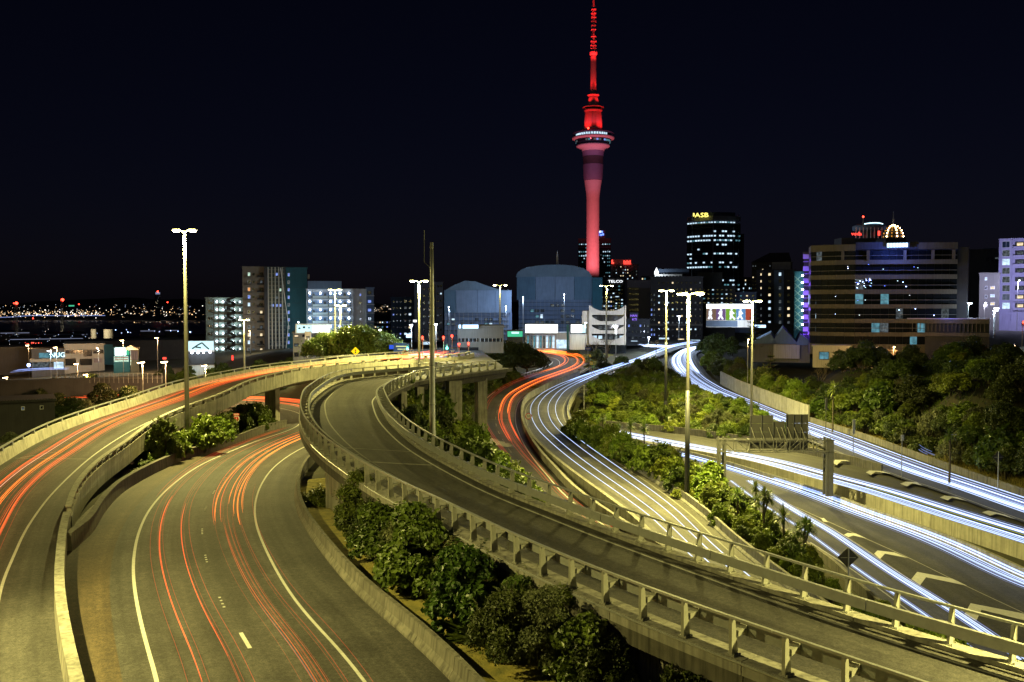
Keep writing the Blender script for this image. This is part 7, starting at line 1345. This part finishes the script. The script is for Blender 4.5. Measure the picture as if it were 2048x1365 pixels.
for x, y in ((28, 607), (158, 609), (335, 605), (66, 637)):
    p = at(x, y, 3600 if x != 66 else 2000); t = thing('beacon_mast', {28: 'red beacon furthest left on the far shore', 158: 'red beacon right of the green sign on the far shore', 335: 'red beacon right of the far tower block', 66: 'low red beacon over the harbour water'}[x], 'beacon', p, 'red beacons across the harbour'); mb = MB(); mb.sphere(p, 1.3 * p[1] / F, 8); part(mb, 'beacon', 'signal_red', t); mb = MB(); mb.tube([(p[0], p[1], p[2] - 70 if x != 66 else p[2] - 20), p], .2 * p[1] / F, 4); part(mb, 'mast', 'far_land', t)
p = at(143, 612, 3500); mb = MB(); mb.box(p, (20, 4, 5)); single(mb, 'far_sign', 'screen_green', 'tiny green illuminated sign on the far shore', 'sign', org=p)
b = Bld('far_tower', 'dim tower block with a lit crown on the far shore', 310, 321, 588, 3450, 30, 'wall_dark', zb=-46); b.box('crown', 'trail_dim', 311, 320, 585, 589, 4)
for i in range(16): b.win(g.uniform(311, 320), g.uniform(592, 622), .8, 1.0, g.choice(['win_dim', 'win_dim', 'win_warm']))
mb = MB(); mb.sphere(at(315.5, 583.5, 3450), 3.2, 8); part(mb, 'beacon', 'signal_red', b.t)
mb = MB(); mb.tube([at(-40, 637, 3600), at(30, 634, 3600), at(60, 631.5, 3600), at(210, 631.5, 3600)], 1.4, 5); link('shore_road_lights', mb.mesh('shore_road_lights', 'trail_soft'), None, kind='stuff')
# lit signs and shop fronts crowding the street corner
for i, (x0, x1, y0, y1, Y, m_, lab) in enumerate(((778, 806, 690, 699, 178, 'screen_sign_blue', 'wide blue lit direction board at the crossing'), (812, 822, 668, 676, 185, 'screen_blue', 'small glaring blue-white sign above the direction board'), (826, 834, 640, 645, 230, 'neon_white', 'short white lit strip high behind the crossing'), (846, 866, 684, 690, 190, 'win_cool', 'cool lit shop front behind the red traffic light'), (666, 694, 699, 705, 195, 'neon_cool', 'blue-white lit sign under the street trees'), (649, 668, 703, 712, 198, 'win_cool', 'lit shop window beside the small grey office block'), (700, 716, 668, 671, 205, 'win_teal', 'teal lit strip behind the street trees'), (1275, 1290, 700, 706, 300, 'win_cool', 'lit doorway left of the far bend'), (1508, 1532, 650, 656, 235, 'screen_blue', 'glaring blue-white canopy light right of the picture billboard'))):
    if i == 0: emat('screen_sign_blue', (.04, .12, .8), .8)
    s_ = Bld('lit_sign', lab, x0, x1, y0, Y, .5, 'wall_dark', zb=at(x0, y1, Y)[2], cat='sign', roof=False); s_.box('face', m_, x0 + .4, x1 - .4, y0 + .4, y1 - .4, .1)
    if m_ in ('screen_blue', 'neon_cool'): lamp(s_.P((x0 + x1) / 2, y1 + 2, -3), 350, (.4, .6, 1.), .4, par=s_.t)
# further blocks filling the skyline
for x0, x1, yt, Y, wx, wy, lit, mat_, lab in ((1226, 1262, 548, 760, 7, 5, .4, 'wall_dark', 'dark distant block with cool windows below the neon signs'), (1282, 1322, 553, 820, 8, 4, .35, 'wall_blue', 'bluish distant block left of the colonnaded building'), (1338, 1386, 556, 900, 9, 5, .4, 'wall_dark', 'distant dark block left of the bank tower foot'), (1484, 1506, 556, 680, 5, 8, .35, 'wall_dark', 'narrow distant block right of the bank tower'), (1584, 1610, 556, 620, 5, 6, .5, 'wall_blue', 'bluish distant block behind the zigzag stair'), (748, 782, 640, 520, 7, 4, .5, 'wall_dark', 'low distant block right of the narrow balconied one'), (1196, 1230, 590, 480, 7, 5, .6, 'wall_blue', 'bluish lit block behind the scalloped facade'), (1296, 1330, 640, 420, 7, 4, .55, 'wall_blue', 'low lit block behind the far white bend')):
    b = Bld('office_block', lab, x0, x1, yt, Y, 18, mat_, zb=3); b.grid(fr_(x0 + 3, x1 - 3, wx), fr_(yt + 5, yt + 5 + wy * 7, wy), (x1 - x0) / wx * .62, 3.6, lit, ('win_cool', 'win_teal', 'win_warm', 'win_blue', 'win_cool'))
# ------------------------------------------------------------------ light trails: glowing lines of the passing lamps, hung at lamp height over the lanes
def trail(rd, fr, d0, d1, h, r, mat, label, mb=None, taper=True):
    g = fr if callable(fr) else (lambda d: fr); m = mb or MB(); ds = np.linspace(d0, d1, max(4, int((d1 - d0) / 1.5)))
    P = [rd.f(d, g(d), h) for d in ds]; k = len(P); rr = [r * (min(1, .25 + i / 4, .25 + (k - 1 - i) / 4) if taper else 1) for i in range(k)]
    m.tube(P, rr, 5)
    if mb is None: single(m, 'light_trail', mat, label, 'light trail', 'light trails of passing cars', org=tuple(P[k // 2]))
def trails(name_label, rd, fr_range, n, d0, d1, h, r, mat, seed):
    """a packed stream nobody could count: one object"""
    g = random.Random(seed); m = MB()
    for i in range(n):
        f0 = g.uniform(*fr_range); w = g.uniform(-.008, .008); a = d0 + g.random() * 4; b = d1 - g.random() * 4; trail(rd, lambda d: f0 + w * math.sin(d * .04 + i), a, b, h + g.uniform(-.15, .25), r * g.uniform(.5, 1.4), mat, '', m)
    link('light_trails', m.mesh('light_trails', mat), None, kind='stuff')
# near motorway: red
emat('trail_dull', (.8, .09, .02), .6)
Le = B.L
for fr, a, b, h, r, mat, lab in ((.19, 22, 62, .7, .030, 'trail_red', 'thick red trail in the left lane of the near motorway, left of a fainter one'), (.36, 24, 58, .7, .020, 'trail_red', 'red trail in the left lane of the near motorway beside the studs'), (.64, 50, 114, .7, .034, 'trail_orange', 'bold orange trail hugging the studs in the right lane'), (.76, 56, 114, .8, .028, 'trail_orange', 'orange trail in the middle of the right lane'), (.84, 48, 114, .7, .045, 'trail_orange', 'boldest orange trail in the right lane of the near motorway')):
    trail(B, fr, a, b, h, r, mat, lab)
trails('', B, (.10, .22), 4, 8, 118, .7, .010, 'trail_deep', 1); trails('', B, (.30, .42), 4, 8, 118, .7, .010, 'trail_deep', 2); trails('', B, (.62, .70), 3, 46, 118, .75, .016, 'trail_red', 3); trails('', B, (.78, .90), 4, 50, 118, .75, .016, 'trail_orange', 4); trails('', B, (.62, .98), 8, 0, 70, .7, .007, 'trail_deep', 5); trails('', B, (.64, .80), 4, 8, 52, .7, .010, 'trail_dull', 9)
trails('', B, (.0, .1), 3, 60, 125, .8, .014, 'trail_deep', 6); trails('', B, (.1, .9), 9, 128, B.L, .8, .06, 'trail_red', 7); trails('', B, (.72, .74), 1, 0, 34, .5, .006, 'trail_dim', 8)
# flyover: red and orange with one pale line. fractions run from the near parapet to the far one
a0 = A.near(-22, 36); a1 = A.L - 4
trail(A, .62, 8, A.near(-30, 112), .8, .028, 'trail_pink', 'pale pink trail along the middle of the flyover')
for fr, a, b, r, mat, lab in ((.52, 0, a1, .032, 'trail_orange', 'orange trail right of the pale line on the flyover'), (.66, 0, a1, .028, 'trail_red', 'red trail left of the pale line on the flyover'), (.40, 0, a1, .034, 'trail_red', 'red trail nearest the outer railing of the flyover')): trail(A, fr, a, b, .8, r, mat, lab)
trails('', A, (.38, .46), 4, 0, a1, .8, .014, 'trail_red', 11); trails('', A, (.50, .60), 3, 0, a1, .8, .014, 'trail_orange', 12); trails('', A, (.62, .72), 4, 0, a1, .85, .014, 'trail_red', 13); trails('', A, (.34, .76), 16, 0, a1, .8, .010, 'trail_deep', 14); trails('', A, (.48, .58), 4, 0, A.near(-30, 70), .8, .012, 'trail_orange', 16)
trails('', A, (.2, .8), 14, A.near(-8, 147), A.L, .8, .08, 'trail_red', 15)
# red bend
d1 = D.L
for fr, r, lab in ((.60, .10, 'broad orange trail left one of the pair on the red bend'), (.80, .10, 'broad orange trail right one of the pair on the red bend')):
    trail(D, lambda d, f=fr: f + .0 * d, D.near(-5, 160), d1, .8, r, 'trail_orange', lab)
trails('', D, (.56, .66), 4, D.near(-3, 125), d1, .8, .035, 'trail_red', 21); trails('', D, (.76, .86), 4, D.near(-3, 125), d1, .8, .035, 'trail_red', 22); trails('', D, (.58, .86), 7, 0, D.near(-5, 150), .8, .018, 'trail_deep', 23); trails('', D, (.12, .32), 3, D.near(-2, 112), d1, .8, .022, 'trail_deep', 24); trails('', D, (.15, .5), 3, D.near(5, 222), d1, .8, .05, 'trail_orange', 25)
trails('', D, (.2, .9), 10, D.near(12, 252), d1, .9, .07, 'trail_orange', 26)
# lower white lanes: four clean lines
for fr, lab in ((.14, 'leftmost of four bluish-white trails on the lower white lanes'), (.34, 'second from left of four bluish-white trails on the lower white lanes'), (.60, 'third from left of four bluish-white trails on the lower white lanes'), (.80, 'rightmost of four bluish-white trails on the lower white lanes')):
    trail(E, lambda d, f=fr: f if d > E.near(4, 130) else .12 + (f - .12) * (.75 + .25 * d / E.near(4, 130)), 0, E.L, .65, .042, 'trail_white', lab)
trails('', E, (.12, .82), 5, E.near(12, 211), E.L, .65, .05, 'trail_blue', 31)
# far motorway: dense white streams
def lines(rd, us, d0, d1, r, mat, seed, h=.7, frac=False, rev=False):
    g = random.Random(seed); m = MB()
    for i, u in enumerate(us):
        hh = h + g.uniform(-.12, .2); a = d0 + g.random() * 5; ds = np.linspace(a, d1 - g.random() * 3, 70); q = r * g.uniform(.6, 1.3); w = g.uniform(-.12, .12)
        m.tube([rd.p(d, (rd.w(d) - u if rev else u * rd.w(d) if frac else u) + w * math.sin(d * .05 + i), hh) for d in ds], q, 5)
    link('light_trails', m.mesh('light_trails', mat), None, kind='stuff')
lines(Fr, (.09, .125, .16, .21, .245, .28, .31, .36, .395, .43, .47), 0, Fr.L, .040, 'trail_white', 41, frac=True); lines(Fr, (.10, .14, .18, .23, .26, .30, .33, .38, .41, .45, .49, .52), 0, Fr.L, .022, 'trail_soft', 42, frac=True)
lines(Fr, (.63, .66, .70), 0, Fr.L, .035, 'trail_white', 43, frac=True); lines(Fr, (.58, .61, .65, .68, .73), 0, Fr.L, .018, 'trail_soft', 44, frac=True)
trails('', Fr, (.08, .80), 22, 8, 70, .8, .08, 'trail_white', 45)
m0 = Mr.near(12, 168)
mfr = lambda a, b: (lambda d: a)
def streams(rd, u0, u1, n, d0, d1, r, mat, seed, h=.7):
    g = random.Random(seed); m = MB()
    for i in range(n):
        u = g.uniform(u0, u1); ds = np.linspace(d0 + g.random() * 3, d1, 50); m.tube([rd.p(d, u + .1 * math.sin(d * .05 + i), h + g.random() * .004) for d in ds], r * g.uniform(.5, 1.4), 5)
    link('light_trails', m.mesh('light_trails', mat), None, kind='stuff')
lines(Mr, (1.1, 1.35, 1.6, 2.05, 2.3, 2.65, 2.95), m0, Mr.L, .036, 'trail_white', 51); lines(Mr, (1.0, 1.2, 1.48, 1.9, 2.2, 2.5, 2.8, 3.1), m0, Mr.L, .020, 'trail_soft', 52); lines(Mr, (3.85, 4.1, 4.3, 4.6, 4.95), m0, Mr.L, .045, 'trail_white', 53, .8); lines(Mr, (3.7, 4.0, 4.45, 4.8, 5.15, 5.4), m0, Mr.L, .020, 'trail_soft', 54); lines(Mr, (3.45,), Mr.near(38, 110), Mr.L, .03, 'trail_lime', 55, .9)
gR = lambda d, u: Gr.w(d) - u
def streams_r(rd, u0, u1, n, d0, d1, r, mat, seed, h=.7):
    g = random.Random(seed); m = MB()
    for i in range(n):
        u = g.uniform(u0, u1); ds = np.linspace(d0 + g.random() * 3, d1, 50); m.tube([rd.p(d, rd.w(d) - u, h) for d in ds], r * g.uniform(.5, 1.4), 5)
    link('light_trails', m.mesh('light_trails', mat), None, kind='stuff')
lines(Gr, (.85, 1.1, 1.3), 26, Gr.L, .034, 'trail_white', 61, rev=True); lines(Gr, (2.15, 2.4, 2.65, 2.95), 26, Gr.L, .038, 'trail_white', 62, rev=True); lines(Gr, (.75, .98, 1.2, 1.45, 2.0, 2.28, 2.52, 2.8, 3.1), 26, Gr.L, .018, 'trail_soft', 63, rev=True); lines(Gr, (.5, .62), 60, Gr.L, .03, 'trail_blue', 64, rev=True)
ex = Path(px(zG, [(1500, 972), (1543, 1003), (1600, 1040), (1660, 1075), (1720, 1117), (1800, 1172), (1880, 1222), (1980, 1290), (2048, 1340)]), 8)
m = MB(); m2 = MB(); g = random.Random(70)
for u, r, q in ((-.2, .05, m), (.05, .045, m), (.25, .04, m), (-.5, .03, m2), (-2.4, .05, m), (-2.6, .03, m2), (-2.2, .025, m2), (.5, .025, m2), (-.3, .03, m)):
    q.tube([ex.pt(d, -u if False else u * (1 if ex.N[3][0] > 0 else -1), .65) for d in np.linspace(0, ex.L, 60)], r, 5)
link('light_trails', m.mesh('light_trails', 'trail_white'), None, kind='stuff'); link('light_trails', m2.mesh('light_trails', 'trail_soft'), None, kind='stuff')
# queue at the traffic lights and the bright sweep at the head of the far bend
def sweep(P, z, n, spread, r, mat, seed):
    g = random.Random(seed); m = MB(); p = Path([(*at(x, y, Y)[:2], at(x, y, Y)[2]) for x, y, Y in P], 2)
    for i in range(n):
        u = g.uniform(-spread, spread); h = g.uniform(-.3, .3); m.tube([p.pt(d, u, h) for d in np.linspace(g.random() * p.L * .3, p.L * g.uniform(.7, 1), 20)], r * g.uniform(.5, 1.3), 5)
    link('light_trails', m.mesh('light_trails', mat), None, kind='stuff')
sweep([(790, 716, 158), (830, 713, 160), (870, 713, 160), (892, 714, 161)], 0, 16, 2.5, .1, 'trail_red', 71); sweep([(800, 714, 164), (850, 711, 166), (892, 712, 168)], 0, 8, 2, .08, 'trail_pink', 72)
sweep([(1272, 689, 292), (1310, 692, 292), (1345, 694, 292), (1385, 692, 296)], 0, 26, 3, .14, 'trail_white', 73); sweep([(1300, 692, 290), (1370, 696, 288)], 0, 14, 2.2, .12, 'trail_white', 74)
sweep([(20, 745, 205), (70, 740, 210), (142, 738, 215)], 0, 6, 1, .06, 'trail_soft', 75); sweep([(1836, 893, 114), (1850, 903, 110), (1876, 913, 107)], 0, 4, .3, .03, 'trail_soft', 76)
# traffic signals
for q, Y, m_, lab in (((845, 678), 166, 'signal_red', 'red traffic light left of the camera mast'), ((887, 678), 168, 'signal_red', 'red traffic light on the arm right of the camera mast'), ((815, 695), 170, 'signal_green', 'green traffic light at the left of the crossing'), ((894, 694), 168, 'signal_green', 'green traffic light at the right of the crossing'), ((904, 675), 175, 'signal_red', 'red traffic light above the blue street sign'), ((918, 692), 175, 'signal_red', 'red traffic light before the low white building'), ((937, 690), 176, 'signal_red', 'red traffic light furthest right at the crossing'), ((2046, 648), 180, 'signal_red', 'red traffic light at the right edge of the view')):
    X, _, Z = at(q[0], q[1], Y); zb = max(ground(X, Y), 4.0 if X < 20 else ground(X, Y)); t = thing('traffic_light', lab, 'traffic light', (X, Y, zb), 'traffic lights at the crossing'); h = Z - zb
    mb = MB(); mb.tube([(0, .15, 0), (0, .15, h + .5)], .06, 6); part(mb, 'post', 'galv_dull', t, False); mb = MB(); mb.box((0, 0, h), (.36, .22, 1.0)); hd = part(mb, 'signal_head', 'steel_dark', t, False)
    for k in (.3, 0, -.3):
        on = (k == .3) == (m_ == 'signal_red') and k != 0; mb = MB(); mb.tube([(0, -.16 if on else -.13, h + k), (0, -.1, h + k)], .22 if on else .1, 10); part(mb, 'lens', m_ if on else 'glass', hd, False)
    lamp((0, -.8, h), 120, (1, .05, .03) if m_ == 'signal_red' else (.1, 1, .7), .1, par=t)
